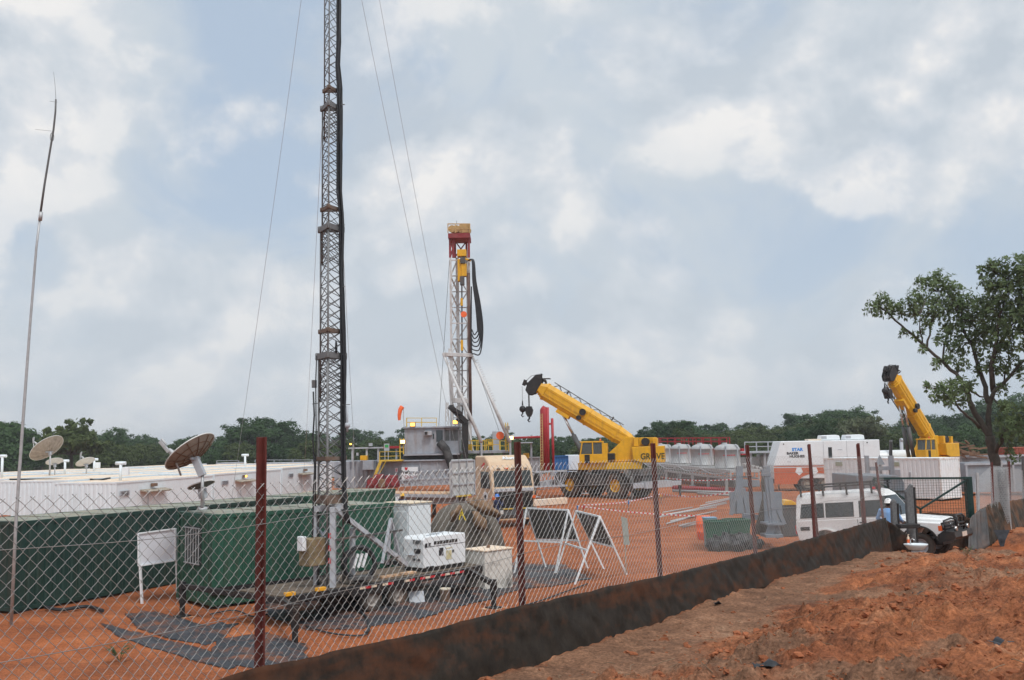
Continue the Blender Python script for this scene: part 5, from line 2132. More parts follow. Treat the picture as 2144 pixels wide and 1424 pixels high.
# travelling gear inside the mast
mb = MB(RI)
pbox(mb, 957, 522, 976, 536, 79.9, 0.9)
pbox(mb, 958, 542, 966, 588, 80.0, 0.7)
pbox(mb, 966, 552, 977, 578, 79.9, 0.6)
mb.bar(P(974, 542, 79.9), P(986, 546, 79.9), 0.16)
pbox(mb, 964, 624, 969, 640, 80.1, 0.25)
pbox(mb, 964.5, 712, 969.5, 734, 80.1, 0.25)
mb.build('top_drive', M_yellow, rig, bev=0.02)
mb = MB(RI)
pbox(mb, 963.5, 538, 974, 551, 79.8, 0.7)
pbox(mb, 963, 578, 972, 596, 79.9, 0.5)
mb.bar(P(967, 596, 80.3), P(968, 940, 80.3), 0.12)
mb.build('drill_string', M_dgrey, rig, bev=0.02)
mb = MB(RI)
c = P(971, 658, 79.9)
mb.cyl((c.x, 79.9, c.z), (c.x, 80.0, c.z), 0.26, 18)
mb.build('red_disc', M_hivis, rig)
mb = MB(RI)
mb.tube([P(981, 572, Ya - .2), P(983, 700, Ya - .2), P(985.5, 880, Ya - .2)], 0.13, 8)
mb.build('standpipe', mat('brown_pipe', (0.13, 0.075, 0.06), 0.6), rig)
for k in range(6):
    mb = MB(RI)
    b0, s0 = 690 + k * 9, k * 2.2
    mb.tube(smooth([P(980, 546, 79.7), P(986 + s0 * .3, 543, 79.6), P(989 + s0 * .4, 552, 79.5), P(990 + s0 * .6, 590, 79.5), P(996 + s0 * .9, 640, 79.5), P(1000 + s0, 690, 79.5), P(999 + s0 * .6, b0 + 4, 79.5), P(993, b0 + 11 - k, 79.5), P(988 - k * .2, b0, 79.6), P(986.5, 690, 79.7), P(987, 600, 79.8)]), 0.050 + 0.006 * (k % 2), 7)
    mb.build('hose', M_cable, rig)
# raking struts with ladder teeth
for (x0, y0, x1, y1, Ya_, Yb_) in ((930, 746, 1008, 926, 80.0, 77.6), (989, 746, 1068, 926, 80.0, 78.3)):
    mb = MB(RI)
    p, q = P(x0, y0, Ya_), P(x1, y1, Yb_)
    mb.tube([p, q], [0.11, 0.15], 10)
    d = q - p
    for i in range(18):
        a = p + d * (0.06 + i * 0.028)
        mb.bar(a + Vector((0.12, -.1, 0.06)), a + Vector((0.30, -.1, 0.10)), 0.05)
    mb.build('raking_strut', M_rigw, rig)
mb = MB(RI)
pbox(mb, 1060, 892, 1067, 900, 78.3, 0.4)
mb.build('strut_lamp_box', M_wood, rig, bev=0.02)
mb = MB(RI)
mb.bar(P(966, 825, 80.2), P(990, 945, 79.4), 0.14)
mb.bar(P(940, 770, Ya), P(950, 940, 79.5), 0.12)
mb.build('back_stay', M_rigw, rig)
# knuckle boom on the drill floor
mb = MB(RI)
mb.bar(P(974, 968, 78.2), P(975, 884, 78.2), 0.5, 0.45)
mb.bar(P(977, 885, 78.1), P(942, 851, 77.6), 0.34, 0.42)
mb.bar(P(966, 867, 77.8), P(940, 851, 77.5), 0.46, 0.3)
mb.bar(P(955, 878, 78), P(972, 888, 78), 0.2)
mb.build('knuckle_boom', M_black, rig, bev=0.03)
# guy wires of the mast
for (x0, y0, x1, y1, Y0, Y1) in ((941, 545, 918, 900, 80, 86), (990, 745, 1046, 905, 80, 84)):
    mb = MB(RI)
    mb.tube([P(x0, y0, Y0), P(x1, y1, Y1)], 0.018, 5)
    mb.build('guy_wire', M_dgrey, rig)
mb = MB(RI)
tpts = [P(918, 893, 78.9), P(919, 860, 78.9), P(921, 840, 78.9)]
for i in range(6):
    a, b_ = P(933 + (i % 2) * 5, 895 - i * 9, 79.5), P(938 - (i % 2) * 5, 886 - i * 9, 79.5)
    mb.bar(a, b_, 0.06)
mb.bar(P(932, 895, 79.5), P(934, 842, 79.5), 0.07)
mb.bar(P(940, 895, 79.5), P(938, 842, 79.5), 0.07)
mb.build('small_lattice', M_rigw, rig)

# sign board and notice on the rig wall (fixed to it: parts)
mb = MB(RI)
pbox(mb, 841, 978, 875, 1004, 78.1, 0.05)
sg = mb.build('sign_board', M_white2, rig)
c = P(858, 990, 78.07)
mb = MB(RI)
mb.text('Preferred', 0.40, facing(c.x + .02, 78.085, c.z + .05, 0), 0.01, 0.006)
mb.build('lettering', M_txt, sg)
mb = MB(RI)
mb.text('Quality', 0.36, facing(c.x + .1, 78.085, c.z - .33, 0), 0.01, 0.004)
mb.build('lettering', mat('dark_red_lettering', (0.25, 0.03, 0.04), 0.5), sg)
c = P(850.5, 981.5, 78.07)
mb = MB(RI)
mb.prism([(c.x - .13, c.z + .1), (c.x - .05, c.z + .12), (c.x, c.z + .07), (c.x + .05, c.z + .12), (c.x + .13, c.z + .1), (c.x + .08, c.z - .05), (c.x, c.z - .14), (c.x - .08, c.z - .05)], 78.06, 78.08)
mb.build('emblem', M_txtr, sg)
mb = MB(RI)
pbox(mb, 827, 980, 833, 989, 78.2, 0.05)
nb = mb.build('notice', M_white, rig)
mb = MB(RI)
for k in range(3):
    pbox(mb, 828, 981.5 + k * 2.3, 832, 982.8 + k * 2.3, 78.17, 0.02)
mb.build('lettering', M_txtr, nb)

# mud tanks and canopy to the left of the rig
p0 = P(735, 1012, 80)
t = thing('mud_tank', 'grey steel mud tank under a thin canopy, left of the rig cabin', 'tank', (p0.x, 82, 0))
I = inv(t)
mb = MB(I)
pbox(mb, 700, 966, 797, 1022, 82, 6)
for x in range(704, 797, 9):
    pbox(mb, x, 967, x + 2, 1020, 81.93, 0.068)
mb.build('body', M_grey, t, bev=0.02)
mb = MB(I)
pbox(mb, 759, 964, 782, 984, 81.0, 0.9)
mb.build('control_box', M_grey, t, bev=0.03)
mb = MB(I)
pbox(mb, 729, 936, 848, 939, 81.5, 4)
mb.build('canopy', M_lgrey, t)
for x in (738, 768, 792, 830):
    mb = MB(I)
    mb.bar(P(x, 938, 81.7), P(x, 967, 81.7), 0.16)
    mb.build('canopy_post', M_lgrey, t)
mb = MB(I)
pbox(mb, 803, 934, 838, 939, 81.3, 0.19)
mb.build('red_beam', M_red, t)
mb = MB(I)
pbox(mb, 754, 954, 768, 964, 81.0, 0.8)
mb.build('yellow_box', M_yellow, t, bev=0.02)
mb = MB(I)
pbox(mb, 746, 948, 750, 954, 81.4, 0.3)
pbox(mb, 772, 928, 779, 934, 81.4, 0.3)
mb.build('lamp_box', M_lgrey, t)
c = P(810, 937, 79.9)
st = thing('notice_sign', 'small green and white notice on a frame beside the yellow stair', 'sign', (c.x, 79.9, c.z))
mb = MB(inv(st))
pbox(mb, 804, 929, 815, 944, 79.9, 0.05)
mb.build('board', M_lgrey, st)
mb = MB(inv(st))
pbox(mb, 806, 931, 813, 937, 79.87, 0.025)
mb.build('emblem', mat('sign_green', (0.05, 0.35, 0.09), 0.5), st)
mb = MB(inv(st))
mb.bar(P(806, 944, 79.95), P(806, 965, 79.95), 0.06)
mb.bar(P(813, 944, 79.95), P(813, 965, 79.95), 0.06)
mb.build('post', M_lgrey, st)
# steel roofs behind the white cabins
for n_, (x0, x1, ya, yb, Y, lab) in enumerate(((532, 735, 968, 978, 104, 'long grey steel tank behind the white cabins'), (452, 502, 969, 977, 112, 'low pale steel tank behind the big satellite dish'))):
    c = P(x0, yb, Y)
    tt = thing('steel_tank', lab, 'tank', (c.x, Y, 0))
    mb = MB(inv(tt))
    pbox(mb, x0, ya, x1, yb + 22, Y, 3)
    mb.build('body', M_lgrey, tt, bev=0.03)
    mb = MB(inv(tt))
    rail(mb, [P(x0 + 2, ya, Y + .3), P(x1 - 2, ya, Y + .3)], 0.25, r=0.05, posts=2.0, mid=False)
    mb.build('rail', M_lgrey, tt)
# red pump set
c = P(770, 1020, 76)
t = thing('pump_set', 'dark red pump machinery at the foot of the rig', 'pump', (c.x, 76, 0))
I = inv(t)
mb = MB(I)
pbox(mb, 782, 994, 800, 1019, 76.3, 1.4)
pbox(mb, 806, 996, 829, 1020, 76.6, 1.4)
pbox(mb, 766, 1014, 832, 1022, 76.2, 2.0)
mb.build('housing', MATS['dull_red_paint'], t, bev=0.05)
mb = MB(I)
for x in (777, 812, 824):
    a = P(x, 1010, 76.1)
    mb.cyl(a, a + Vector((0, 0.8, 0)), 0.34, 18)
    mb.cyl(a + Vector((0, -.06, 0)), a, 0.26, 18)
mb.build('cylinder', MATS['dull_red_paint'], t)
mb = MB(I)
pbox(mb, 792, 1003, 806, 1020, 75.9, 0.35)
mb.build('cover_plate', M_sack, t, bev=0.03)
# windsock
c = P(846, 895, 79)
t = thing('windsock', 'orange windsock drooping from a thin pole above the rig cabin', 'windsock', (c.x, 79.0, c.z))
I = inv(t)
mb = MB(I)
mb.bar(P(846, 896, 79), P(844, 852, 79), 0.05)
mb.build('pole', M_galv, t)
mb = MB(I)
mb.tube([P(842, 852, 79), P(838, 858, 78.9), P(836, 870, 78.9), P(836, 880, 78.9)], [0.20, 0.18, 0.15, 0.11], 12, caps=False)
mb.build('sock', M_hivis, t)

# lattice jib sections lying about
def jib(label, p, q, w_, h_, n, name='jib_section'):
    p, q = Vector(p), Vector(q)
    t = thing(name, label, 'jib section', (p.x, p.y, gz(p.x, p.y)))
    I = inv(t)
    d = (q - p).normalized()
    s_ = d.cross(Vector((0, 0, 1))).normalized() * w_ / 2
    u = Vector((0, 0, h_))
    cs = [lambda f, a=a: p.lerp(q, f) + a for a in (s_, -s_, s_ + u, -s_ + u)]
    mb = MB(I)
    for c in cs:
        mb.bar(c(0), c(1), 0.10)
    mb.build('chord', M_lgrey, t)
    mb = MB(I)
    for i in range(n):
        f, g = i / n, (i + 1) / n
        for a, b_ in ((0, 2), (1, 3), (2, 3), (0, 1)):
            x, y = (cs[a], cs[b_]) if i % 2 else (cs[b_], cs[a])
            mb.bar(x(f), y(g), 0.06)
            mb.bar(cs[a](f), cs[b_](f), 0.05)
    mb.build('lacing', M_lgrey, t)
    return t


jib('grey lattice jib section in front of the rig wall, raised one', P(868, 1004, 72), P(960, 998, 70), 1.0, 0.55, 9)
jib('grey lattice jib section in front of the rig wall, lower one', P(846, 1017, 70), P(962, 1012, 68), 1.0, 0.4, 10)
jib('grey lattice jib section behind the beige truck, beside the crane tyres', P(1104, 1020, 70), P(1185, 1016, 70.5), 0.9, 1.05, 6)
mb = MB()
a, b_ = P(1112, 1032, 62), P(1182, 1024, 64)
a.z, b_.z = 0.22, 0.22
mb.bar(a, b_, 0.5, 0.4)
tag(mb.build('steel_beam', M_cream, bev=0.02), 'pale steel beam on the ground before the front tyre of the nearer crane', 'beam')

# ------------------------------------------------------------------ beige truck tractor and its flatbed
TY = 50.5
c = P(1062, 1092, TY)
FW = Vector((math.sin(R(26)), -math.cos(R(26)), 0))
trz = math.atan2(FW.y, FW.x)
tk = thing('truck', 'beige truck cab facing the fence, dark windscreen, white round emblem on its door', 'truck', (c.x, TY, gz(c.x, TY)), trz)
# local: x forward (front at x=0.9), y to its left
mb = MB()
prof = [(-1.25, 0.95), (0.80, 0.95), (0.88, 1.75), (0.84, 1.98), (0.62, 2.92), (0.34, 3.30), (-0.1, 3.62), (-1.25, 3.62)]
rings = []
for y, k in ((-1.22, 0.0), (-1.16, 0.06), (1.16, 0.06), (1.22, 0.0)):
    rings.append([(x - (0.05 if k == 0 and x > 0 else 0), y, z - (0.06 if k == 0 and z > 3 else 0)) for x, z in prof])
mb.loft(rings)
cab = mb.build('cab', M_beige, tk, bev=0.05, seg=3)
mb = MB()
mb.add([(0.845, -1.08, 2.04), (0.845, 1.08, 2.04), (0.655, 1.05, 2.84), (0.655, -1.05, 2.84)], [(0, 1, 2, 3)])
mb.build('windscreen', M_glass2, cab, solid=0.02)
mb = MB()
mb.prism([(-0.55, 1.95), (0.62, 1.95), (0.44, 2.80), (-0.50, 2.80)], -1.245, -1.228)
mb.build('side_window', M_glass2, cab)
mb = MB()
mb.prism([(-0.62, 1.02), (0.66, 1.02), (0.74, 1.85), (0.46, 2.88), (-0.62, 2.88)], -1.226, -1.215)
dr = mb.build('door', M_beige, cab, bev=0.008)
mb = MB()
a = Vector((0.05, -1.24, 1.52))
mb.cyl(a, a + Vector((0, 0.02, 0)), 0.26, 24)
em = mb.build('emblem', M_white2, dr)
mb = MB()
mb.prism([(0.05 + .14 * math.cos(a_), 1.52 + (.16 if i % 2 else .08) * math.sin(a_)) for i, a_ in enumerate(np.linspace(0.3, 6, 9))], -1.247, -1.242)
mb.build('emblem_mark', M_txt, em)
mb = MB()
mb.bx(0.80, 0.93, -1.12, 1.12, 1.78, 1.95)
mb.build('grille_panel', M_lgrey, tk, bev=0.02)
mb = MB()
mb.bx(0.80, 0.905, -1.08, 1.08, 0.98, 1.76)
for k in range(7):
    mb.bx(0.90, 0.93, -0.95, 0.95, 1.03 + k * 0.1, 1.08 + k * 0.1)
mb.build('grille', M_black, tk, bev=0.01)
mb = MB()
mb.prism([(0.75, 0.42), (1.02, 0.42), (1.08, 0.60), (1.02, 0.96), (0.75, 0.96)], -1.22, 1.22)
bp = mb.build('bumper', M_dgrey, tk, bev=0.03)
mb = MB()
mb.bx(0.85, 1.09, -1.22, 1.22, 0.36, 0.43)
mb.build('step_bar', M_tan, bp)
for y in (-0.92, 0.92):
    mb = MB()
    mb.bx(1.05, 1.095, y - .2, y + .2, 0.66, 0.86)
    mb.build('headlight', mat('headlight_glass', (0.6, 0.62, 0.6), 0.15, spec=0.8), bp, bev=0.02)
for y0, y1 in ((-.75, -.15), (0.2, 0.75)):
    mb = MB()
    mb.bx(1.06, 1.10, y0, y1, 0.90, 0.95)
    mb.build('number_plate', M_yrail, bp)
for y in (-1.14, 1.14):
    mb = MB()
    mb.bx(0.84, 0.92, y - .1, y + .1, 1.40, 1.55)
    mb.build('indicator', M_lens, tk, bev=0.01)
for i, y in enumerate((-0.75, -0.3, 0.05, 0.4, 0.8)):
    mb = MB()
    mb.bx(0.58, 0.70, y - .09, y + .09, 2.92, 3.0)
    mb.build('roof_lamp', M_lens if i in (1, 3) else M_wood, tk, bev=0.02)
mb = MB()
mb.text('Aluma', 0.36, Matrix.Translation((0.155, 0.15, 3.48)) @ Matrix.Rotation(R(90), 4, 'Z') @ Matrix.Rotation(R(36), 4, 'X'), 0.012, 0.008)
mb.build('lettering', M_white2, cab)
mb = MB()
mb.prism([(-0.5, 3.05), (-0.1, 3.3), (0.0, 3.2), (-0.25, 3.08), (-0.1, 3.0)], -1.232, -1.165)
mb.build('logo', M_txtr, cab)
for y in (-1, 1):
    mb = MB()
    mb.bx(0.45, 0.62, y * 1.52 - .13, y * 1.52 + .13, 2.0, 2.65)
    mb.bar((0.5, y * 1.2, 2.72), (0.52, y * 1.5, 2.66), 0.04)
    mb.build('mirror', M_black, tk, bev=0.03)
mb = MB()
mb.bx(-5.2, 0.7, -0.45, -0.35, 0.75, 0.94)
mb.bx(-5.2, 0.7, 0.35, 0.45, 0.75, 0.94)
for x in (-5, -3.5, -2, 0.3):
    mb.bx(x, x + .1, -0.348, 0.348, 0.77, 0.92)
mb.build('chassis', M_black, tk)
for x in (0.0, -3.2, -4.5):
    for y in (-1.0, 1.0):
        wheel(tk, (x, y, 0.5), (0, 1 if y > 0 else -1, 0), 0.5, 0.34, M_wood, tread=0)
mb = MB()
mb.prism([(-0.62, 0.6), (-0.55, 0.98), (0.55, 0.98), (0.62, 0.6), (0.55, 0.62), (0.45, 0.9), (-0.45, 0.9), (-0.55, 0.62)], -1.24, -0.85)
mb.build('mudguard', M_black, tk)
# flatbed trailer
c = P(968, 1075, 55)
FD2 = Vector((0.86, -0.51, 0))
fb = thing('flatbed_trailer', 'flatbed trailer with timber deck and tall white headboard behind the beige truck', 'trailer', (c.x, 55, gz(c.x, 55)), math.atan2(FD2.y, FD2.x))
mb = MB()
mb.bx(-11.2, 0, -1.25, 1.25, 1.18, 1.36)
mb.bx(-11.2, 0, -0.5, -0.35, 0.80, 1.178)
mb.bx(-11.2, 0, 0.35, 0.5, 0.80, 1.178)
mb.build('bed', M_lgrey, fb, bev=0.01)
mb = MB()
for k in range(14):
    mb.bx(-11.1, -0.15, -1.2 + k * .172, -1.2 + k * .172 + .165, 1.364, 1.40)
mb.build('deck', M_tan, fb)
mb = MB()
mb.prism([(-1.25, 1.18), (1.25, 1.18), (1.25, 3.1), (1.0, 3.3), (-1.0, 3.3), (-1.25, 3.1)], 0.003, 0.06, 'yz')
hb = mb.build('headboard', mat('headboard_paint', (0.50, 0.52, 0.52), 0.5, dirt=(0.3, 0.22, 0.16), damt=0.4), fb)
mb = MB()
for z in (1.25, 1.85, 2.5, 3.18):
    mb.bx(0.062, 0.12, -1.2, 1.2, z, z + .07)
for y in (-1.22, -0.42, 0.36, 1.15):
    mb.bx(0.062, 0.13, y, y + .07, 1.2, 3.2)
mb.build('headboard_rib', M_lgrey, hb)
mb = MB()
mb.bx(0.13, 0.16, -0.8, 0.7, 1.19, 1.28)
mb.build('marker_strip', M_yrail, fb)
for x in (-8.2, -9.5, -10.6):
    for y in (-1.0, 1.0):
        wheel(fb, (x, y, 0.5), (0, 1 if y > 0 else -1, 0), 0.5, 0.36, M_wood)
mb = MB()
for y in (-0.8, 0.8):
    mb.bx(-2.6, -2.45, y - .08, y + .08, 0.02, 1.17)
mb.build('landing_leg', M_black, fb)


# ------------------------------------------------------------------ rough terrain cranes
def rt_carrier(t, striped=True):
    mb = MB()
    mb.bx(-3.9, 3.9, -0.95, 0.95, 0.95, 1.5)
    mb.bx(-4.0, 4.0, -1.35, 1.35, 1.504, 1.62)
    mb.bx(-0.95, 0.95, -1.28, -0.952, 0.85, 1.5)
    mb.bx(-0.95, 0.95, 0.952, 1.28, 0.85, 1.5)
    ca = mb.build('carrier', M_dgrey, t, bev=0.03)
    for x in (-2.0, 2.0):
        for y in (-1, 1):
            mb = MB()
            mb.prism([(x - 1.1, 1.35), (x - 0.8, 1.80), (x + 0.8, 1.80), (x + 1.1, 1.35), (x + 1.14, 1.40), (x + 0.84, 1.88), (x - 0.84, 1.88), (x - 1.14, 1.40)], y * 1.62, y * 0.95)
            mb.build('fender', M_dgrey, ca)
            wheel(t, (x, y * 1.25, 0.86), (0, y, 0), 0.86, 0.68, M_yellow, 0.50, tread=26)
    for x in (-4.25, 4.25):
        mb = MB()
        mb.bx(x - .24, x + .24, -1.45, 1.45, 0.72, 1.15)
        mb.bx(x - .14, x + .14, -2.6, -1.452, 0.78, 1.08)
        mb.bx(x - .14, x + .14, 1.452, 2.6, 0.78, 1.08)
        ob = mb.build('outrigger', M_lgrey, t, bev=0.02)
        for y in (-2.6, 2.6):
            mb = MB()
            mb.cyl((x, y, 0.55), (x, y, 1.55), 0.12, 12)
            mb.cyl((x, y, 0.06), (x, y, 0.55), 0.08, 12)
            mb.build('jack', M_dgrey, ob)
            mb = MB()
            mb.cyl((x, y, 0.0), (x, y, 0.06), 0.34, 16)
            mb.build('jack_pad', M_lgrey, ob)
    mb = MB()
    for k in range(4):
        mb.bar((4.52, -1.4, 0.8 + k * .09), (4.52, -1.05, 0.9 + k * .09), 0.04)
    mb.build('stripe', M_yellow, t)
    for x0, x1, z1 in ((3.2, 3.95, 1.66), (-3.95, -3.2, 1.9)):
        mb = MB()
        mb.bx(x0, x1, -1.3, 1.3, 1.624, z1)
        mb.build('deck_plate', M_dgrey, t, bev=0.01)


cr1 = thing('mobile_crane', 'yellow mobile crane beside the silos, boom stretched over its cab, black lettering on its counterweight', 'crane', (6.24, 66.0, 0.0), math.atan2(0.71, -0.71))
CI = inv(cr1)
rt_carrier(cr1)
sx, sy = Vector((-0.982, 0.19, 0)), Vector((-0.19, -0.982, 0))
S1 = CI @ Matrix(((sx.x, sy.x, 0, 6.24), (sx.y, sy.y, 0, 66.0), (0, 0, 1, 0), (0, 0, 0, 1)))


def crane_top(t, S, boom_len, boom_ang, letter, jib_y=-.20, jib_z=.08, with_jib=True, cablen=1.0, hook_drop=1.75):
    """superstructure in its own slewing frame: x along the boom, y to the cab side"""
    mb = MB(S)
    mb.cyl((0, 0, 1.62), (0, 0, 1.86), 0.95, 28)
    mb.build('turntable', M_dgrey, t)
    mb = MB(S)
    mb.prism([(-2.2, 1.9), (1.7, 1.9), (1.75, 2.3), (0.3, 2.5), (-0.2, 2.7), (-2.2, 2.75)], -0.55, 0.55)
    mb.prism([(-2.6, 2.4), (-0.3, 2.4), (-0.2, 2.9), (-1.5, 4.05), (-2.0, 4.05), (-2.6, 3.2)], 0.48, 0.60)
    mb.prism([(-2.6, 2.4), (-0.3, 2.4), (-0.2, 2.9), (-1.5, 4.05), (-2.0, 4.05), (-2.6, 3.2)], -0.60, -0.48)
    mb.build('upper_frame', M_yellow, t, bev=0.025)
    mb = MB(S)
    mb.bx(-0.75, 0.1, 0.602, 1.15, 2.55, 2.98)
    mb.build('hoist_motor', M_black, t, bev=0.04)
    mb = MB(S)
    mb.bx(-2.55, 1.75, 0.62, 1.15, 1.90, 2.36)
    mb.build('side_deck', M_yellow, t, bev=0.02)
    mb = MB(S)
    mb.prism([(-4.05, 2.32), (-2.55, 2.32), (-2.0, 2.5), (-1.9, 3.38), (-4.05, 3.42)], -1.25, 1.25)
    cw = mb.build('counterweight', M_yellow, t, bev=0.03)
    mb = MB(S)
    mb.bx(-3.5, -2.05, -0.95, -0.2, 3.424, 4.0)
    mb.bx(-3.6, -3.3, -1.0, 1.0, 3.424, 3.95)
    mb.bx(-2.35, -2.05, 0.3, 1.0, 3.424, 4.0)
    mb.bx(-3.3, -2.352, 0.3, 0.5, 3.9, 4.0)
    mb.build('hoist_frame', M_yellow, t, bev=0.02)
    mb = MB(S)
    mb.cyl((-2.8, -0.18, 3.72), (-2.8, 0.95, 3.72), 0.26, 16)
    mb.build('hoist_drum', M_black, t)
    if letter:
        mb = MB(S)
        mb.text('GROVE', 0.56, Matrix.Translation((-3.28, 1.256, 2.72)) @ Matrix.Rotation(math.pi, 4, 'Z') @ Matrix.Rotation(R(90), 4, 'X'), 0.006, 0.014, 0.88)
        mb.build('lettering', M_txtg, cw)
    # cab
    mb = MB(S)
    y0, y1 = 0.62, 1.42
    mb.bx(0.0, 1.62, y0, y1, 2.36, 2.95)
    mb.bx(0.0, 1.55, y0, y1, 3.72, 3.82)
    for (x, xt) in ((1.54, 1.40), (0.70, 0.70), (0.03, 0.03)):
        for y in (y0 + .04, y1 - .04):
            mb.bar((x, y, 2.95), (xt, y, 3.72), 0.08)
    mb.bx(-0.28, 0.0, y0, y1, 2.36, 3.66)
    cb = mb.build('cab', M_yellow, t, bev=0.02)
    mb = MB(S)
    mb.prism([(0.05, 2.952), (1.50, 2.952), (1.38, 3.718), (0.05, 3.718)], y0 + .05, y0 + .06)
    mb.prism([(0.05, 2.952), (1.50, 2.952), (1.38, 3.718), (0.05, 3.718)], y1 - .06, y1 - .05)
    mb.quad((1.52, y0 + .08, 2.96), (1.52, y1 - .08, 2.96), (1.39, y1 - .08, 3.71), (1.39, y0 + .08, 3.71))
    mb.build('window', glass_mat('cab_glass', (0.10, 0.12, 0.115), 0.08, 0.75), cb, fixn=False)
    mb = MB(S)
    mb.bx(0.35, 0.75, 0.85, 1.2, 2.96, 3.06)
    mb.bx(0.32, 0.42, 0.85, 1.2, 3.062, 3.55)
    mb.build('seat', M_black, cb, bev=0.03)
    mb = MB(S)
    mb.bx(0.9, 1.25, y1 + .002, y1 + .02, 2.36, 2.92)
    mb.build('door_step', M_black, cb)
    # boom: three nested box sections seen retracted
    piv = Vector((-2.0, 0, 3.55))
    d = Vector((math.cos(boom_ang), 0, math.sin(boom_ang)))
    u = Vector((-math.sin(boom_ang), 0, math.cos(boom_ang)))
    B = S @ Matrix(((d.x, 0, u.x, piv.x), (0, 1, 0, 0), (d.z, 0, u.z, piv.z), (0, 0, 0, 1)))
    mb = MB(B)
    hb_ = 0.60
    oct_ = lambda h, w_: [(h * .55, w_), (h, w_ * .7), (h, -w_ * .7), (h * .55, -w_), (-h * .55, -w_), (-h, -w_ * .55), (-h, w_ * .55), (-h * .55, w_)]
    rings = []
    for x, s_ in ((0.0, 0.5), (0.5, 0.85), (1.3, 1.0), (boom_len, 1.0)):
        rings.append([(x, y, z + (0.0)) for z, y in oct_(hb_ * s_, 0.42)])
    mb.loft(rings)
    for x in (1.35, boom_len * .5, boom_len - .12):
        mb.loft([[(x, y, z) for z, y in oct_(hb_ + .045, 0.46)], [(x + .1, y, z) for z, y in oct_(hb_ + .045, 0.46)]])
    for z in (-0.10, -0.16, 0.22):
        mb.bx(0.8, boom_len - .15, 0.424, 0.445, z - .018, z + .018)
    mb.bx(boom_len * .66, boom_len * .66 + 1.0, -0.40, 0.40, -hb_ - .24, -hb_ - .004)
    mb.build('boom', M_yellow, t, bev=0.012)
    for k in range(3):
        mb = MB(B)
        hh = hb_ - 0.07 * (k + 1)
        x1 = boom_len + 0.12 + 0.16 * k
        mb.loft([[(x1 - .2, y, z) for z, y in oct_(hh, 0.40 - .05 * k)], [(x1, y, z) for z, y in oct_(hh, 0.40 - .05 * k)]])
        mb.build('boom_section', M_yellow, t, bev=0.01)
    mb = MB(B)
    xh = boom_len + 0.44
    for y in (-.32, -.1, .12, .32):
        mb.prism([(xh, -.50), (xh + .35, -.80), (xh + .72, -.62), (xh + .85, -.1), (xh + .7, 0.45), (xh + .3, 0.8), (xh, 0.5)], y - .02, y + .02)
    for (x, z, r_) in ((xh + .36, -.52, .26), (xh + .40, 0.48, 0.30)):
        for y in (-.21, .01, .22):
            mb.lathe([(0.04, -.07), (r_ * .8, -.06), (r_, -.07), (r_ * .84, 0), (r_, .07), (r_ * .8, .06), (0.04, .07)], Matrix.Translation((x, y, z)) @ Matrix.Rotation(R(90), 4, 'X'), 18)
    mb.bar((xh + .7, 0.0, -.1), (xh + 1.15, 0.0, -.28), 0.16, 0.2)
    mb.bar((xh + 1.05, 0, -.42), (xh + 1.12, 0, 0.0), 0.22)
    mb.bx(xh + .1, xh + .6, -.38, .38, 0.52, 0.62)
    for k in range(3):
        mb.bar((xh + .2, -.2 + .2 * k, .62), (xh - .35, -.25 + .25 * k, .95), 0.06)
    mb.tube([(xh + 1.1, .05, -.2), (xh + .9, .05, .45), (xh + .35, .05, .95)], 0.02, 5)
    mb.bar((xh + .15, .3, .6), (xh + .3, .3, .95), 0.12)
    mb.bar((xh + .4, -.3, .6), (xh + .45, -.3, .85), 0.14)
    for k in range(7):
        mb.bar((xh - .3 + .13 * k, -.3, .45 + .05 * (k % 3)), (xh - .2 + .13 * k, .34, .7 + .06 * (k % 2)), 0.07)
    mb.build('boom_head', M_black, t, bev=0.01)
    if with_jib:     # swing-away jib stowed along the boom
        mb = MB(B)
        xs = np.linspace(boom_len * .18, boom_len * .96, 15)
        w1 = lambda f: 0.09 + 0.10 * f
        for sy_, sz in ((1, 1), (1, -1), (-1, 1), (-1, -1)):
            mb.bar((xs[0], jib_y + sy_ * w1(0) * .6, hb_ + jib_z + sz * w1(0)), (xs[-1], jib_y + sy_ * w1(1) * .6, hb_ + jib_z + sz * w1(1)), 0.05)
        for i in range(len(xs) - 1):
            f, g = i / 14, (i + 1) / 14
            s1_ = 1 if i % 2 else -1
            for sy_ in (1, -1):
                mb.bar((xs[i], jib_y + sy_ * w1(f) * .6, hb_ + jib_z + s1_ * w1(f)), (xs[i + 1], jib_y + sy_ * w1(g) * .6, hb_ + jib_z - s1_ * w1(g)), 0.035)
        mb.bar((boom_len * .3, -.2, hb_), (boom_len * .3, -.2, hb_ + .3), 0.1)
        mb.bar((boom_len * .8, -.2, hb_), (boom_len * .8, -.2, hb_ + .3), 0.1)
        mb.build('stowed_jib', M_dgrey, t)
    mb = MB(B)
    for (x, z) in ((boom_len * .57, 0.12), (boom_len * .575, -0.36)):
        mb.cyl((x, 0.424, z), (x, 0.62, z), 0.23 if z > 0 else 0.17, 16)
    mb.build('cable_reel', M_black, t)
    # lift ram
    a = Vector((1.2, 0, 2.30))
    e = piv + d * (boom_len * .73) + u * (-hb_ - .15)
    for y in (-.2, .2):
        ay, ey = a + Vector((0, y, 0)), e + Vector((0, y, 0))
        mb = MB(S)
        mb.cyl(ay, ay.lerp(ey, .58), 0.15, 14)
        ram = mb.build('lift_ram', M_dgrey, t)
        mb = MB(S)
        mb.cyl(ay.lerp(ey, .58), ey, 0.075, 10)
        mb.build('ram_rod', M_chrome, ram)
    # hook block, ball hook and their wires, hanging plumb
    BS = S.inverted() @ B
    hp = BS @ Vector((xh + .36 + .2, 0, -.52))
    bh = BS @ Vector((xh + 1.12, 0, -.5))
    mb = MB(S)
    hz_ = hp.z - hook_drop
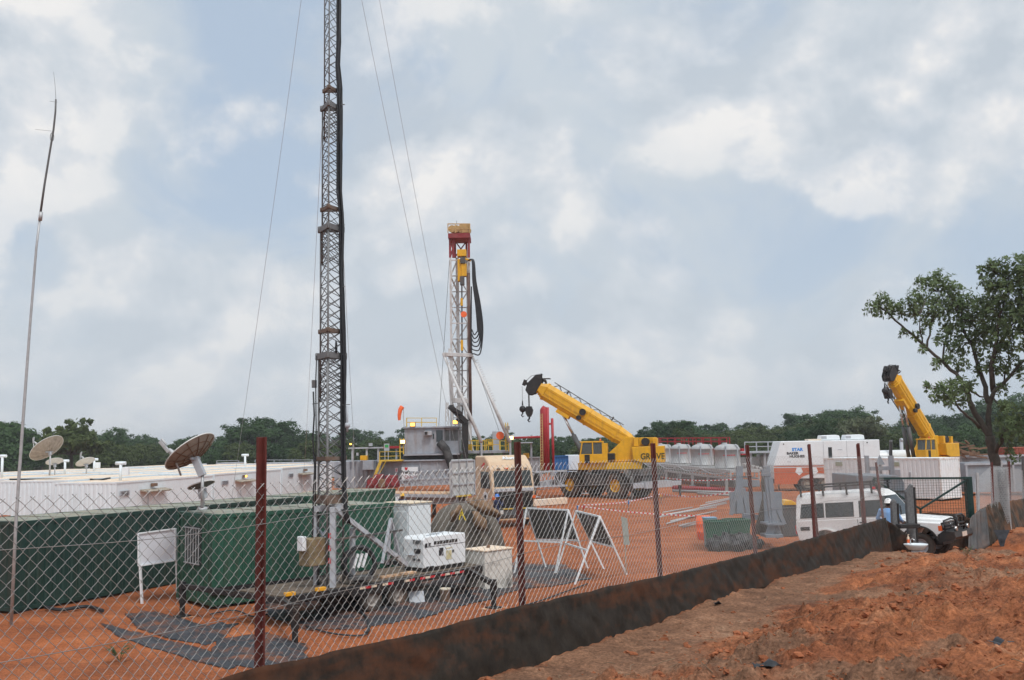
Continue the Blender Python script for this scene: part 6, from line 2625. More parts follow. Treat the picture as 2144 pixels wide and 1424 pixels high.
    for y in (-.22, -.12, .01, .12, .22):
        mb.bar(hp + Vector((0, y, 0)), Vector((hp.x, y, hz_ + .5)), 0.022)
    mb.bar(bh, Vector((bh.x, 0, bh.z - hook_drop * .78)), 0.022)
    mb.build('hoist_rope', M_dgrey, t)
    mb = MB(S)
    for y in (-.2, 0, .2):
        mb.prism([(hp.x - .20, hz_ + .12), (hp.x - .25, hz_ + .35), (hp.x - .16, hz_ + .62), (hp.x + .16, hz_ + .62), (hp.x + .25, hz_ + .35), (hp.x + .20, hz_ + .12), (hp.x + .09, hz_ - .10), (hp.x - .09, hz_ - .10)], y - .05, y + .05)
    mb.cyl((hp.x, -.26, hz_ + .35), (hp.x, .26, hz_ + .35), 0.25, 16)
    mb.tube([(hp.x, 0, hz_ - .08), (hp.x, 0, hz_ - .24), (hp.x + .10, 0, hz_ - .34), (hp.x + .02, 0, hz_ - .46), (hp.x - .09, 0, hz_ - .40)], [.07, .06, .06, .045, .02], 8)
    mb.build('hook_block', M_black, t)
    mb = MB(S)
    bz = bh.z - hook_drop * .78
    mb.ball((bh.x, 0, bz - .25), 0.24, 16)
    mb.cyl((bh.x, 0, bz), (bh.x, 0, bz + .35), 0.06, 8, .03)
    mb.tube([(bh.x, 0, bz - .45), (bh.x, 0, bz - .58), (bh.x + .09, 0, bz - .68), (bh.x, 0, bz - .80), (bh.x - .1, 0, bz - .72)], [.06, .05, .05, .04, .02], 8)
    mb.build('ball_hook', M_black, t)
    mb = MB(S)
    mb.cyl((0.2, 1.0, 3.824), (0.2, 1.0, 3.96), 0.06, 10)
    mb.build('beacon', M_lens, cb)
    return B


crane_top(cr1, S1, 7.2, R(32.0), True)
cr1.location = (6.71, 71.0, 0.0)
cr1.scale = (1.075, 1.075, 1.075)
c2 = P(1929, 1020, 76)
cr2 = thing('mobile_crane', 'yellow mobile crane behind the white container, boom raised steeply towards the fence', 'crane', (c2.x, 76, 0), math.atan2(-0.55, 0.83))
CI2 = inv(cr2)
rt_carrier(cr2)
d2 = Vector((-0.78, -0.63, 0)).normalized()
s2 = Vector((-d2.y, d2.x, 0))
S2 = CI2 @ Matrix(((d2.x, s2.x, 0, c2.x), (d2.y, s2.y, 0, 76.0), (0, 0, 1, 0), (0, 0, 0, 1)))
crane_top(cr2, S2, 6.9, R(43.5), False, jib_y=-0.78, jib_z=-0.75, hook_drop=1.6)

# ------------------------------------------------------------------ behind the crane: separator, silos, tanks
c = P(1140, 990, 84)
t = thing('gas_separator', 'tall red gas separator column with a yellow ladder, left of the nearer crane', 'separator', (c.x, 84, 0))
I = inv(t)
mb = MB(I)
a, b_ = P(1141, 985, 84), P(1139, 858, 84)
mb.tube([a, b_, b_ + Vector((0, 0, .25))], [0.36, 0.36, 0.2], 20)
mb.build('vessel', M_red, t)
mb = MB(I)
mb.build('pipe', M_red, t) if mb.v else None
for pa, pb_, r_ in ((P(1148, 985, 83.8), P(1146, 853, 83.8), .14), (P(1159, 985, 83.8), P(1156, 876, 83.8), .12), (P(1146, 888, 83.8), P(1157, 887, 83.8), .09), (P(1135, 858, 84), P(1140, 851, 84), .16)):
    mb = MB(I)
    mb.cyl(pa, pb_, r_, 10)
    mb.build('pipe', M_red, t)
mb = MB(I)
for x in (1131, 1135.5):
    mb.bar(P(x + 1.5, 985, 83.3), P(x, 866, 83.3), 0.06)
for i in range(20):
    y = 869 + i * 5.6
    mb.bar(P(1131 + i * .06, y, 83.3), P(1136 + i * .06, y, 83.3), 0.05)
mb.build('ladder', M_crail, t)
for (x0, y0, x1, y1, Y) in ((1074, 917, 1131, 915, 83.2),):
    mb = MB(I)
    mb.cyl(P(x0, y0, Y), P(x1, y1, Y), 0.10, 10)
    mb.build('pipe', M_red, t)


def simple_box(name, label, cat, x0, y0, x1, y1, Y, dep, m, ribs=0, grp=None, bev=0.03):
    c = P((x0 + x1) / 2, y1, Y)
    t = thing(name, label, cat, (c.x, Y, 0 if c.z > -0.3 else c.z), 0, grp)
    I = inv(t)
    mb = MB(I)
    pbox(mb, x0, y0, x1, y1, Y, dep)
    mb.build('body', m, t, bev=bev)
    if ribs:
        mb = MB(I)
        for i in range(ribs + 1):
            x = x0 + (x1 - x0) * i / ribs
            pbox(mb, x - .7, y0 + 1, x + .7, y1 - .5, Y - .09, .088)
        pbox(mb, x0 - .3, y0 - 1.2, x1 + .3, y0 + .8, Y - .14, .138)
        mb.build('rib', m, t)
    return t, I


simple_box('steel_skid', 'blue steel skid behind the nearer crane and the red column', 'skid', 1162, 955, 1190, 1000, 90, 2.5, M_blue, 5)
simple_box('steel_skid', 'grey steel skid behind the windscreen end of the beige truck', 'skid', 1098, 958, 1130, 1010, 88, 2.5, M_lgrey, 4)
simple_box('site_hut', 'small white hut with dark openings behind the crane cab', 'hut', 1186, 953, 1214, 990, 92, 2.5, M_white, 0)
t, I = simple_box('awning_frame', 'thin grey flat awning on a post behind the hook of the nearer crane', 'awning', 1083, 926, 1116, 928.5, 86, 2.0, M_lgrey, 0)
mb = MB(I)
mb.bar(P(1112, 928, 86.5), P(1113, 975, 86.5), 0.18)
mb.build('post', M_lgrey, t)
simple_box('yellow_crate', 'small yellow crate on the skids between truck and red column', 'crate', 1096, 949, 1108, 960, 87, 0.8, M_yellow, 0)

M_silo = mat('silo_paint', (0.37, 0.385, 0.395), 0.55, dirt=(0.33, 0.29, 0.26), damt=0.5, dscale=0.9, streak=True)
SIL = [(1524, 79.0), (1471.5, 89.5), (1427, 98.5), (1388, 106.0)]
for i, (px, Y) in enumerate(SIL):
    c = P(px, 980, Y)
    zb = 1.72
    t = thing('storage_tank', ['nearest grey domed tank of the row on the long trailer', 'second grey domed tank from the near end of the row, faint red line', 'third grey domed tank from the near end of the row', 'farthest grey domed tank, half hidden by the crane counterweight'][i], 'tank', (c.x, Y, zb))
    r_ = 1.06
    mb = MB()
    mb.lathe([(0.001, 0), (r_, 0.0), (r_, 0.05), (r_ * .985, 0.06), (r_ * .985, 1.45), (r_, 1.46), (r_, 1.50), (r_ * .96, 1.62), (r_ * .80, 1.80), (r_ * .5, 1.92), (0.001, 1.97)], None, 36)
    mb.build('shell', M_silo, t)
    mb = MB()
    mb.cyl((-.2, 0, 1.9), (-.2, 0, 2.06), 0.22, 14)
    mb.build('hatch', M_silo, t)
    for a in (-1.9, -0.9, 0.3):
        mb = MB()
        x, y = math.cos(a) * r_, math.sin(a) * r_
        mb.bar((x, y, 0), (x, y, 1.6), 0.09)
        mb.tube([(x, y, 1.6), (x * .95, y * .95, 1.78), (x * .75, y * .75, 1.9)], 0.05, 6)
        mb.build('pipe', M_lgrey, t)
    if i < 3:
        mb = MB()
        for k in range(7):
            a = -2.1 + k * .14
            mb.bar((math.cos(a) * r_ * 1.0, math.sin(a) * r_ * 1.0, 1.05), (math.cos(a + .1) * r_, math.sin(a + .1) * r_, 1.05), 0.02, 0.06)
        mb.build('stripe', M_txtr, t)
a, b_ = P(1560, 1000, 74), P(1372, 985, 108)
d = (b_ - a)
d.z = 0
dn = d.normalized()
t = thing('tank_trailer', 'long pale grey trailer frame carrying the row of domed tanks', 'trailer', (a.x, a.y, 0), math.atan2(dn.y, dn.x))
L_ = d.length
mb = MB()
for y in (-1.1, 1.1):
    mb.bx(0, L_, y - .08, y + .08, 1.45, 1.71)
    mb.bx(0, L_, y - .06, y + .06, 0.95, 1.08)
    for k in range(int(L_ / 1.1)):
        mb.bx(k * 1.1, k * 1.1 + .08, y - .05, y + .05, 1.082, 1.448)
for k in range(int(L_ / 2)):
    mb.bx(k * 2, k * 2 + .12, -1.018, 1.018, 1.5, 1.7)
mb.build('frame', M_silo, t, bev=0.01)
mb = MB()
mb.bx(0.2, L_ - .2, -0.9, 0.9, 0.35, 0.9)
mb.build('pump_unit', M_dgrey, t, bev=0.05)
for k in range(6):
    mb = MB()
    x = 1.2 + k * L_ / 6.2
    mb.bx(x, x + .2, 1.0, 1.2, 0.0, 0.948)
    mb.bx(x - .2, x + .4, 0.9, 1.35, 0.0, 0.05)
    mb.build('leg', M_silo, t)
for k in range(4):
    mb = MB()
    pts = [(k * L_ / 4 + f * L_ / 4, 1.28, 1.62 - .35 * math.sin(math.pi * f)) for f in np.linspace(0, 1, 10)]
    mb.tube(pts, 0.045, 6)
    mb.build('hose', M_lgrey, t)
# red gantry behind the tanks
c = P(1450, 985, 112)
t = thing('red_gantry', 'long red walkway railing behind the row of domed tanks', 'gantry', (c.x, 112, 0))
I = inv(t)
mb = MB(I)
rail(mb, [P(1330, 932, 118), P(1522, 933, 104)], 0.8, r=0.07, posts=1.2)
mb.build('railing', M_red, t)
mb = MB(I)
rail(mb, [P(1332, 931, 120), P(1528, 931, 106)], 0.8, r=0.07, posts=1.5)
mb.build('railing', M_red, t)
mb = MB(I)
mb.bar(P(1328, 944, 119), P(1560, 946, 104), 1.0, 0.7)
mb.build('tank', M_red, t)
mb = MB(I)
for i in range(5):
    a = P(1335 + i * 7, 925, 117)
    mb.cyl(a, a + Vector((0, 0, .5)), 0.25, 10)
mb.build('valve', M_red, t)
# grey platform with railing and leg frame
c = P(1600, 1005, 82)
t = thing('grey_platform', 'grey steel platform with a railing between the domed tanks and the white trailer', 'platform', (c.x, 82, 0))
I = inv(t)
mb = MB(I)
pbox(mb, 1556, 945, 1634, 949, 82, 2.5)
mb.build('deck', M_lgrey, t)
mb = MB(I)
rail(mb, [P(1560, 945, 82.1), P(1633, 944, 82.1)], 0.78, r=0.07, posts=0.9)
mb.build('railing', M_lgrey, t)
mb = MB(I)
rail(mb, [P(1560, 945, 84.3), P(1633, 944, 84.3)], 0.78, r=0.06, posts=0.9)
mb.build('railing', M_lgrey, t)
for (x0, x1) in ((1572, 1568), (1601, 1601), (1610, 1606), (1622, 1626)):
    mb = MB(I)
    mb.bar(P(x0, 949, 82.3), P(x1, 1014, 82.3), 0.18)
    mb.build('leg', M_lgrey, t)
mb = MB(I)
pbox(mb, 1560, 958, 1590, 985, 83, 1.6)
pbox(mb, 1594, 952, 1632, 985, 83.5, 1.6)
for i in range(5):
    a = P(1556 + i * 8, 975 + i * 2, 82.2)
    mb.cyl(a, a + Vector((0.4, .5, 0)), 0.22, 10)
mb.build('machinery', mat('pale_machinery_paint', (0.36, 0.36, 0.36), 0.6, var=0.3, vscale=2.5, dirt=(0.2, 0.1, 0.08), damt=0.5), t, bev=0.05)

# red pipe, boards and the far litter of the pad
for (x0, y0, x1, y1, Y0, Y1, r_, m, lab) in ((1408, 1004, 1560, 1010, 80, 74, 0.16, M_red, 'long red pipe lying on the pad before the domed tanks'),
                                          (1408, 1010, 1590, 1013, 76, 70, 0.10, M_galv, 'long silver pipe lying on the pad beside the red pipe'),
                                          (1460, 1017, 1545, 1019, 72, 68, 0.08, M_galv, 'short silver pipe lying on the pad near the grey steel stands')):
    a, b_ = P(x0, y0, Y0), P(x1, y1, Y1)
    a.z = gz(a.x, a.y) + r_
    b_.z = gz(b_.x, b_.y) + r_
    mb = MB()
    mb.cyl(a, b_, r_, 10)
    tag(mb.build('pipe', m), lab, 'pipe')

# ------------------------------------------------------------------ white and orange office trailer
BY = 74.0
c = P(1622, 1030, BY)
bt = thing('office_trailer', 'long white and orange trailer with two roof units and black lettering', 'trailer', (c.x, BY, 0), R(-2))
BL = 8.15
mb = MB()
rings = [[(x0_, y, 1.95), (BL, y, 1.95), (BL, y, 3.82), (x1_, y, 3.82)] for y, x0_, x1_ in ((0, 0.0, 0.62), (2.5, 0.0, 0.62))]
mb.loft(rings)
mb.bx(-0.0, BL, 0.01, 2.49, 0.95, 1.948)
body = mb.build('body', M_white2, bt, bev=0.06, seg=3)
mb = MB()
arch = [(2.62 + 2.5 * 0 + 1.35 * math.cos(a), 0.62 + 0.80 * math.sin(a)) for a in np.linspace(math.pi, 0, 13)]
arch = [(1.75 + 1.55 * (1 - math.cos(a)) , 0.55 + 0.80 * math.sin(a)) for a in np.linspace(0, math.pi, 15)]
poly = [(0.02, 1.80), (0.02, 0.55)] + arch + [(BL, 0.55), (BL, 1.80)]
mb.prism(poly, -0.03, -0.004)
mb.build('skirt', M_orange, bt)
mb = MB()
mb.bx(0.02, BL, -0.035, -0.004, 1.86, 1.93)
mb.build('stripe', M_orange, bt)
mb = MB()
mb.bx(-0.02, BL, -0.04, -0.004, 1.79, 1.83)
mb.build('trim', M_white2, bt)
mb = MB()
mb.bx(0.3, BL, 0.2, 2.3, 0.55, 0.94)
mb.build('chassis', M_black, bt)
for x in (2.55, 3.85):
    for y in (0.22, 2.3):
        wheel(bt, (x, y, 0.52), (0, -1 if y < 1 else 1, 0), 0.52, 0.34, M_wood)
mb = MB()
mb.bx(4.22, 4.50, -0.015, 0.0, 2.45, 3.30)
wn = mb.build('window', M_glass, bt)
mb = MB()
for x in (3.85, 5.62):
    mb.bx(x, x + .025, -0.012, 0.0, 1.95, 3.75)
mb.bx(4.95, 5.28, -0.02, 0.0, 3.10, 3.13)
mb.bx(6.9, 6.915, -0.012, 0.0, 1.95, 3.75)
mb.build('door_line', M_lgrey, bt)
for x in (1.92, 3.08):
    mb = MB()
    mb.prism([(x - .28, 1.45), (x, 1.2), (x + .28, 1.45), (x + .16, 1.78), (x - .16, 1.78)], -0.045, -0.031)
    mb.build('warning_diamond', M_white2, bt)
for x0 in (3.85, 5.72):
    mb = MB()
    mb.prism([(x0, 3.84), (x0 + 1.55, 3.84), (x0 + 1.5, 4.18), (x0 + 1.2, 4.24), (x0 + 0.1, 4.22)], 0.7, 1.7)
    u_ = mb.build('roof_unit', M_white2, bt, bev=0.05)
    mb = MB()
    mb.bx(x0 + .1, x0 + .5, 0.685, 0.697, 3.95, 4.15)
    mb.build('vent', M_lgrey, u_)
mb = MB()
mb.bx(2.9, 3.9, 0.6, 1.6, 3.83, 3.95)
mb.build('roof_hatch', M_cream, bt)
TF = lambda x, z: Matrix.Translation((x, -0.006, z)) @ Matrix.Rotation(R(90), 4, 'X')
mb = MB()
mb.text('BAKER', 0.26, TF(1.50, 2.88), 0.004, 0.012, 1.15)
mb.text('HUGHES', 0.26, TF(1.83, 2.64), 0.004, 0.012, 1.15)
mb.build('lettering', M_txt, body)
mb = MB()
mb.text('STAR', 0.32, TF(1.88, 3.16), 0.004, 0.016, 1.1)
mb.build('lettering', M_txtb, body)
mb = MB()
mb.text('752', 0.15, TF(1.20, 2.25), 0.004, 0.0, 1.1)
mb.build('lettering', M_lgrey, body)
mb = MB()
for x in (0.85, 7.2):
    mb.cyl((x, -0.03, 3.6), (x, 0.0, 3.6), 0.05, 10)
mb.build('marker_light', M_txt, bt)
c = P(1627.5, 938, 76)
t = thing('work_lamp', 'lit yellow work lamp by the sloping end of the white and orange trailer', 'lamp', (c.x, 76, 0))
I = inv(t)
mb = MB(I)
mb.bar((c.x, 76.1, 0), (c.x, 76.1, c.z), 0.08)
mb.build('pole', M_galv, t)
lamp(1627.5, 938, 75.8, M_lampw, t, I, 0.18)
c = P(739, 930, 80)
t = thing('work_lamp', 'small orange lamp glowing on a pole left of the rig', 'lamp', (c.x, 80, 0))
I = inv(t)
mb = MB(I)
mb.bar((c.x, 80.1, 0), (c.x, 80.1, c.z), 0.08)
mb.build('pole', M_galv, t)
lamp(734, 930, 79.8, M_lamp, t, I, 0.10)
# white road tank lying behind
c = P(1790, 985, 80)
t = thing('road_tank', 'long rounded white tank behind the white container, below the further crane', 'tank', (c.x, 80, 0))
I = inv(t)
mb = MB(I)
a, b_ = P(1815, 961, 80), P(1925, 958, 80)
dd = (b_ - a)
mb.tube([a - dd * .02, a, a + dd * .08, b_, b_ + dd * .05], [0.3, 0.55, 0.68, 0.66, 0.3], 20)
mb.build('shell', M_white2, t)
mb = MB(I)
pbox(mb, 1830, 975, 1930, 990, 79.8, 1.2)
mb.build('frame', M_dgrey, t)
mb = MB(I)
mb.cyl(P(1865, 962, 79.4), P(1865, 921, 79.4), 0.13, 10)
mb.build('stack', M_dgrey, t)
c = P(1887, 950, 90)
t = thing('vent_pipe', 'pale vent post left of the further crane cab', 'vent pipe', (c.x, 90, 0))
mb = MB(inv(t))
mb.cyl((c.x, 90, 0), P(1887, 922, 90), 0.16, 10)
mb.build('pipe', M_lgrey, t)
mb = MB(inv(t))
mb.cyl(P(1884.5, 922, 90), P(1889.5, 922, 90), 0.2, 10)
mb.build('cap', M_lgrey, t)

# white workshop container
c = P(1973, 1050, 59.5)
c.z = 0.0
e = P(1728, 1040, 66.0)
ang = math.atan2(c.y - e.y, c.x - e.x)
LL = math.hypot(c.y - e.y, c.x - e.x)
wc = container('steel_container', 'white ribbed container with rust at its corners, behind the white car', (e.x, e.y, 0.0), ang, LL, 2.44, 2.52, M_white2, M_white, 0.03, 0.30, mf=mat('rust_streaked_white', (0.74, 0.74, 0.73), 0.5, dirt=(0.45, 0.2, 0.06), damt=0.6, dscale=2.2))
for x in (0.95, 5.05):
    mb = MB()
    mb.bx(x, x + .5, -0.03, 0.0, 2.12, 2.38)
    mb.build('plate', mat('grey_green_plate2', (0.33, 0.36, 0.27), 0.6), wc)
mb = MB()
mb.bx(6.2, 6.32, -0.05, 0.0, 1.35, 1.75)
mb.bx(5.2, 5.6, -0.03, 0.0, 1.5, 1.9)
mb.build('side_fitting', M_lgrey, wc)

# grey lorry back, steel posts standing by it
c = P(1850, 1080, 45)
t = thing('grey_lorry', 'grey steel box body with a rounded shoulder, behind the roof rack of the white car', 'lorry body', (c.x, 45, 0))
I = inv(t)
x0, z0 = XZ(1797, 1070, 45)
x1, z1 = XZ(1893, 995, 45)
mb = MB(I)
mb.prism([(x0, 0.45), (x1, 0.45), (x1, z1 - .35), (x1 - .12, z1 - .08), (x1 - .4, z1), (x0, z1 + .05)], 45, 48.5)
mb.build('body', mat('slate_grey_paint', (0.16, 0.185, 0.215), 0.5, dirt=(0.2, 0.13, 0.09), damt=0.5), t, bev=0.05)
mb = MB(I)
mb.bx(x0, x1, 44.95, 44.998, z1 - .75, z1 - .70)
mb.bx(x0, x1, 44.95, 44.998, 0.95, 1.02)
mb.build('trim', M_dgrey, t)
mb = MB(I)
for xx in (x0 + .5, x1 - .5):
    mb.cyl((xx, 45.1, .45), (xx, 45.5, .45), 0.44, 20)
mb.build('tyre', M_tyre, t)
for n_, (xa, xb) in enumerate(((1815, 1822), (1865, 1874))):
    c = P((xa + xb) / 2, 1040, 50)
    t = thing('steel_post', ['grey steel post before the white container, left one of the pair with a cross bar', 'grey steel post with a dark rod on top before the white container'][n_], 'post', (c.x, 50, 0))
    I = inv(t)
    mb = MB(I)
    pbox(mb, xa, 954, xb, 1045, 50, 0.22)
    mb.build('column', M_lgrey, t, bev=0.01)
    if n_ == 0:
        mb = MB(I)
        pbox(mb, 1823, 977, 1864, 985, 50.02, 0.15)
        mb.build('cross_bar', M_lgrey, t)
    else:
        mb = MB(I)
        mb.bar(P(1866, 954, 50.1), P(1865, 925, 50.1), 0.1)
        mb.build('rod', M_dgrey, t)
c = P(1846, 1010, 50.4)
mb = MB(Matrix.Translation(c) @ Matrix.Rotation(0.2, 4, 'Z'))
hgt = P(1846, 952, 50.4).z - P(1846, 973, 50.4).z
zb_ = P(1846, 973, 50.4).z - c.z
mb.add([(-.2, -.1, zb_), (.2, -.1, zb_), (.2, .2, zb_), (-.2, .2, zb_), (0, 0.05, zb_ + hgt)], [(0, 1, 4), (1, 2, 4), (2, 3, 4), (3, 0, 4), (3, 2, 1, 0)])
mb.bx(-.05, .05, 0, .1, zb_ - 1.0, zb_ - .002)
tag(mb.build('pointed_bracket', M_lgrey), 'small grey pointed bracket between the two steel posts', 'bracket')

# row of grey steel skips on the right
def skip(label, A, B, zt_, H, wdt):
    A, B = Vector((A[0], A[1], 0)), Vector((B[0], B[1], 0))
    d = (B - A)
    L = d.length
    t = thing('steel_skip', label, 'skip', (A.x, A.y, zt_ - H), math.atan2(d.y, d.x))
    mb = MB()
    th = 0.06
    mb.bx(0, L, 0, th, 0, H)
    mb.bx(0, L, wdt - th, wdt, 0, H)
    mb.bx(0, th, th, wdt - th, 0, H)
    mb.bx(L - th, L, th, wdt - th, 0, H)
    mb.bx(th, L - th, th, wdt - th, 0, 0.08)
    mb.build('hull', mat('skip_grey_paint', (0.27, 0.31, 0.35), 0.5, dirt=(0.25, 0.17, 0.12), damt=0.4), t)
    mb = MB()
    mb.bx(-.05, L + .05, -.12, -.002, H - .12, H + .03)
    mb.bx(-.05, L + .05, wdt + .002, wdt + .1, H - .12, H + .03)
    for x in np.linspace(0, L - .12, max(3, int(L / 2.2))):
        mb.bx(x, x + .12, -.10, -.002, 0, H - .122)
    mb.build('rim', M_lgrey, t)
    return t


p0, p1 = P(1995, 1022, 66), P(2165, 1012, 72)
skip('long grey steel skip right of the white container', (p0.x, 64.0), (p0.x + 12, 63.0), 2.15, 1.9, 2.3)
skip('grey steel skip beyond the long one, below the further crane', (P(2012, 990, 80).x, 80.0), (P(2012, 990, 80).x + 14, 80.5), 2.25, 1.9, 2.4)
mb = MB()
for i in range(26):
    a = P(2030 + random.uniform(-22, 22), 962, 79 + random.uniform(0, 2))
    a.z = 2.3 + random.uniform(0, 1.1) * (1 - abs(a.x - P(2040, 962, 80).x) / 2.4)
    mb.bar(a, a + Vector((random.uniform(-1.6, 1.6), random.uniform(-.5, .5), random.uniform(-.4, .4))), 0.12)
tag(mb.build('scrap_heap', M_rust), 'heap of brown scrap lying on the further grey skip', 'scrap')
c = P(1985, 1010, 62)
t = thing('dark_van', 'dark vehicle with a white roof, half hidden behind the white container', 'van', (c.x, 62.5, 0))
I = inv(t)
xa, _ = XZ(1968, 1000, 62.5)
xb, _ = XZ(1986, 1000, 62.5)
mb = MB(I)
mb.prism([(xa, .35), (xb, .35), (xb + .05, 1.0), (xb - .12, 1.75), (xb - .3, 1.95), (xa, 1.98)], 62.5, 65.5)
mb.build('body', M_black, t, bev=0.06)
mb = MB(I)
mb.prism([(xa, 1.86), (xb - .2, 1.84), (xb - .35, 2.06), (xa, 2.1)], 62.45, 65.55)
mb.build('roof', M_white2, t, bev=0.04)
mb = MB(I)
mb.bx(xb - .12, xb - .02, 62.47, 62.498, 0.9, 1.4)
mb.bx(xa + .02, xa + .14, 62.47, 62.498, 0.9, 1.7)
mb.build('tail_lamp', M_txtr, t)
mb = MB(I)
mb.cyl((xb - .45, 62.4, .38), (xb - .45, 62.7, .38), 0.38, 20)
mb.build('tyre', M_tyre, t)
c = P(2140, 965, 88)
rc = container('steel_container', 'brick red container at the edge of the wood, past the near tree', (P(2112, 968, 88).x, 88, 0.2), R(-2), 6.06, 2.44, 2.5, mat('brick_red_paint', (0.30, 0.062, 0.035), 0.6, dirt=(0.2, 0.1, 0.07), damt=0.4), M_orange)
mb = MB()
mb.text('ta', 0.9, Matrix.Translation((0.9, -0.012, 1.3)) @ Matrix.Rotation(R(90), 4, 'X'), 0.004, 0.01)
mb.build('lettering', M_white2, rc)

# dark perimeter fences far back
for n_, (xa, xb, Y, H, lab) in enumerate(((-60, 560, 122, 2.2, 'dark wire fence before the wood beyond the white cabins'), (1985, 2260, 104, 1.9, 'dark wire fence before the wood on the right'))):
    a, b_ = P(xa, 970, Y), P(xb, 960, Y)
    t = thing('boundary_fence', lab, 'fence', (a.x, Y, 0))
    L = b_.x - a.x
    n = int(L / 3)
    for i in range(n + 1):
        mb = MB()
        mb.bx(i * 3 - .05, i * 3 + .05, -.05, .05, 0, H)
        mb.build('post', M_dgrey, t)
    mb = MB()
    if n_ == 0:
        for k in range(9):
            mb.bar((0, 0.06, H * (k + 1) / 9.2), (n * 3, 0.06, H * (k + 1) / 9.2), 0.02)
        for k in range(int(n * 3 / 0.5)):
            mb.bar((k * .5, 0.06, 0.1), (k * .5, 0.06, H), 0.014)
        mb.build('wire_mesh', M_dgrey, t, fixn=False)
    else:
        mb.bx(0, n * 3, 0.055, 0.075, 0.1, H)
        mb.build('shade_net', mat('shade_net', (0.04, 0.042, 0.045), 0.9, var=0.2), t)

# ------------------------------------------------------------------ middle ground: stands, bins, pipes, tape
M_stand = mat('blue_grey_steel', (0.20, 0.23, 0.27), 0.5, dirt=(0.24, 0.19, 0.15), damt=0.45, dscale=1.2)


def stand(label, px, Ybase, mirror=1):
    """welded A-shaped steel trestle: two raking plates, a column and a foot"""
    c = on_ground(px[2], px[3], 0.05)
    Y = Ybase
    b0 = P(px[2], px[3], Y)
    t = thing('steel_trestle', label, 'trestle', (b0.x, Y, gz(b0.x, Y)))
    I = inv(t)
    return t, I, Y


ST = 38.5
t, I, Y = stand('grey welded steel trestle behind the green bins, raking plates', (1545, 975, 1555, 1075), ST)
mb = MB(I)
for (x0, y0, x1, y1, w_) in ((1548, 976, 1548, 1075, 0.26), (1544, 1022, 1530, 1078, 0.14), (1556, 1022, 1566, 1078, 0.16), (1541, 1012, 1590, 1012, 0.26)):
    dy = 0.013 * x0 % 0.09 - 0.045
    mb.bar(P(x0, y0, Y + dy), P(x1, y1, Y + dy), w_, 0.14, up=(0, 1, 0))
mb.build('column', M_stand, t, bev=0.008)
mb = MB(I)
for (x0, y0, x1, y1, dz) in ((1528, 1030, 1600, 1075, .8), (1532, 1030, 1548, 1076, .0)):
    mb = MB(I)
    pbox(mb, x0, y0, x1, y1, Y + dz, 0.05)
    mb.build('plate', M_stand, t)
mb = MB(I)
mb.bar(P(1555, 1080, Y - .6), P(1600, 1085, Y - .6), 0.3, 0.2)
mb.build('foot', M_stand, t)
Y2 = 36.0
c = P(1615, 1115, Y2)
t = thing('steel_trestle', 'grey welded steel trestle next to the white car, with a splayed foot', 'trestle', (c.x, Y2, gz(c.x, Y2)))
I = inv(t)
mb = MB(I)
for (x0, y0, x1, y1, w_) in ((1604, 976, 1618, 1096, 0.24), (1612, 1000, 1622, 1100, 0.18), (1614, 1035, 1642, 1098, 0.14), (1594, 990, 1612, 990, 0.24), (1618, 1096, 1610, 1122, 0.28), (1622, 1098, 1632, 1126, 0.22)):
    dy = 0.013 * (x0 + y0) % 0.09 - 0.045
    mb.bar(P(x0, y0, Y2 + dy), P(x1, y1, Y2 + dy), w_, 0.16, up=(0, 1, 0))
mb.build('column', M_stand, t, bev=0.008)
mb = MB(I)
pbox(mb, 1600, 1030, 1638, 1095, Y2 + .7, 0.06)
mb.build('plate', M_stand, t)
mb = MB(I)
pbox(mb, 1606, 1096, 1640, 1100, Y2 - .3, 1.0)
pbox(mb, 1604, 1120, 1640, 1126, Y2 - .4, 0.9)
mb.build('plate', M_stand, t)
c = P(1600, 1100, 37.2)
t = thing('net_bundle', 'bundle of dark rusty netting hanging between the two grey trestles', 'bundle', (c.x, 37.2, gz(c.x, 37.2)))
I = inv(t)
mb = MB(I)
rings = []
for (x0, x1, y) in ((1596, 1609, 990), (1594, 1612, 1010), (1596, 1610, 1040), (1590, 1612, 1075), (1580, 1625, 1118)):
    pa, pb_ = P(x0, y, 37.2), P(x1, y, 37.2)
    rr = (pb_.x - pa.x) / 2
    cx, cz = (pa.x + pb_.x) / 2, (pa.z + pb_.z) / 2
    rings.append([(cx + rr * math.cos(a) * (1 + .14 * math.sin(5 * a + y)), 37.2 + rr * math.sin(a) * (1 + .12 * math.cos(7 * a + y)), max(cz, gz(cx, 37.2))) for a in np.linspace(0, 2 * math.pi, 21)[:-1]])
mb.loft(rings, smooth=True)
mb.build('netting', mat('rusty_netting', (0.13, 0.115, 0.10), 0.9, var=0.45, vscale=9, bump=1.0, bscale=22), t)

for n_, (px, lab) in enumerate(((1500, 'green wheeled bin bulging with black bags, the one by the scaffold tubes'), (1543, 'green wheeled bin with black bags piled against it, next to the grey trestle'))):
    c = P(px, 1122, 36.2 + .4 * n_)
    t = thing('wheeled_bin', lab, 'bin', (c.x, c.y, gz(c.x, c.y)), R(-8 + 12 * n_))
    mb = MB()
    rings = []
    for z, k in ((0.12, 0.80), (0.75, 0.93), (0.98, 1.0), (1.02, 1.05), (1.06, 1.05), (1.06, .97), (0.9, .95)):
        a_, b2_ = 0.44 * k, 0.40 * k
        rings.append([(-a_, -b2_, z), (a_, -b2_, z), (a_, b2_, z), (-a_, b2_, z)])
    mb.loft(rings)
    mb.build('tub', M_bin, t, bev=0.03)
    mb = MB()
    mb.bx(-.42, .42, -.38, .38, 0.96, 1.0)
    mb.build('lid', M_bin, t)
    for x in (-.33, .33):
        mb = MB()
        mb.cyl((x - .03, .3, .1), (x + .03, .3, .1), .1, 14)
        mb.build('caster', M_black, t)
c = P(1489, 1090, 36.6)
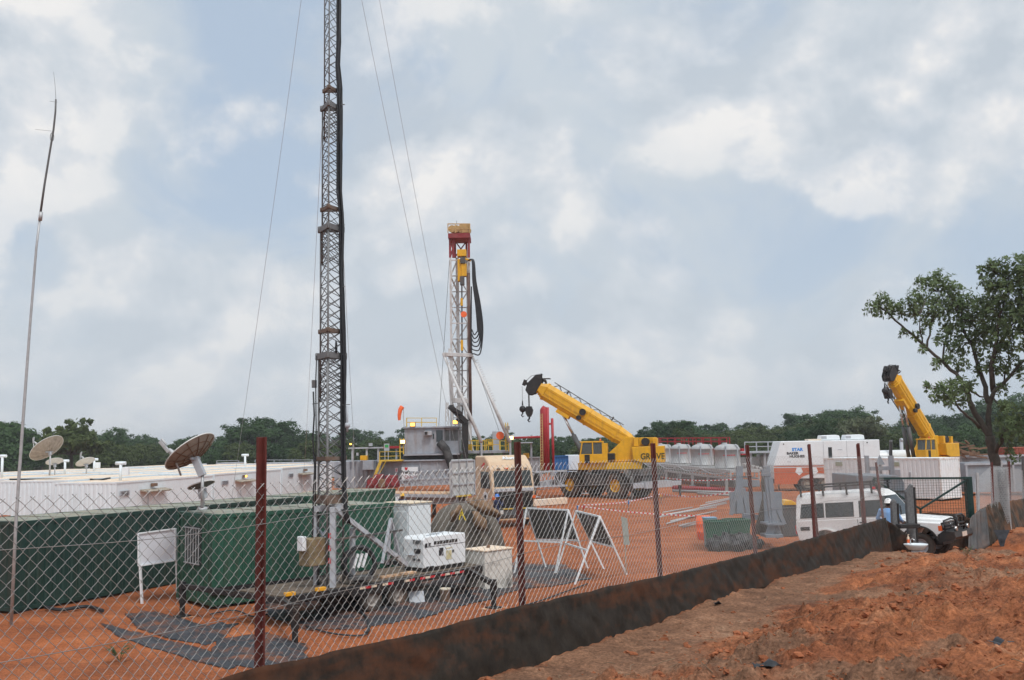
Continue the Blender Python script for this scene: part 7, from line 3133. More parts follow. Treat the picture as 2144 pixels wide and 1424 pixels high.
t = thing('blue_bin', 'blue green bin edge showing left of the green wheeled bins', 'bin', (c.x, 36.9, gz(c.x, 36.9)))
mb = MB()
mb.loft([[(-.22 * k, -.25 * k, z), (.22 * k, -.25 * k, z), (.22 * k, .25 * k, z), (-.22 * k, .25 * k, z)] for z, k in ((0, .85), (1.0, 1.0), (1.03, 1.08), (1.08, 1.08))])
mb.build('tub', mat('blue_green_plastic', (0.05, 0.18, 0.22), 0.4), t, bev=0.02)
mb = MB()
mb.bx(-.25, .25, -.28, .28, 1.084, 1.12)
mb.build('lid', mat('pale_blue_lid', (0.12, 0.28, 0.42), 0.4), t, bev=0.015)
BAGS = [(1496, 1113, 35.5, .34), (1515, 1108, 35.4, .38), (1531, 1113, 35.4, .33), (1548, 1110, 35.6, .36), (1566, 1114, 35.8, .33), (1507, 1119, 35.1, .28), (1540, 1121, 35.1, .27), (1583, 1117, 36.0, .26)]
BL_ = ['black bin bag at the foot of the blue green bin', 'large black bin bag before the first green bin', 'black bin bag squeezed between its larger neighbours before the green bins', 'black bin bag before the second green bin', 'black bin bag right of the green bins by the red post', 'small black bin bag lowest before the first green bin',
       'small black bin bag lowest before the second green bin', 'black bin bag under the rusty netting']
for i, (px, py, Y, r_) in enumerate(BAGS):
    c = P(px, py, Y)
    z = gz(c.x, Y) + r_ * .72
    mb = MB(Matrix.Translation((c.x, Y, z)))
    mb.ball((0, 0, 0), r_, 18, (1, .9, .8), 0.55, i + 3)
    mb.cyl((0, 0, r_ * .7), (0.03, 0, r_ * 1.05), .05, 7, .09)
    o = tag(mb.build('bin_bag', M_bag), BL_[i], 'bin bag', 'black bags round the green bins')
c = P(1473, 1085, 39.5)
t = thing('orange_bin', 'bright orange barrel beside the scaffold tubes', 'barrel', (c.x, 39.5, gz(c.x, 39.5)))
mb = MB()
mb.lathe([(.001, 0), (.27, 0), (.30, .3), (.315, .32), (.30, .34), (.31, .62), (.325, .64), (.31, .66), (.30, .9), (.26, .92), (.001, .92)], None, 22)
mb.build('body', M_hivis, t)
mb = MB()
mb.lathe([(.27, .925), (.27, .95), (.001, .95)], None, 22)
mb.build('lid', M_hivis, t)
c = P(1430, 1056, 41)
# scaffold tubes in heaps, every tube a thing
TUB = [(1402, 1078, 1520, 1052), (1385, 1082, 1522, 1058), (1380, 1087, 1478, 1068), (1390, 1085, 1500, 1068), (1395, 1097, 1470, 1078), (1404, 1093, 1500, 1074), (1425, 1107, 1480, 1090),
       (1422, 1110, 1474, 1097), (1430, 1104, 1478, 1094), (1470, 1061, 1534, 1046), (1478, 1057, 1540, 1045), (1466, 1065, 1530, 1052), (1388, 1074, 1450, 1063)]
for i, (x0, y0, x1, y1) in enumerate(TUB):
    a, b_ = on_ground(x0, y0, 0.02), on_ground(x1, y1, 0.02)
    h = 0.04 + 0.05 * (i % 4)
    a.z, b_.z = gz(a.x, a.y) + h, gz(b_.x, b_.y) + h + .02 * (i % 3)
    mb = MB()
    mb.tube([a, b_], 0.035, 8, caps=False)
    tag(mb.build('scaffold_tube', M_galv, solid=0.004), 'silver scaffold tube lying in the loose heap behind the orange barrel', 'tube', 'scaffold tubes heaped on the red soil')
c = P(1500, 1045, 42)
mb = MB(Matrix.Translation((c.x, 42, gz(c.x, 42) + .16)))
mb.ball((0, 0, 0), .2, 12, (1.3, 1, .8), .4, 9)
tag(mb.build('dark_bundle', M_bag), 'small dark bundle beyond the scaffold tubes', 'bundle')
# warning tape on thin stakes
def stake(px, py0, py1, lab, m):
    c = on_ground(px, py0, 0.0)
    t_ = thing('stake', lab, 'stake', (c.x, c.y, gz(c.x, c.y)))
    mb = MB(inv(t_))
    mb.bar((c.x, c.y, -.1), P(px, py1, c.y), 0.035)
    mb.build('rod', M_dgrey, t_)
    q = P(px, py1 + 3, c.y)
    mb = MB(inv(t_))
    mb.bx(q.x - .04, q.x + .04, c.y - .04, c.y + .04, q.z - .15, q.z + .05)
    mb.build('cap', m, t_)
    return P(px, py1 + 1, c.y)


s1 = stake(1209, 1085, 1058, 'thin stake with a blue cap behind the sign stands', M_blue)
s2_ = stake(1316, 1070, 1047, 'thin stake with a blue cap right of the small grey sign', M_blue)
s3 = stake(1384, 1055, 1033, 'thin stake with a yellow tag between the scaffold tubes and the crane', M_yellow)
s4 = stake(1478, 1088, 1080, 'short stake carrying the tape beside the orange barrel', M_hivis)
s5 = stake(1222, 1090, 1056, 'thin stake with a red cap where the tapes meet', M_red)


def tape(label, a, b_, sag, n):
    mb = MB()
    mb.cur = 0
    pts = [a.lerp(b_, i / n) - Vector((0, 0, sag * math.sin(math.pi * i / n))) for i in range(n + 1)]
    for i in range(n):
        mb.cur = i % 2
        mb.bar(pts[i], pts[i + 1], 0.006, 0.06)
    return tag(mb.build('warning_tape', [M_white2, M_txtr]), label, 'tape')


tape('red and white warning tape sagging from the blue capped stake to the orange barrel', s1, s4, 0.10, 60)
tape('red and white warning tape running back from the meeting stake to the yellow tagged stake', s5, s3, 0.18, 50)
tape('red and white warning tape from the yellow tagged stake towards the grey trestles', s3, P(1535, 1030, 44), 0.2, 40)
tape('long warning tape near the domed tanks, above the red pipe', P(1385, 1000, 70), P(1545, 1003, 66), 0.15, 40)
c = P(1648, 1060, 40)
t = thing('yellow_hopper', 'yellow lid of a machine showing behind the white car', 'machine', (c.x, 40, gz(c.x, 40)))
I = inv(t)
mb = MB(I)
x0, z0 = XZ(1640, 1058, 40)
x1, z1 = XZ(1658, 1048, 40)
mb.prism([(x0, z0), (x1 + .3, z0), (x1, z1), (x0 + .12, z1)], 40, 41)
mb.build('lid', M_yellow, t, bev=0.02)
mb = MB(I)
mb.bx(x0 - .1, x1 + .3, 40.05, 41, gz(c.x, 40), z0 - .003)
mb.build('body', M_dgrey, t, bev=0.05)

# ------------------------------------------------------------------ white off-road car at the gate
LCx, LCy = 11.86, 31.5
LCz = 0.13
CF = Vector((0.75, -0.66, 0)).normalized()
car = thing('parked_car', 'long white off-road car with a black roof rack and bull bar, stopped in the gateway', 'car', (LCx, LCy, LCz), math.atan2(CF.y, CF.x))
car.rotation_euler[1] = R(-4.2)
M_car = mat('white_car_paint', (0.78, 0.79, 0.79), 0.25, var=0.03, dirt=(0.55, 0.42, 0.32), damt=0.25, dscale=1.3, spec=0.5)


def arc(cx, cz, r_, a0, a1, n=12):
    return [(cx + r_ * math.cos(R(a0 + (a1 - a0) * i / n)), cz + r_ * math.sin(R(a0 + (a1 - a0) * i / n))) for i in range(n + 1)]


low = [(-2.40, 0.66), (-2.0, 0.62)] + arc(-1.45, 0.44, 0.55, 160, 20) + [(-0.9, 0.52), (0.98, 0.52)] + arc(1.53, 0.44, 0.54, 160, 20) + [(2.08, 0.72), (2.20, 0.74), (2.22, 1.08), (1.4, 1.16), (0.86, 1.22), (0.84, 1.32), (-2.45, 1.32), (-2.47, 1.0)]
mb = MB()
mb.prism(low, -0.84, 0.84)
body = mb.build('body', M_car, car, bev=0.035, seg=3)
mb = MB()
mb.loft([[(0.80, -.70, 1.0), (2.20, -.60, 1.0), (2.20, .60, 1.0), (0.80, .70, 1.0)], [(0.80, -.70, 1.30), (2.16, -.58, 1.17), (2.16, .58, 1.17), (0.80, .70, 1.30)], [(0.85, -.62, 1.335), (2.08, -.50, 1.205), (2.08, .50, 1.205), (0.85, .62, 1.335)]])
mb.build('bonnet', M_car, car, bev=0.03, seg=3)
r1 = [(-2.46, -.84, 1.30), (0.90, -.84, 1.30), (0.90, .84, 1.30), (-2.46, .84, 1.30)]
r2 = [(-2.40, -.73, 2.02), (0.42, -.73, 2.02), (0.42, .73, 2.02), (-2.40, .73, 2.02)]
r3 = [(-2.36, -.68, 2.15), (0.25, -.68, 2.15), (0.25, .68, 2.15), (-2.36, .68, 2.15)]
r4 = [(-2.2, -.52, 2.21), (0.05, -.52, 2.21), (0.05, .52, 2.21), (-2.2, .52, 2.21)]
mb = MB()
mb.loft([r1, r2, r3, r4])
mb.build('cabin', M_car, car, bev=0.05, seg=3)


def sidew(pts, side, off=0.004):
    """panel lying on the leaning cabin side"""
    return [(x, side * (0.84 - (z - 1.30) / 0.72 * 0.11 + off), z) for x, z in pts]


for side in (-1, 1):
    for pts in ([(-2.26, 1.40), (-1.46, 1.40), (-1.46, 1.82), (-2.20, 1.82)], [(-1.36, 1.40), (-0.46, 1.40), (-0.46, 1.82), (-1.36, 1.82)], [(-0.24, 1.38), (0.74, 1.38), (0.50, 1.84), (-0.24, 1.84)]):
        cx = sum(p[0] for p in pts) / 4
        cz = sum(p[1] for p in pts) / 4
        big = [(cx + (x - cx) * 1.06, cz + (z - cz) * 1.12) for x, z in pts]
        mb = MB()
        mb.add(sidew(big, side, 0.004), [(0, 1, 2, 3)])
        wdw = mb.build('window', M_rubber, car, solid=0.004, fixn=False)
        mb = MB()
        mb.add(sidew(pts, side, 0.010), [(0, 1, 2, 3)])
        mb.build('pane', M_glass2, wdw, solid=0.003, fixn=False)
mb = MB()
mb.add([(0.885, -.72, 1.36), (0.885, .72, 1.36), (0.46, .63, 1.97), (0.46, -.63, 1.97)], [(0, 1, 2, 3)])
mb.build('windscreen', M_glass2, car, solid=0.012, fixn=False)
mb = MB()
mb.add([(0.90, -.30, 1.38), (0.90, -.26, 1.38), (0.72, .2, 1.62), (0.715, .16, 1.63)], [(0, 1, 2, 3)])
mb.build('wiper', M_rubber, car, solid=0.01, fixn=False)
mb = MB()
mb.add([(-2.475, -.62, 1.42), (-2.475, .62, 1.42), (-2.43, .56, 1.86), (-2.43, -.56, 1.86)], [(0, 3, 2, 1)])
mb.build('rear_window', M_glass2, car, solid=0.01, fixn=False)
for side in (-1, 1):
    for x in (-1.45, 1.53):
        wheel(car, (x, side * .73, 0.40), (0, side, 0), 0.40, 0.23, M_lgrey, 0.56, tread=0)
        mb = MB()
        cz = 0.44
        o_ = arc(x, cz, 0.585, 168, 12, 16)
        i_ = arc(x, cz, 0.545, 12, 168, 16)
        mb.prism(o_ + i_, side * 0.90, side * 0.842)
        mb.build('wheel_flare', M_car if x < 0 else M_rubber, car)
    mb = MB()
    mb.bx(-2.30, -1.98, side * .846 - .004, side * .846 + .004, 0.98, 1.10) if side < 0 else None
    if side < 0:
        mb.build('filler_flap', M_rubber, car)
    # door seams, handle, mirror
    mb = MB()
    for x in (-0.34, 0.88):
        mb.bx(x, x + .012, side * .843 - .003, side * .843 + .003, 0.56, 1.30)
    mb.bx(-0.34, 0.88, side * .843 - .003, side * .843 + .003, 0.555, 0.567)
    mb.build('door_seam', M_rubber, car)
    mb = MB()
    mb.bx(-0.27, -0.09, side * .865 - .015, side * .865 + .015, 1.16, 1.20)
    mb.build('door_handle', M_rubber, car, bev=0.008)
    mb = MB()
    mb.bar((0.72, side * .82, 1.42), (0.76, side * 1.0, 1.46), 0.03)
    mb.bx(0.70, 0.82, side * 1.04 - .09, side * 1.04 + .09, 1.38, 1.62)
    mb.build('mirror', M_rubber, car, bev=0.03)
    # front lamps
    mb = MB()
    mb.bx(2.205, 2.235, side * .70 - .13, side * .70 + .13, 0.86, 1.09)
    hl = mb.build('headlight', M_rubber, car, bev=0.01)
    mb = MB()
    mb.cyl((2.236, side * .67, .97), (2.25, side * .67, .97), .085, 18)
    mb.build('lens', mat('lamp_glass', (0.75, 0.76, 0.74), 0.12, spec=0.8), hl)
    mb = MB()
    mb.bx(2.12, 2.232, side * .80 - .045, side * .80 + .045, 0.84, 1.0)
    mb.build('indicator', M_lens, car, bev=0.01)
    mb = MB()
    mb.bx(-2.50, -2.474, side * .74 - .07, side * .74 + .07, 0.86, 1.16)
    mb.build('tail_lamp', M_txtr, car, bev=0.008)
mb = MB()
mb.bx(2.206, 2.24, -.55, .55, 0.84, 1.10)
gr = mb.build('grille', M_rubber, car, bev=0.01)
mb = MB()
for z in (0.90, 0.96, 1.02, 1.07):
    mb.bx(2.242, 2.252, -.52, .52, z, z + .015)
mb.tube([(2.262, .10 * math.cos(a), .97 + .065 * math.sin(a)) for a in np.linspace(0, 2 * math.pi, 19)[:-1]], 0.011, 6, closed=True)
mb.tube([(2.262, .05 * math.cos(a), .985 + .045 * math.sin(a)) for a in np.linspace(0, 2 * math.pi, 15)[:-1]], 0.009, 6, closed=True)
mb.build('grille_bar', M_chrome, gr)
mb = MB()
mb.prism([(2.10, 0.50), (2.55, 0.56), (2.60, 0.64), (2.58, 0.80), (2.26, 0.84), (2.10, 0.74)], -.86, .86)
mb.tube([(2.50, -.36, .80), (2.55, -.36, 1.20), (2.50, -.30, 1.27), (2.50, .30, 1.27), (2.55, .36, 1.20), (2.50, .36, .80)], 0.036, 10)
for s_ in (-1, 1):
    mb.tube([(2.50, s_ * .38, .82), (2.52, s_ * .40, 1.16), (2.44, s_ * .55, 1.20), (2.30, s_ * .80, 1.14), (2.30, s_ * .82, .82)], 0.030, 10)
    mb.tube([(2.50, s_ * .38, 1.0), (2.32, s_ * .82, 1.0)], 0.024, 8)
mb.tube([(2.53, -.36, 1.03), (2.53, .36, 1.03)], 0.026, 8)
mb.tube([(2.53, -.36, 0.93), (2.53, .36, 0.93)], 0.02, 8)
mb.build('bull_bar', M_black, car)
mb = MB()
mb.bx(2.595, 2.61, -.20, .24, 0.62, 0.76)
mb.build('number_plate', mat('faded_plate', (0.62, 0.50, 0.42), 0.5), car)
for y in (-.52, .62):
    mb = MB()
    mb.cyl((2.5, y, .88), (2.57, y, .88), .075, 16)
    mb.build('fog_lamp', M_chrome, car)
mb = MB()
for (x0, x1) in ((-2.3, 0.3),):
    for y in (-.72, .72):
        mb.bar((x0, y, 2.44), (x1, y, 2.44), 0.035)
        mb.bar((x0, y, 2.36), (x1, y, 2.36), 0.028)
    for x in np.linspace(x0, x1, 9):
        mb.bar((x, -.72, 2.36), (x, .72, 2.36), 0.03)
    for x in (-2.2, -1.42, -.62, .2):
        for y in (-.74, .74):
            mb.bar((x, y, 2.08), (x, y * .98, 2.44), 0.05, 0.05)
mb.build('roof_rack', M_black, car)
mb = MB()
mb.tube([(1.2, -.86, 1.12), (0.95, -.88, 1.25), (0.86, -.84, 1.36), (0.46, -.74, 2.0), (0.42, -.74, 2.22)], 0.045, 8)
mb.bx(0.36, 0.50, -.80, -.68, 2.2, 2.36)
mb.build('snorkel', M_rubber, car, bev=0.01)
mb = MB()
mb.bx(-.8, .95, -.92, -.80, 0.44, 0.50)
mb.build('side_step', M_black, car, bev=0.01)
mb = MB()
mb.bx(-2.3, 2.1, -.5, .5, 0.40, 0.60)
for x in (-1.45, 1.53):
    mb.cyl((x, -.7, .4), (x, .7, .4), .07, 10)
mb.build('chassis', M_black, car)
mb = MB()
mb.bx(-2.62, -2.44, -.82, .82, 0.52, 0.64)
mb.build('rear_bumper', M_black, car, bev=0.02)
mb = MB()
mb.bx(0.05, 0.30, -.45, -.25, 2.2, 2.27)
mb.build('roof_lamp', M_txtr, car, bev=0.02)
mb = MB()
for y in (-.38, .38):
    mb.bx(-.35, -.2, y - .25, y + .25, 1.2, 1.78)
    mb.bx(-.35, .15, y - .25, y + .25, 1.05, 1.2)
mb.build('seat', M_dgrey, car, bev=0.04)

# ------------------------------------------------------------------ gate and the fence beyond it
GY = 33.8
gl = P(1829, 1100, GY)
gt = thing('site_gate', 'dark green steel gate leaf with v braces behind the bonnet of the white car', 'gate', (gl.x, GY, 0.1))
I = inv(gt)
mb = MB(I)
TLc, TRc = P(1829, 1002, GY), P(2031, 1001, GY)
BL2, BR2 = Vector((TLc.x, GY, 0.22)), Vector((TRc.x, GY, 0.22))
mb.bar(TLc, TRc, 0.055, 0.07)
mb.bar(BL2, BR2, 0.07, 0.09)
mb.bar(BL2, TLc, 0.07)
mb.bar(P(2022, 1006, GY), P(1927, 1066, GY), 0.06)
mb.bar(P(1833, 1006, GY), P(1927, 1066, GY), 0.06)
mb.bar(P(1927, 1066, GY), Vector((P(1927, 1066, GY).x, GY, .25)), 0.06)
mb.build('frame', M_ggreen, gt)
mb = MB(I)
a = P(2028, 1000, GY + .1)
mb.bx(a.x - .11, a.x + .11, GY + .06, GY + .28, -.1, a.z + .03)
mb.build('gate_post', M_ggreen, gt, bev=0.015)
mb = MB(I)
nx = int((TRc.x - TLc.x) / 0.09)
for i in range(nx + 1):
    x = TLc.x + (TRc.x - TLc.x) * i / nx
    mb.bar((x, GY + .03, 0.25), (x, GY + .03, TLc.z), 0.007)
for k in range(25):
    z = 0.3 + k * 0.09
    if z < TLc.z - .02:
        mb.bar((TLc.x, GY + .035, z), (TRc.x, GY + .035, z), 0.007)
mb.build('wire_mesh', M_ggreen, gt, fixn=False)
pt = [P(x, y, GY - .25) for x, y in ((1922, 1076), (1950, 1073), (1985, 1075), (2012, 1079), (2036, 1086))]
pb = [Vector((p.x, p.y - .15, 0.06)) for p in pt]
curtain('plastic_liner', pt, pb, M_liner, 'black plastic sheet over the foot of the green gate, behind the bull bar', 'liner', 30, 0.09, 21, vert=True)
pt = [P(2032, 1084, 33.2), P(2040, 1074, 33.3), P(2052, 1066, 33.4), P(2064, 1062, 33.5)]
pb = [P(2026, 1150, 32.7), P(2042, 1153, 32.7), P(2058, 1152, 32.8), P(2073, 1142, 33.0)]
curtain('hanging_sheet', pt, pb, mat('dark_grey_sheet', (0.060, 0.060, 0.062), 0.6, var=0.3, dirt=(0.15, 0.08, 0.05), damt=0.6, bump=0.5, bscale=8), 'grey black sheet hanging from the fence corner right of the white car', 'sheet', 40, 0.12, 31, vert=True)
pt = [P(*a) for a in ((2036, 1086, 33.6), (2050, 1070, 34.0), (2070, 1056, 34.6), (2090, 1051, 35.4), (2112, 1050, 36.2), (2144, 1044, 37.4), (2190, 1038, 39), (2240, 1034, 41))]
pb = []
for p in pt:
    q = Vector((p.x + .12, p.y - .30, 0))
    q.z = min(gz(q.x, q.y) - .05, p.z - .3)
    pb.append(q)
curtain('plastic_liner', pt, pb, M_liner2, 'mud brown plastic liner draped along the fence right of the gate', 'liner', 40, 0.14, 41, vert=True)
fr_ = thing('wire_fence', 'silver wire fence with red posts right of the gate, a roll of mesh beside it', 'fence', tuple(P(2078, 1060, 35)))
I = inv(fr_)
for (x, y0, y1, Y, m, w_) in ((2076, 968, 1075, 35.0, M_post, .07), (2112, 966, 1075, 36.5, M_post, .07), (2142, 955, 1070, 38, M_dgrey, .09), (2046, 990, 1090, 34.0, M_galv, .08), (2097, 965, 1060, 36.0, M_galv, .05)):
    mb = MB(I)
    mb.bar(P(x + 3, y1, Y), P(x, y0, Y), w_)
    mb.build('post', m, fr_)
FP = [P(2040, 1006, 33.9), P(2076, 975, 35.0), P(2112, 978, 36.5), P(2142, 985, 38), P(2190, 985, 39.5), P(2240, 985, 41)]
for i in range(len(FP) - 1):
    mb = MB(I)
    a, b_ = FP[i], FP[i + 1]
    L = (b_ - a).length
    chain_link(mb, 0, 1, lambda k, z, s: Vector((a.x + (b_.x - a.x) * k, a.y + (b_.y - a.y) * k + s, z)), lambda k: a.z + (b_.z - a.z) * k, 0.11, L, lambda k: 0.9, 0.0042, i)
    mb.build('wire_mesh', M_galv, fr_, fixn=False)
c = P(2099, 1060, 35.6)
mr = thing('mesh_roll', 'upright roll of silver chain link mesh by the fence right of the gate', 'mesh roll', (c.x, 35.6, gz(c.x, 35.6)))
mb = MB()
hgt = P(2099, 978, 35.6).z - gz(c.x, 35.6)
for k in range(30):
    a = 2 * math.pi * k / 30
    for s_ in (-1, 1):
        pts = [(0.24 * math.cos(a + s_ * .14 * j), 0.24 * math.sin(a + s_ * .14 * j), hgt * j / 22) for j in range(23)]
        mb.tube(pts, 0.008, 4, caps=False)
mb.build('wire', M_galv, mr, fixn=False)
mb = MB()
mb.cyl((0, 0, 0), (0, 0, hgt * .98), .17, 20)
mb.build('core', mat('grey_core_wire', (0.22, 0.23, 0.235), 0.7, var=0.5, vscale=25), mr)
M_net = mat('grey_netting', (0.13, 0.135, 0.14), 0.85, var=0.35, vscale=14, bump=0.6, bscale=30)
for (pts, Y, lab) in (([(1897, 1030), (1908, 1013), (1912, 1016), (1917, 1100), (1901, 1100)], 28.0, 'tall leaning post wrapped in grey netting before the bonnet of the white car'),
                      ([(1867, 1052), (1872, 1044), (1878, 1050), (1879, 1098), (1867, 1098)], 27.9, 'shorter post wrapped in grey netting beside the man in blue')):
    c = P(pts[-1][0] + 6, pts[-1][1], Y)
    t = thing('wrapped_post', lab, 'post', (c.x, Y, gz(c.x, Y)))
    I = inv(t)
    mb = MB(I)
    poly = [((P(x, y, Y)).x, (P(x, y, Y)).z) for x, y in pts]
    poly[-1] = (poly[-1][0], gz(c.x, Y) - .05)
    poly[-2] = (poly[-2][0], gz(c.x, Y) - .05)
    mb.prism(poly, Y, Y + .16)
    mb.build('netting', M_net, t, bev=0.03)
    mb = MB(I)
    p, q = P(pts[2][0] + 1.5, pts[2][1] + 4, Y + .06), P(pts[3][0] + 1.5, pts[3][1], Y + .06)
    mb.bar(p, Vector((q.x, Y + .06, gz(c.x, Y))), 0.05)
    mb.build('pole', M_black, t)
mb = MB()
mb.bar(P(1880, 1102, 27.6), P(1922, 1101, 27.8), 0.22, 0.12)
o = tag(mb.build('fence_rail', M_black, bev=0.02), 'black rail across the foot of the netting wrapped posts', 'rail')

# hand basin with soap at the gate
c = P(1918, 1150, 26.4)
bz = gz(c.x, 26.4)
hb2 = thing('hand_basin', 'white hand basin on a pedestal beside the front wheel of the white car', 'basin', (c.x, 26.4, bz), R(-12))
H_ = P(1918, 1139, 26.4).z - bz
mb = MB()
Ms = Matrix.Diagonal((1.25, 0.85, 1, 1))
mb.lathe([(.05, H_ - .17), (.16, H_ - .15), (.235, H_ - .04), (.255, H_), (.235, H_ + .005), (.21, H_ - .03), (.12, H_ - .12), (.001, H_ - .13)], Ms, 32)
mb.build('bowl', mat('glazed_white', (0.72, 0.80, 0.84), 0.2, var=0.03), hb2)
mb = MB()
mb.prism([(-.16, -.1), (.16, -.1), (.11, H_ - .16), (-.11, H_ - .16)], -.1, .1)
mb.build('pedestal', M_lgrey, hb2, bev=0.02)
mb = MB()
mb.tube([(-.1, .17, H_), (-.1, .17, H_ + .1), (-.06, .1, H_ + .13), (-.02, .04, H_ + .10)], .014, 8)
mb.build('tap', M_chrome, hb2)
c2_ = P(1902, 1137, 26.5)
so = thing('soap_bottle', 'small bottle of orange soap standing on the hand basin', 'bottle', (c2_.x, c2_.y, P(1902, 1137, 26.5).z))
mb = MB()
mb.lathe([(.001, 0), (.035, 0), (.035, .09), (.03, .10), (.001, .10)], None, 16)
mb.build('soap', mat('orange_soap', (0.85, 0.15, 0.04), 0.2), so)
mb = MB()
mb.lathe([(.034, .101), (.033, .15), (.014, .18), (.014, .20), (.001, .20)], None, 16)
mb.cyl((0, 0, .20), (0, 0, .23), .008, 8)
mb.bar((0, 0, .23), (.04, 0, .225), .012)
mb.build('pump', M_cream, so)
c = on_ground(2096, 1128, 0.45)
mb = MB(Matrix.Translation((c.x, c.y, gz(c.x, c.y))) @ Matrix.Rotation(R(-20), 4, 'Z'))
mb.add([(-.22, 0, .55), (.30, .05, .55), (.12, -.08, .2), (.06, -.1, -.02), (-.06, -.1, 0.02), (-.12, -.04, .3)], [(0, 5, 4, 3, 2, 1)])
tag(mb.build('cloth_scrap', M_sheet, solid=0.01, fixn=False), 'torn scrap of dark sheet stuck in the red bank right of the gate', 'scrap')
for n_, (px, py, s_) in enumerate(((1605, 1398, .13), (1665, 1366, .11), (1925, 1245, .10), (1502, 1268, .08), (2128, 1362, .25))):
    c = on_ground(px, py, 1.6 if py > 1300 else 1.2)
    for _ in range(5):
        c = on_ground(px, py, gz(c.x, c.y))
    mb = MB(Matrix.Translation((c.x, c.y, gz(c.x, c.y, True) + .01)) @ Matrix.Rotation(n_ * 1.3, 4, 'Z'))
    n6 = 6
    for i in range(n6 + 1):
        for j in range(n6 + 1):
            x, y = (i / n6 - .5) * 2 * s_, (j / n6 - .5) * s_
            mb.v.append(mb.M @ Vector((x, y, .06 * mnoise.noise(Vector((x * 9, y * 9, n_))) + .5 * s_ * abs(mnoise.noise(Vector((x * 5, y * 7, n_ + 3)))))))
    for i in range(n6):
        for j in range(n6):
            if (i, j) not in ((0, 0), (n6 - 1, 0), (0, n6 - 1), (n6 - 1, n6 - 2)):
                a = i * (n6 + 1) + j
                mb.f.append((a, a + 1, a + n6 + 2, a + n6 + 1))
                mb.sm.append(True)
                mb.mi.append(0)
    tag(mb.build('plastic_scrap', M_cable if n_ != 4 else M_sheet, solid=0.004, fixn=False),
        ['scrap of black plastic near the middle of the spoil heap front', 'shiny scrap of black plastic higher up the spoil heap', 'scrap of black plastic near the gate on the spoil heap', 'scrap of black plastic on the pale sandy strip', 'large grey scrap of plastic in the trench'][n_], 'scrap')


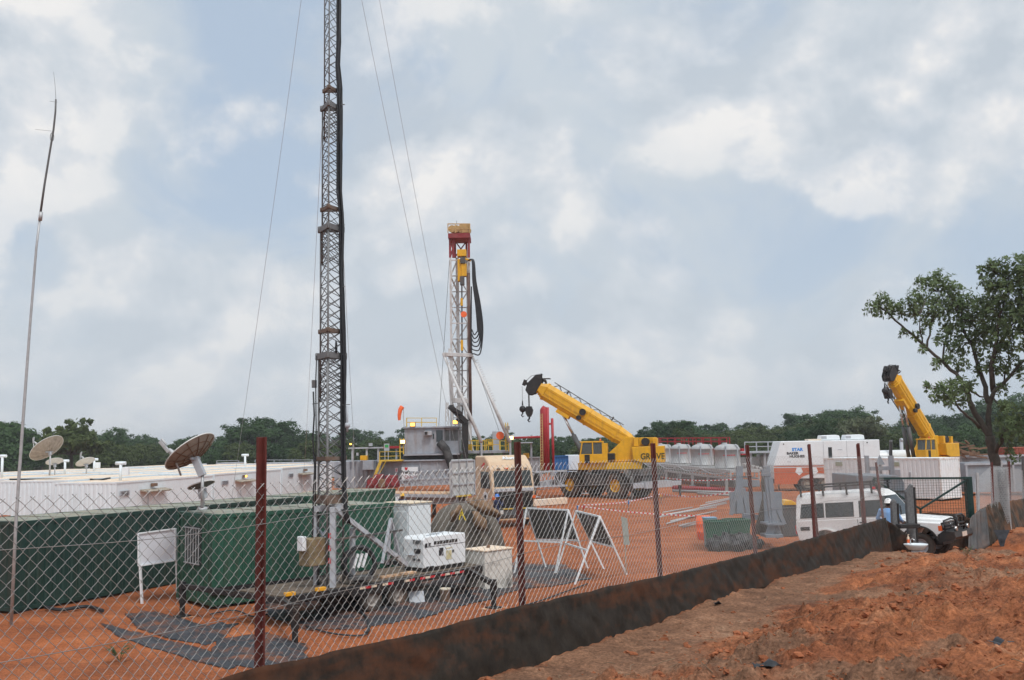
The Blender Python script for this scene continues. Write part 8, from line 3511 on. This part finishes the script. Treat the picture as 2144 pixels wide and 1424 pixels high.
# ------------------------------------------------------------------ people
def person(label, loc, rz, pose, shirt, trous, hat, H=1.74):
    """one continuous body grown from the joints of a pose; clothing by region, hat and hair as children
    pose: dict of joint positions in metres, x right, y forward, z up"""
    J = dict(pel=(0, 0, .95), chest=(0, .01, 1.28), neck=(0, 0, 1.47), head=(0, .03, 1.61),
             shL=(-.19, 0, 1.42), elL=(-.25, -.02, 1.13), wrL=(-.25, .06, .89),
             shR=(.19, 0, 1.42), elR=(.25, -.02, 1.13), wrR=(.25, .06, .89),
             hipL=(-.09, 0, .93), knL=(-.11, .03, .50), anL=(-.12, -.01, .09),
             hipR=(.09, 0, .93), knR=(.11, .03, .50), anR=(.12, -.01, .09))
    J.update(pose)
    J = {k: Vector(v) for k, v in J.items()}
    mb = MB()
    # trunk
    rings = []
    for f, a, b_ in ((0.0, .165, .115), (.25, .155, .11), (.5, .17, .115), (.78, .185, .12), (.95, .15, .095), (1.0, .09, .07)):
        c = J['pel'].lerp(J['neck'], f) + (J['chest'] - J['pel'].lerp(J['neck'], .6)) * (1 - abs(f - .6) / .6) * .8 + Vector((0, 0, -.04 * (1 - f)))
        rings.append([c + Vector((a * math.cos(t_), b_ * math.sin(t_), 0)) for t_ in np.linspace(0, 2 * math.pi, 17)[:-1]])
    mb.loft(rings)
    mb.tube([J['neck'] - Vector((0, 0, .06)), J['neck'], J['head'] - Vector((0, 0, .05))], [.062, .055, .055], 12)
    hd = J['head']
    mb.ball(hd, .105, 18, (.80, .98, 1.12))
    mb.ball(hd + Vector((0, .035, -.075)), .06, 12, (.85, 1, .8))          # jaw
    mb.tube([hd + Vector((0, .095, .02)), hd + Vector((0, .122, -.025)), hd + Vector((0, .10, -.035))], [.012, .018, .014], 8)  # nose
    for s_ in (-1, 1):
        mb.ball(hd + Vector((s_ * .086, -.005, -.01)), .03, 8, (.45, .8, 1.1))
        mb.ball(hd + Vector((s_ * .033, .092, .022)), .015, 8)
    mb.ball(hd + Vector((0, .098, -.065)), .022, 8, (1.3, .6, .45))        # lips
    for s_ in 'LR':
        sh, el, wr = J['sh' + s_], J['el' + s_], J['wr' + s_]
        mb.tube([sh + Vector((0, 0, .01)), sh.lerp(el, .35), el], [.065, .058, .047], 10)
        mb.tube([el, el.lerp(wr, .35), wr], [.047, .046, .030], 10)
        mb.ball(sh, .066, 10)
        mb.ball(el, .047, 10)
        d = (wr - el).normalized()
        side = d.cross(Vector((0, 1, 0) if abs(d.y) < .8 else (0, 0, 1))).normalized()
        palm = wr + d * .05
        mb.tube([wr, palm, wr + d * .095], [.028, .040, .036], 10)
        nrm = d.cross(side).normalized()
        for k in range(4):
            b0 = wr + d * .088 + side * (-.030 + .020 * k)
            L_ = (.062, .072, .068, .052)[k]
            mb.tube([b0, b0 + d * L_ * .55 + nrm * .006, b0 + d * L_ * .9 + nrm * .026], [.0095, .009, .0075], 6)
        mb.tube([wr + d * .03 + side * -.03, wr + d * .06 + side * -.058, wr + d * .095 + side * -.06], [.012, .011, .009], 6)
        hp, kn, an = J['hip' + s_], J['kn' + s_], J['an' + s_]
        mb.tube([hp + Vector((0, 0, .03)), hp.lerp(kn, .4), kn], [.098, .085, .062], 12)
        mb.tube([kn, kn.lerp(an, .35), an], [.062, .062, .045], 12)
        mb.ball(kn, .062, 10)
        mb.tube([an + Vector((0, -.06, -.045)), an + Vector((0, .02, -.045)), an + Vector((0, .12, -.055)), an + Vector((0, .17, -.06))], [.045, .05, .045, .03], 10)
        mb.tube([an, an - Vector((0, 0, .05))], [.05, .05], 10)
    k = H / 1.74
    tmp = mb.build('tmp', M_skin)
    rm = tmp.modifiers.new('r', 'REMESH')
    rm.mode = 'VOXEL'
    rm.voxel_size = 0.0075
    rm.use_smooth_shade = True
    sm = tmp.modifiers.new('s', 'SMOOTH')
    sm.iterations = 2
    sm.factor = 0.5
    me = bpy.data.meshes.new_from_object(tmp.evaluated_get(bpy.context.evaluated_depsgraph_get()))
    bpy.data.objects.remove(tmp)
    me.name = 'person'
    me.materials.clear()
    for m in (M_skin, shirt, trous, M_rubber):
        me.materials.append(m)
    segs = [(J['pel'], J['neck'], 1), (J['neck'], J['head'], 0)]
    for s_ in 'LR':
        segs += [(J['sh' + s_], J['el' + s_], 1), (J['el' + s_], J['el' + s_].lerp(J['wr' + s_], .9), 1), (J['wr' + s_], J['wr' + s_] + (J['wr' + s_] - J['el' + s_]).normalized() * .17, 0),
                 (J['hip' + s_], J['kn' + s_], 2), (J['kn' + s_], J['an' + s_], 2)]
    for p in me.polygons:
        c = p.center
        best, bi = 9, 0
        for a, b_, mi in segs:
            d = b_ - a
            f = max(0, min(1, (c - a).dot(d) / d.length_squared))
            q = (c - a - d * f).length
            if q < best:
                best, bi = q, mi
        if bi == 1 and c.z < J['pel'].z + .02 and abs(c.x) < .2 and c.z > .8 and (c - J['pel']).length < .25:
            bi = 2
        if c.z < .10:
            bi = 3
        if c.z > J['neck'].z + .01 and abs(c.x - J['head'].x) < .14:
            bi = 0
        p.material_index = bi
        p.use_smooth = True
    me.transform(Matrix.Diagonal((k, k, k, 1)))
    o = bpy.data.objects.new('person', me)
    COL.objects.link(o)
    o.location = loc
    o.rotation_euler = (0, 0, rz)
    tag(o, label, 'person')
    hk = hd * k
    mb = MB(Matrix.Translation(hk + Vector((0, -.005, .035))))
    mb.lathe([(.001, .125), (.05, .118), (.09, .085), (.112, .035), (.116, -.004), (.135, -.012), (.135, -.018), (.11, -.012)], Matrix.Diagonal((.95, 1.08, 1, 1)), 24)
    mb.bx(-.018, .018, -.11, .10, .09, .118)
    mb.prism([(-.09, .10), (.09, .10), (.06, .185), (-.06, .185)], -.016, -.006, 'xy')
    mb.build('hard_hat', hat, o)
    mb = MB(Matrix.Translation(hk))
    mb.ball((0, -.025, .015), .103, 16, (.84, .92, 1.0))
    mb.build('hair', M_hair, o)
    return o


Yp = 28.9
c = P(1861, 1100, Yp)
zb = gz(c.x, Yp)
person('man in a light blue shirt and white hard hat, leaning on the white car', (c.x, Yp, P(1857, 1044, Yp).z - 1.77), R(-22),
       dict(chest=(.0, .05, 1.27), neck=(.0, .07, 1.46), head=(.02, .10, 1.60), shL=(-.20, .05, 1.40), shR=(.20, .06, 1.40), elL=(-.31, .10, 1.16), wrL=(-.16, .33, 1.10), elR=(.34, .12, 1.14), wrR=(.38, .36, 1.05)),
       M_shirt, M_trous, M_hatw, 1.76)
c = P(1041, 1092, 49.0)
person('man in navy overalls and blue hard hat standing at the front corner of the truck', (c.x, 48.9, gz(c.x, 48.9)), R(-60),
       dict(elR=(.26, .16, 1.18), wrR=(.14, .28, 1.42), knL=(-.11, .08, .50), anL=(-.12, .10, .09), anR=(.12, -.12, .09)), M_navy, M_navy, M_hatb, 1.74)
c = P(843, 1080, 49.5)
person('man in a yellow hard hat seen over the tall white cabinet', (c.x, 49.5, P(843, 1033, 49.5).z - 1.76), R(160), {}, M_navy, M_trous, M_haty, 1.74)
c = P(824, 1050, 49.9)
mb = MB(Matrix.Translation((c.x, 49.9, gz(c.x, 49.9))))
zt_ = P(824, 1040, 49.9).z - gz(c.x, 49.9)
mb.bx(-.28, .28, -.03, .03, zt_ - .55, zt_)
mb.bx(-.03, .03, -.028, .028, 0, zt_ - .552)
tag(mb.build('white_board', M_white2), 'small white board beside the yellow hard hat', 'board')

# ------------------------------------------------------------------ the near tree
TYY = 45.0
c = P(2106, 1075, TYY)
nt_ = thing('broadleaf_tree', 'leafy tree with a forked dark trunk and leaning limbs, standing by itself near the gate', 'tree', (c.x, TYY, gz(c.x, TYY)))
I = inv(nt_)
rnd = random.Random(12)


def Z4(zx, zy, dy=0.0):
    return I @ P(1780 + zx / 3.096, 520 + zy / 3.096, TYY + dy)


trunk = MB()
limb_pts = []


def limb(pts, r0, r1, n=8):
    """crooked limb through the given points"""
    P_ = [Z4(*p) for p in pts]
    fine = []
    for a, b_ in zip(P_[:-1], P_[1:]):
        for i in range(3):
            p = a.lerp(b_, i / 3)
            fine.append(p + Vector((rnd.uniform(-.05, .05), rnd.uniform(-.06, .06), rnd.uniform(-.04, .04))) * (1 if i else 0.3))
    fine.append(P_[-1])
    m = len(fine)
    trunk.tube(fine, [r0 + (r1 - r0) * (i / (m - 1)) ** 0.8 for i in range(m)], n)
    limb_pts.extend(fine[m // 3:])
    return fine


limb([(975, 1720), (965, 1500), (950, 1400), (925, 1290), (905, 1215)], .27, .21, 12)
limb([(905, 1225), (860, 1150), (800, 1050), (770, 950), (720, 860), (690, 815, .3), (590, 725, .5), (470, 620, .7), (360, 525, .8), (260, 430, 1.0), (180, 370, 1.1)], .17, .03)
limb([(905, 1225), (895, 1120), (900, 1020), (930, 930, -.3), (1000, 870, -.5), (1090, 765, -.8), (1180, 680, -1.0), (1300, 560, -1.4)], .16, .035)
limb([(900, 1000), (860, 850, .3), (800, 650, .6), (740, 540, .9), (700, 420, 1.0), (650, 300, 1.2)], .13, .025)
limb([(930, 930), (915, 780, -.6), (940, 640, -.8), (960, 480, -1.2), (1000, 330, -1.3), (1010, 200, -1.4)], .14, .025)
limb([(940, 650, -.8), (1010, 560, -1.2), (1090, 430, -1.8), (1130, 280, -2.2)], .07, .02)
limb([(840, 1160), (760, 1090, -.5), (700, 1030, -.8), (640, 940, -1.2), (560, 905, -1.4), (500, 900, -1.5)], .08, .015)
limb([(940, 1330), (990, 1220, -.8), (1040, 1160, -1.4), (1130, 1090, -2.0), (1260, 1000, -2.4)], .13, .03)
limb([(500, 645, .7), (520, 520, .9), (555, 400, 1.2), (570, 280, 1.3)], .06, .015)
limb([(600, 730, .5), (610, 620, 1.2), (650, 480, 1.6), (640, 380, 1.8)], .06, .015)
limb([(1000, 870, -.5), (1010, 760, -.4), (1060, 660, -.2)], .05, .015)
limb([(720, 860), (790, 930, 1.0), (840, 960, 1.6), (900, 985, 1.2)], .07, .03)
limb([(470, 620, .7), (450, 520, .3), (460, 420, 0)], .04, .012)
BL3 = [(150, 375, 50, 1.1), (215, 345, 55, 1), (260, 390, 55, 1), (330, 380, 60, .9), (400, 400, 60, .7), (470, 215, 55, 1.2), (540, 240, 70, 1.3), (590, 190, 45, 1.3), (640, 260, 75, 1.3), (440, 310, 60, .6), (560, 350, 80, 1.2), (520, 430, 70, 1), (640, 400, 85, 1.5), (700, 320, 70, 1.3), (740, 400, 80, 1),
       (820, 340, 60, .5), (800, 440, 85, .8), (720, 500, 80, .9), (880, 130, 45, -1.2), (930, 110, 45, -1.3), (985, 130, 60, -1.4), (1060, 110, 70, -1.8), (900, 230, 55, -1), (960, 240, 70, -1.3), (1050, 230, 80, -1.8), (1130, 170, 80, -2.2), (1120, 310, 90, -2), (1020, 340, 85, -1.3), (920, 340, 80, -.8), (870, 420, 70, 0),
       (960, 450, 90, -1.0), (1060, 450, 95, -1.5), (1150, 430, 90, -2), (890, 540, 75, 0), (980, 560, 85, -1), (1080, 560, 85, -1.5), (820, 560, 60, .6), (640, 540, 55, 1.2), (590, 600, 45, .8), (760, 620, 55, .6), (690, 650, 45, .5), (860, 660, 60, .2), (1000, 660, 60, -.8), (720, 740, 45, .3), (560, 740, 30, .5), (640, 720, 30, .4), (350, 545, 22, .8), (430, 560, 24, .7), (480, 500, 40, .5), (470, 650, 20, .6),
       (640, 910, 50, -1.2), (700, 880, 50, -.8), (570, 930, 50, -1.4), (600, 980, 45, -1.3), (690, 980, 55, -.8), (495, 895, 14, -1.5), (740, 920, 45, -.5), (780, 880, 35, 0), (900, 780, 35, -.5), (990, 790, 40, -.5), (985, 900, 35, -.4), (1060, 740, 40, -.7), (1110, 800, 35, -.8), (830, 790, 35, .3), (940, 720, 40, -.6),
       (1040, 1120, 60, -1.4), (1110, 1060, 60, -2), (1100, 1180, 70, -1.8), (1010, 1220, 45, -1.0), (1040, 1330, 45, -1.2), (985, 1120, 45, -.5), (1000, 1020, 40, -.8),
       (1240, 250, 110, -2), (1250, 420, 110, -2), (1240, 580, 100, -2), (1330, 340, 110, -2.2), (1300, 700, 80, -1.8), (1380, 500, 110, -2), (1220, 110, 90, -2), (1250, 900, 80, -2.2), (1240, 1040, 80, -2.4)]
crown = MB()
for (zx, zy, zr, dy) in BL3:
    c = Z4(zx, zy, dy)
    rad = zr / 3.096 / 44.4 * 1.28
    near = min(limb_pts, key=lambda p: (p - c).length)
    for _ in range(4):
        e = c + Vector((rnd.gauss(0, .5), rnd.gauss(0, .5), rnd.gauss(0, .5))) * rad
        mid = near.lerp(e, .5) + Vector((0, 0, -.06))
        trunk.tube([near, mid, e], [.022, .014, .006], 4)
    nleaf = int(45 + 108 * (zr / 50) ** 2)
    ntw = max(4, nleaf // 7)
    for _ in range(ntw):        # leaves sit in whorls at the twig tips
        d = Vector((rnd.gauss(0, 1), rnd.gauss(0, 1), rnd.gauss(0, .9)))
        d = d.normalized() * rad * (rnd.random() ** .45)
        tip = c + d
        ax = (d.normalized() + Vector((rnd.uniform(-.5, .5), rnd.uniform(-.5, .5), .6))).normalized()
        for k in range(8):
            a = k * 0.9 + rnd.uniform(-.3, .3)
            u = ax.cross(Vector((math.cos(a), math.sin(a), .2))).normalized()
            dr = (u + ax * rnd.uniform(-.2, .7) + Vector((0, 0, -.15))).normalized()
            L_ = rnd.uniform(.15, .26)
            w_ = L_ * rnd.uniform(.17, .24)
            sd_ = dr.cross(ax).normalized() * w_
            b0 = tip + dr * .03
            m_ = b0 + dr * L_ * .5 + ax * .012
            e_ = b0 + dr * L_
            crown.add([b0, m_ + sd_, e_, m_ - sd_], [(0, 1, 2, 3)])
trunk.build('trunk', M_bark, nt_, fixn=False)
crown.build('crown', M_leafN, nt_, fixn=False)

# hoses and cables lying on the pad by the trailer
for n_, (pl, r_, lab) in enumerate((
        ([(735, 1262), (752, 1283), (768, 1300), (772, 1325), (764, 1330)], .035, 'short black hose end lying on the red soil before the trailer wheels'),
        ([(640, 1315), (690, 1330), (745, 1336), (770, 1332)], .022, 'thin black cable lying along the edge of the large ground sheet'),
        ([(95, 1278), (130, 1283), (180, 1276), (215, 1285)], .05, 'black hose lying under the long dark green container'),
        ([(440, 1290), (490, 1282), (530, 1295), (560, 1290)], .02, 'thin black cable on the soil beside the nearest red post'),
        ([(1085, 1275), (1130, 1262), (1180, 1244), (1230, 1226)], .02, 'thin cable lying on the soil at the foot of the sign stands'))):
    pts = []
    for (x, y) in pl:
        p = on_ground(x, y, -.3)
        for _ in range(5):
            p = on_ground(x, y, gz(p.x, p.y))
        pts.append(Vector((p.x, p.y, gz(p.x, p.y) + r_ + .03)))
    mb = MB()
    mb.tube(smooth(pts), r_, 7)
    tag(mb.build('hose', M_cable), lab, 'hose')

# ------------------------------------------------------------------ thin haze over the whole site
mb = MB()
mb.bx(-3400, 3400, -3400, 3400, -3.0, 44.0)
hm = bpy.data.materials.new('thin_haze')
hm.use_nodes = True
hm.node_tree.nodes.clear()
vp = hm.node_tree.nodes.new('ShaderNodeVolumePrincipled')
vp.inputs['Color'].default_value = (0.86, 0.90, 0.95, 1)
vp.inputs['Density'].default_value = 0.00040
vo = hm.node_tree.nodes.new('ShaderNodeOutputMaterial')
hm.node_tree.links.new(vp.outputs[0], vo.inputs['Volume'])
hz_o = mb.build('haze', hm)
hz_o['kind'] = 'stuff'
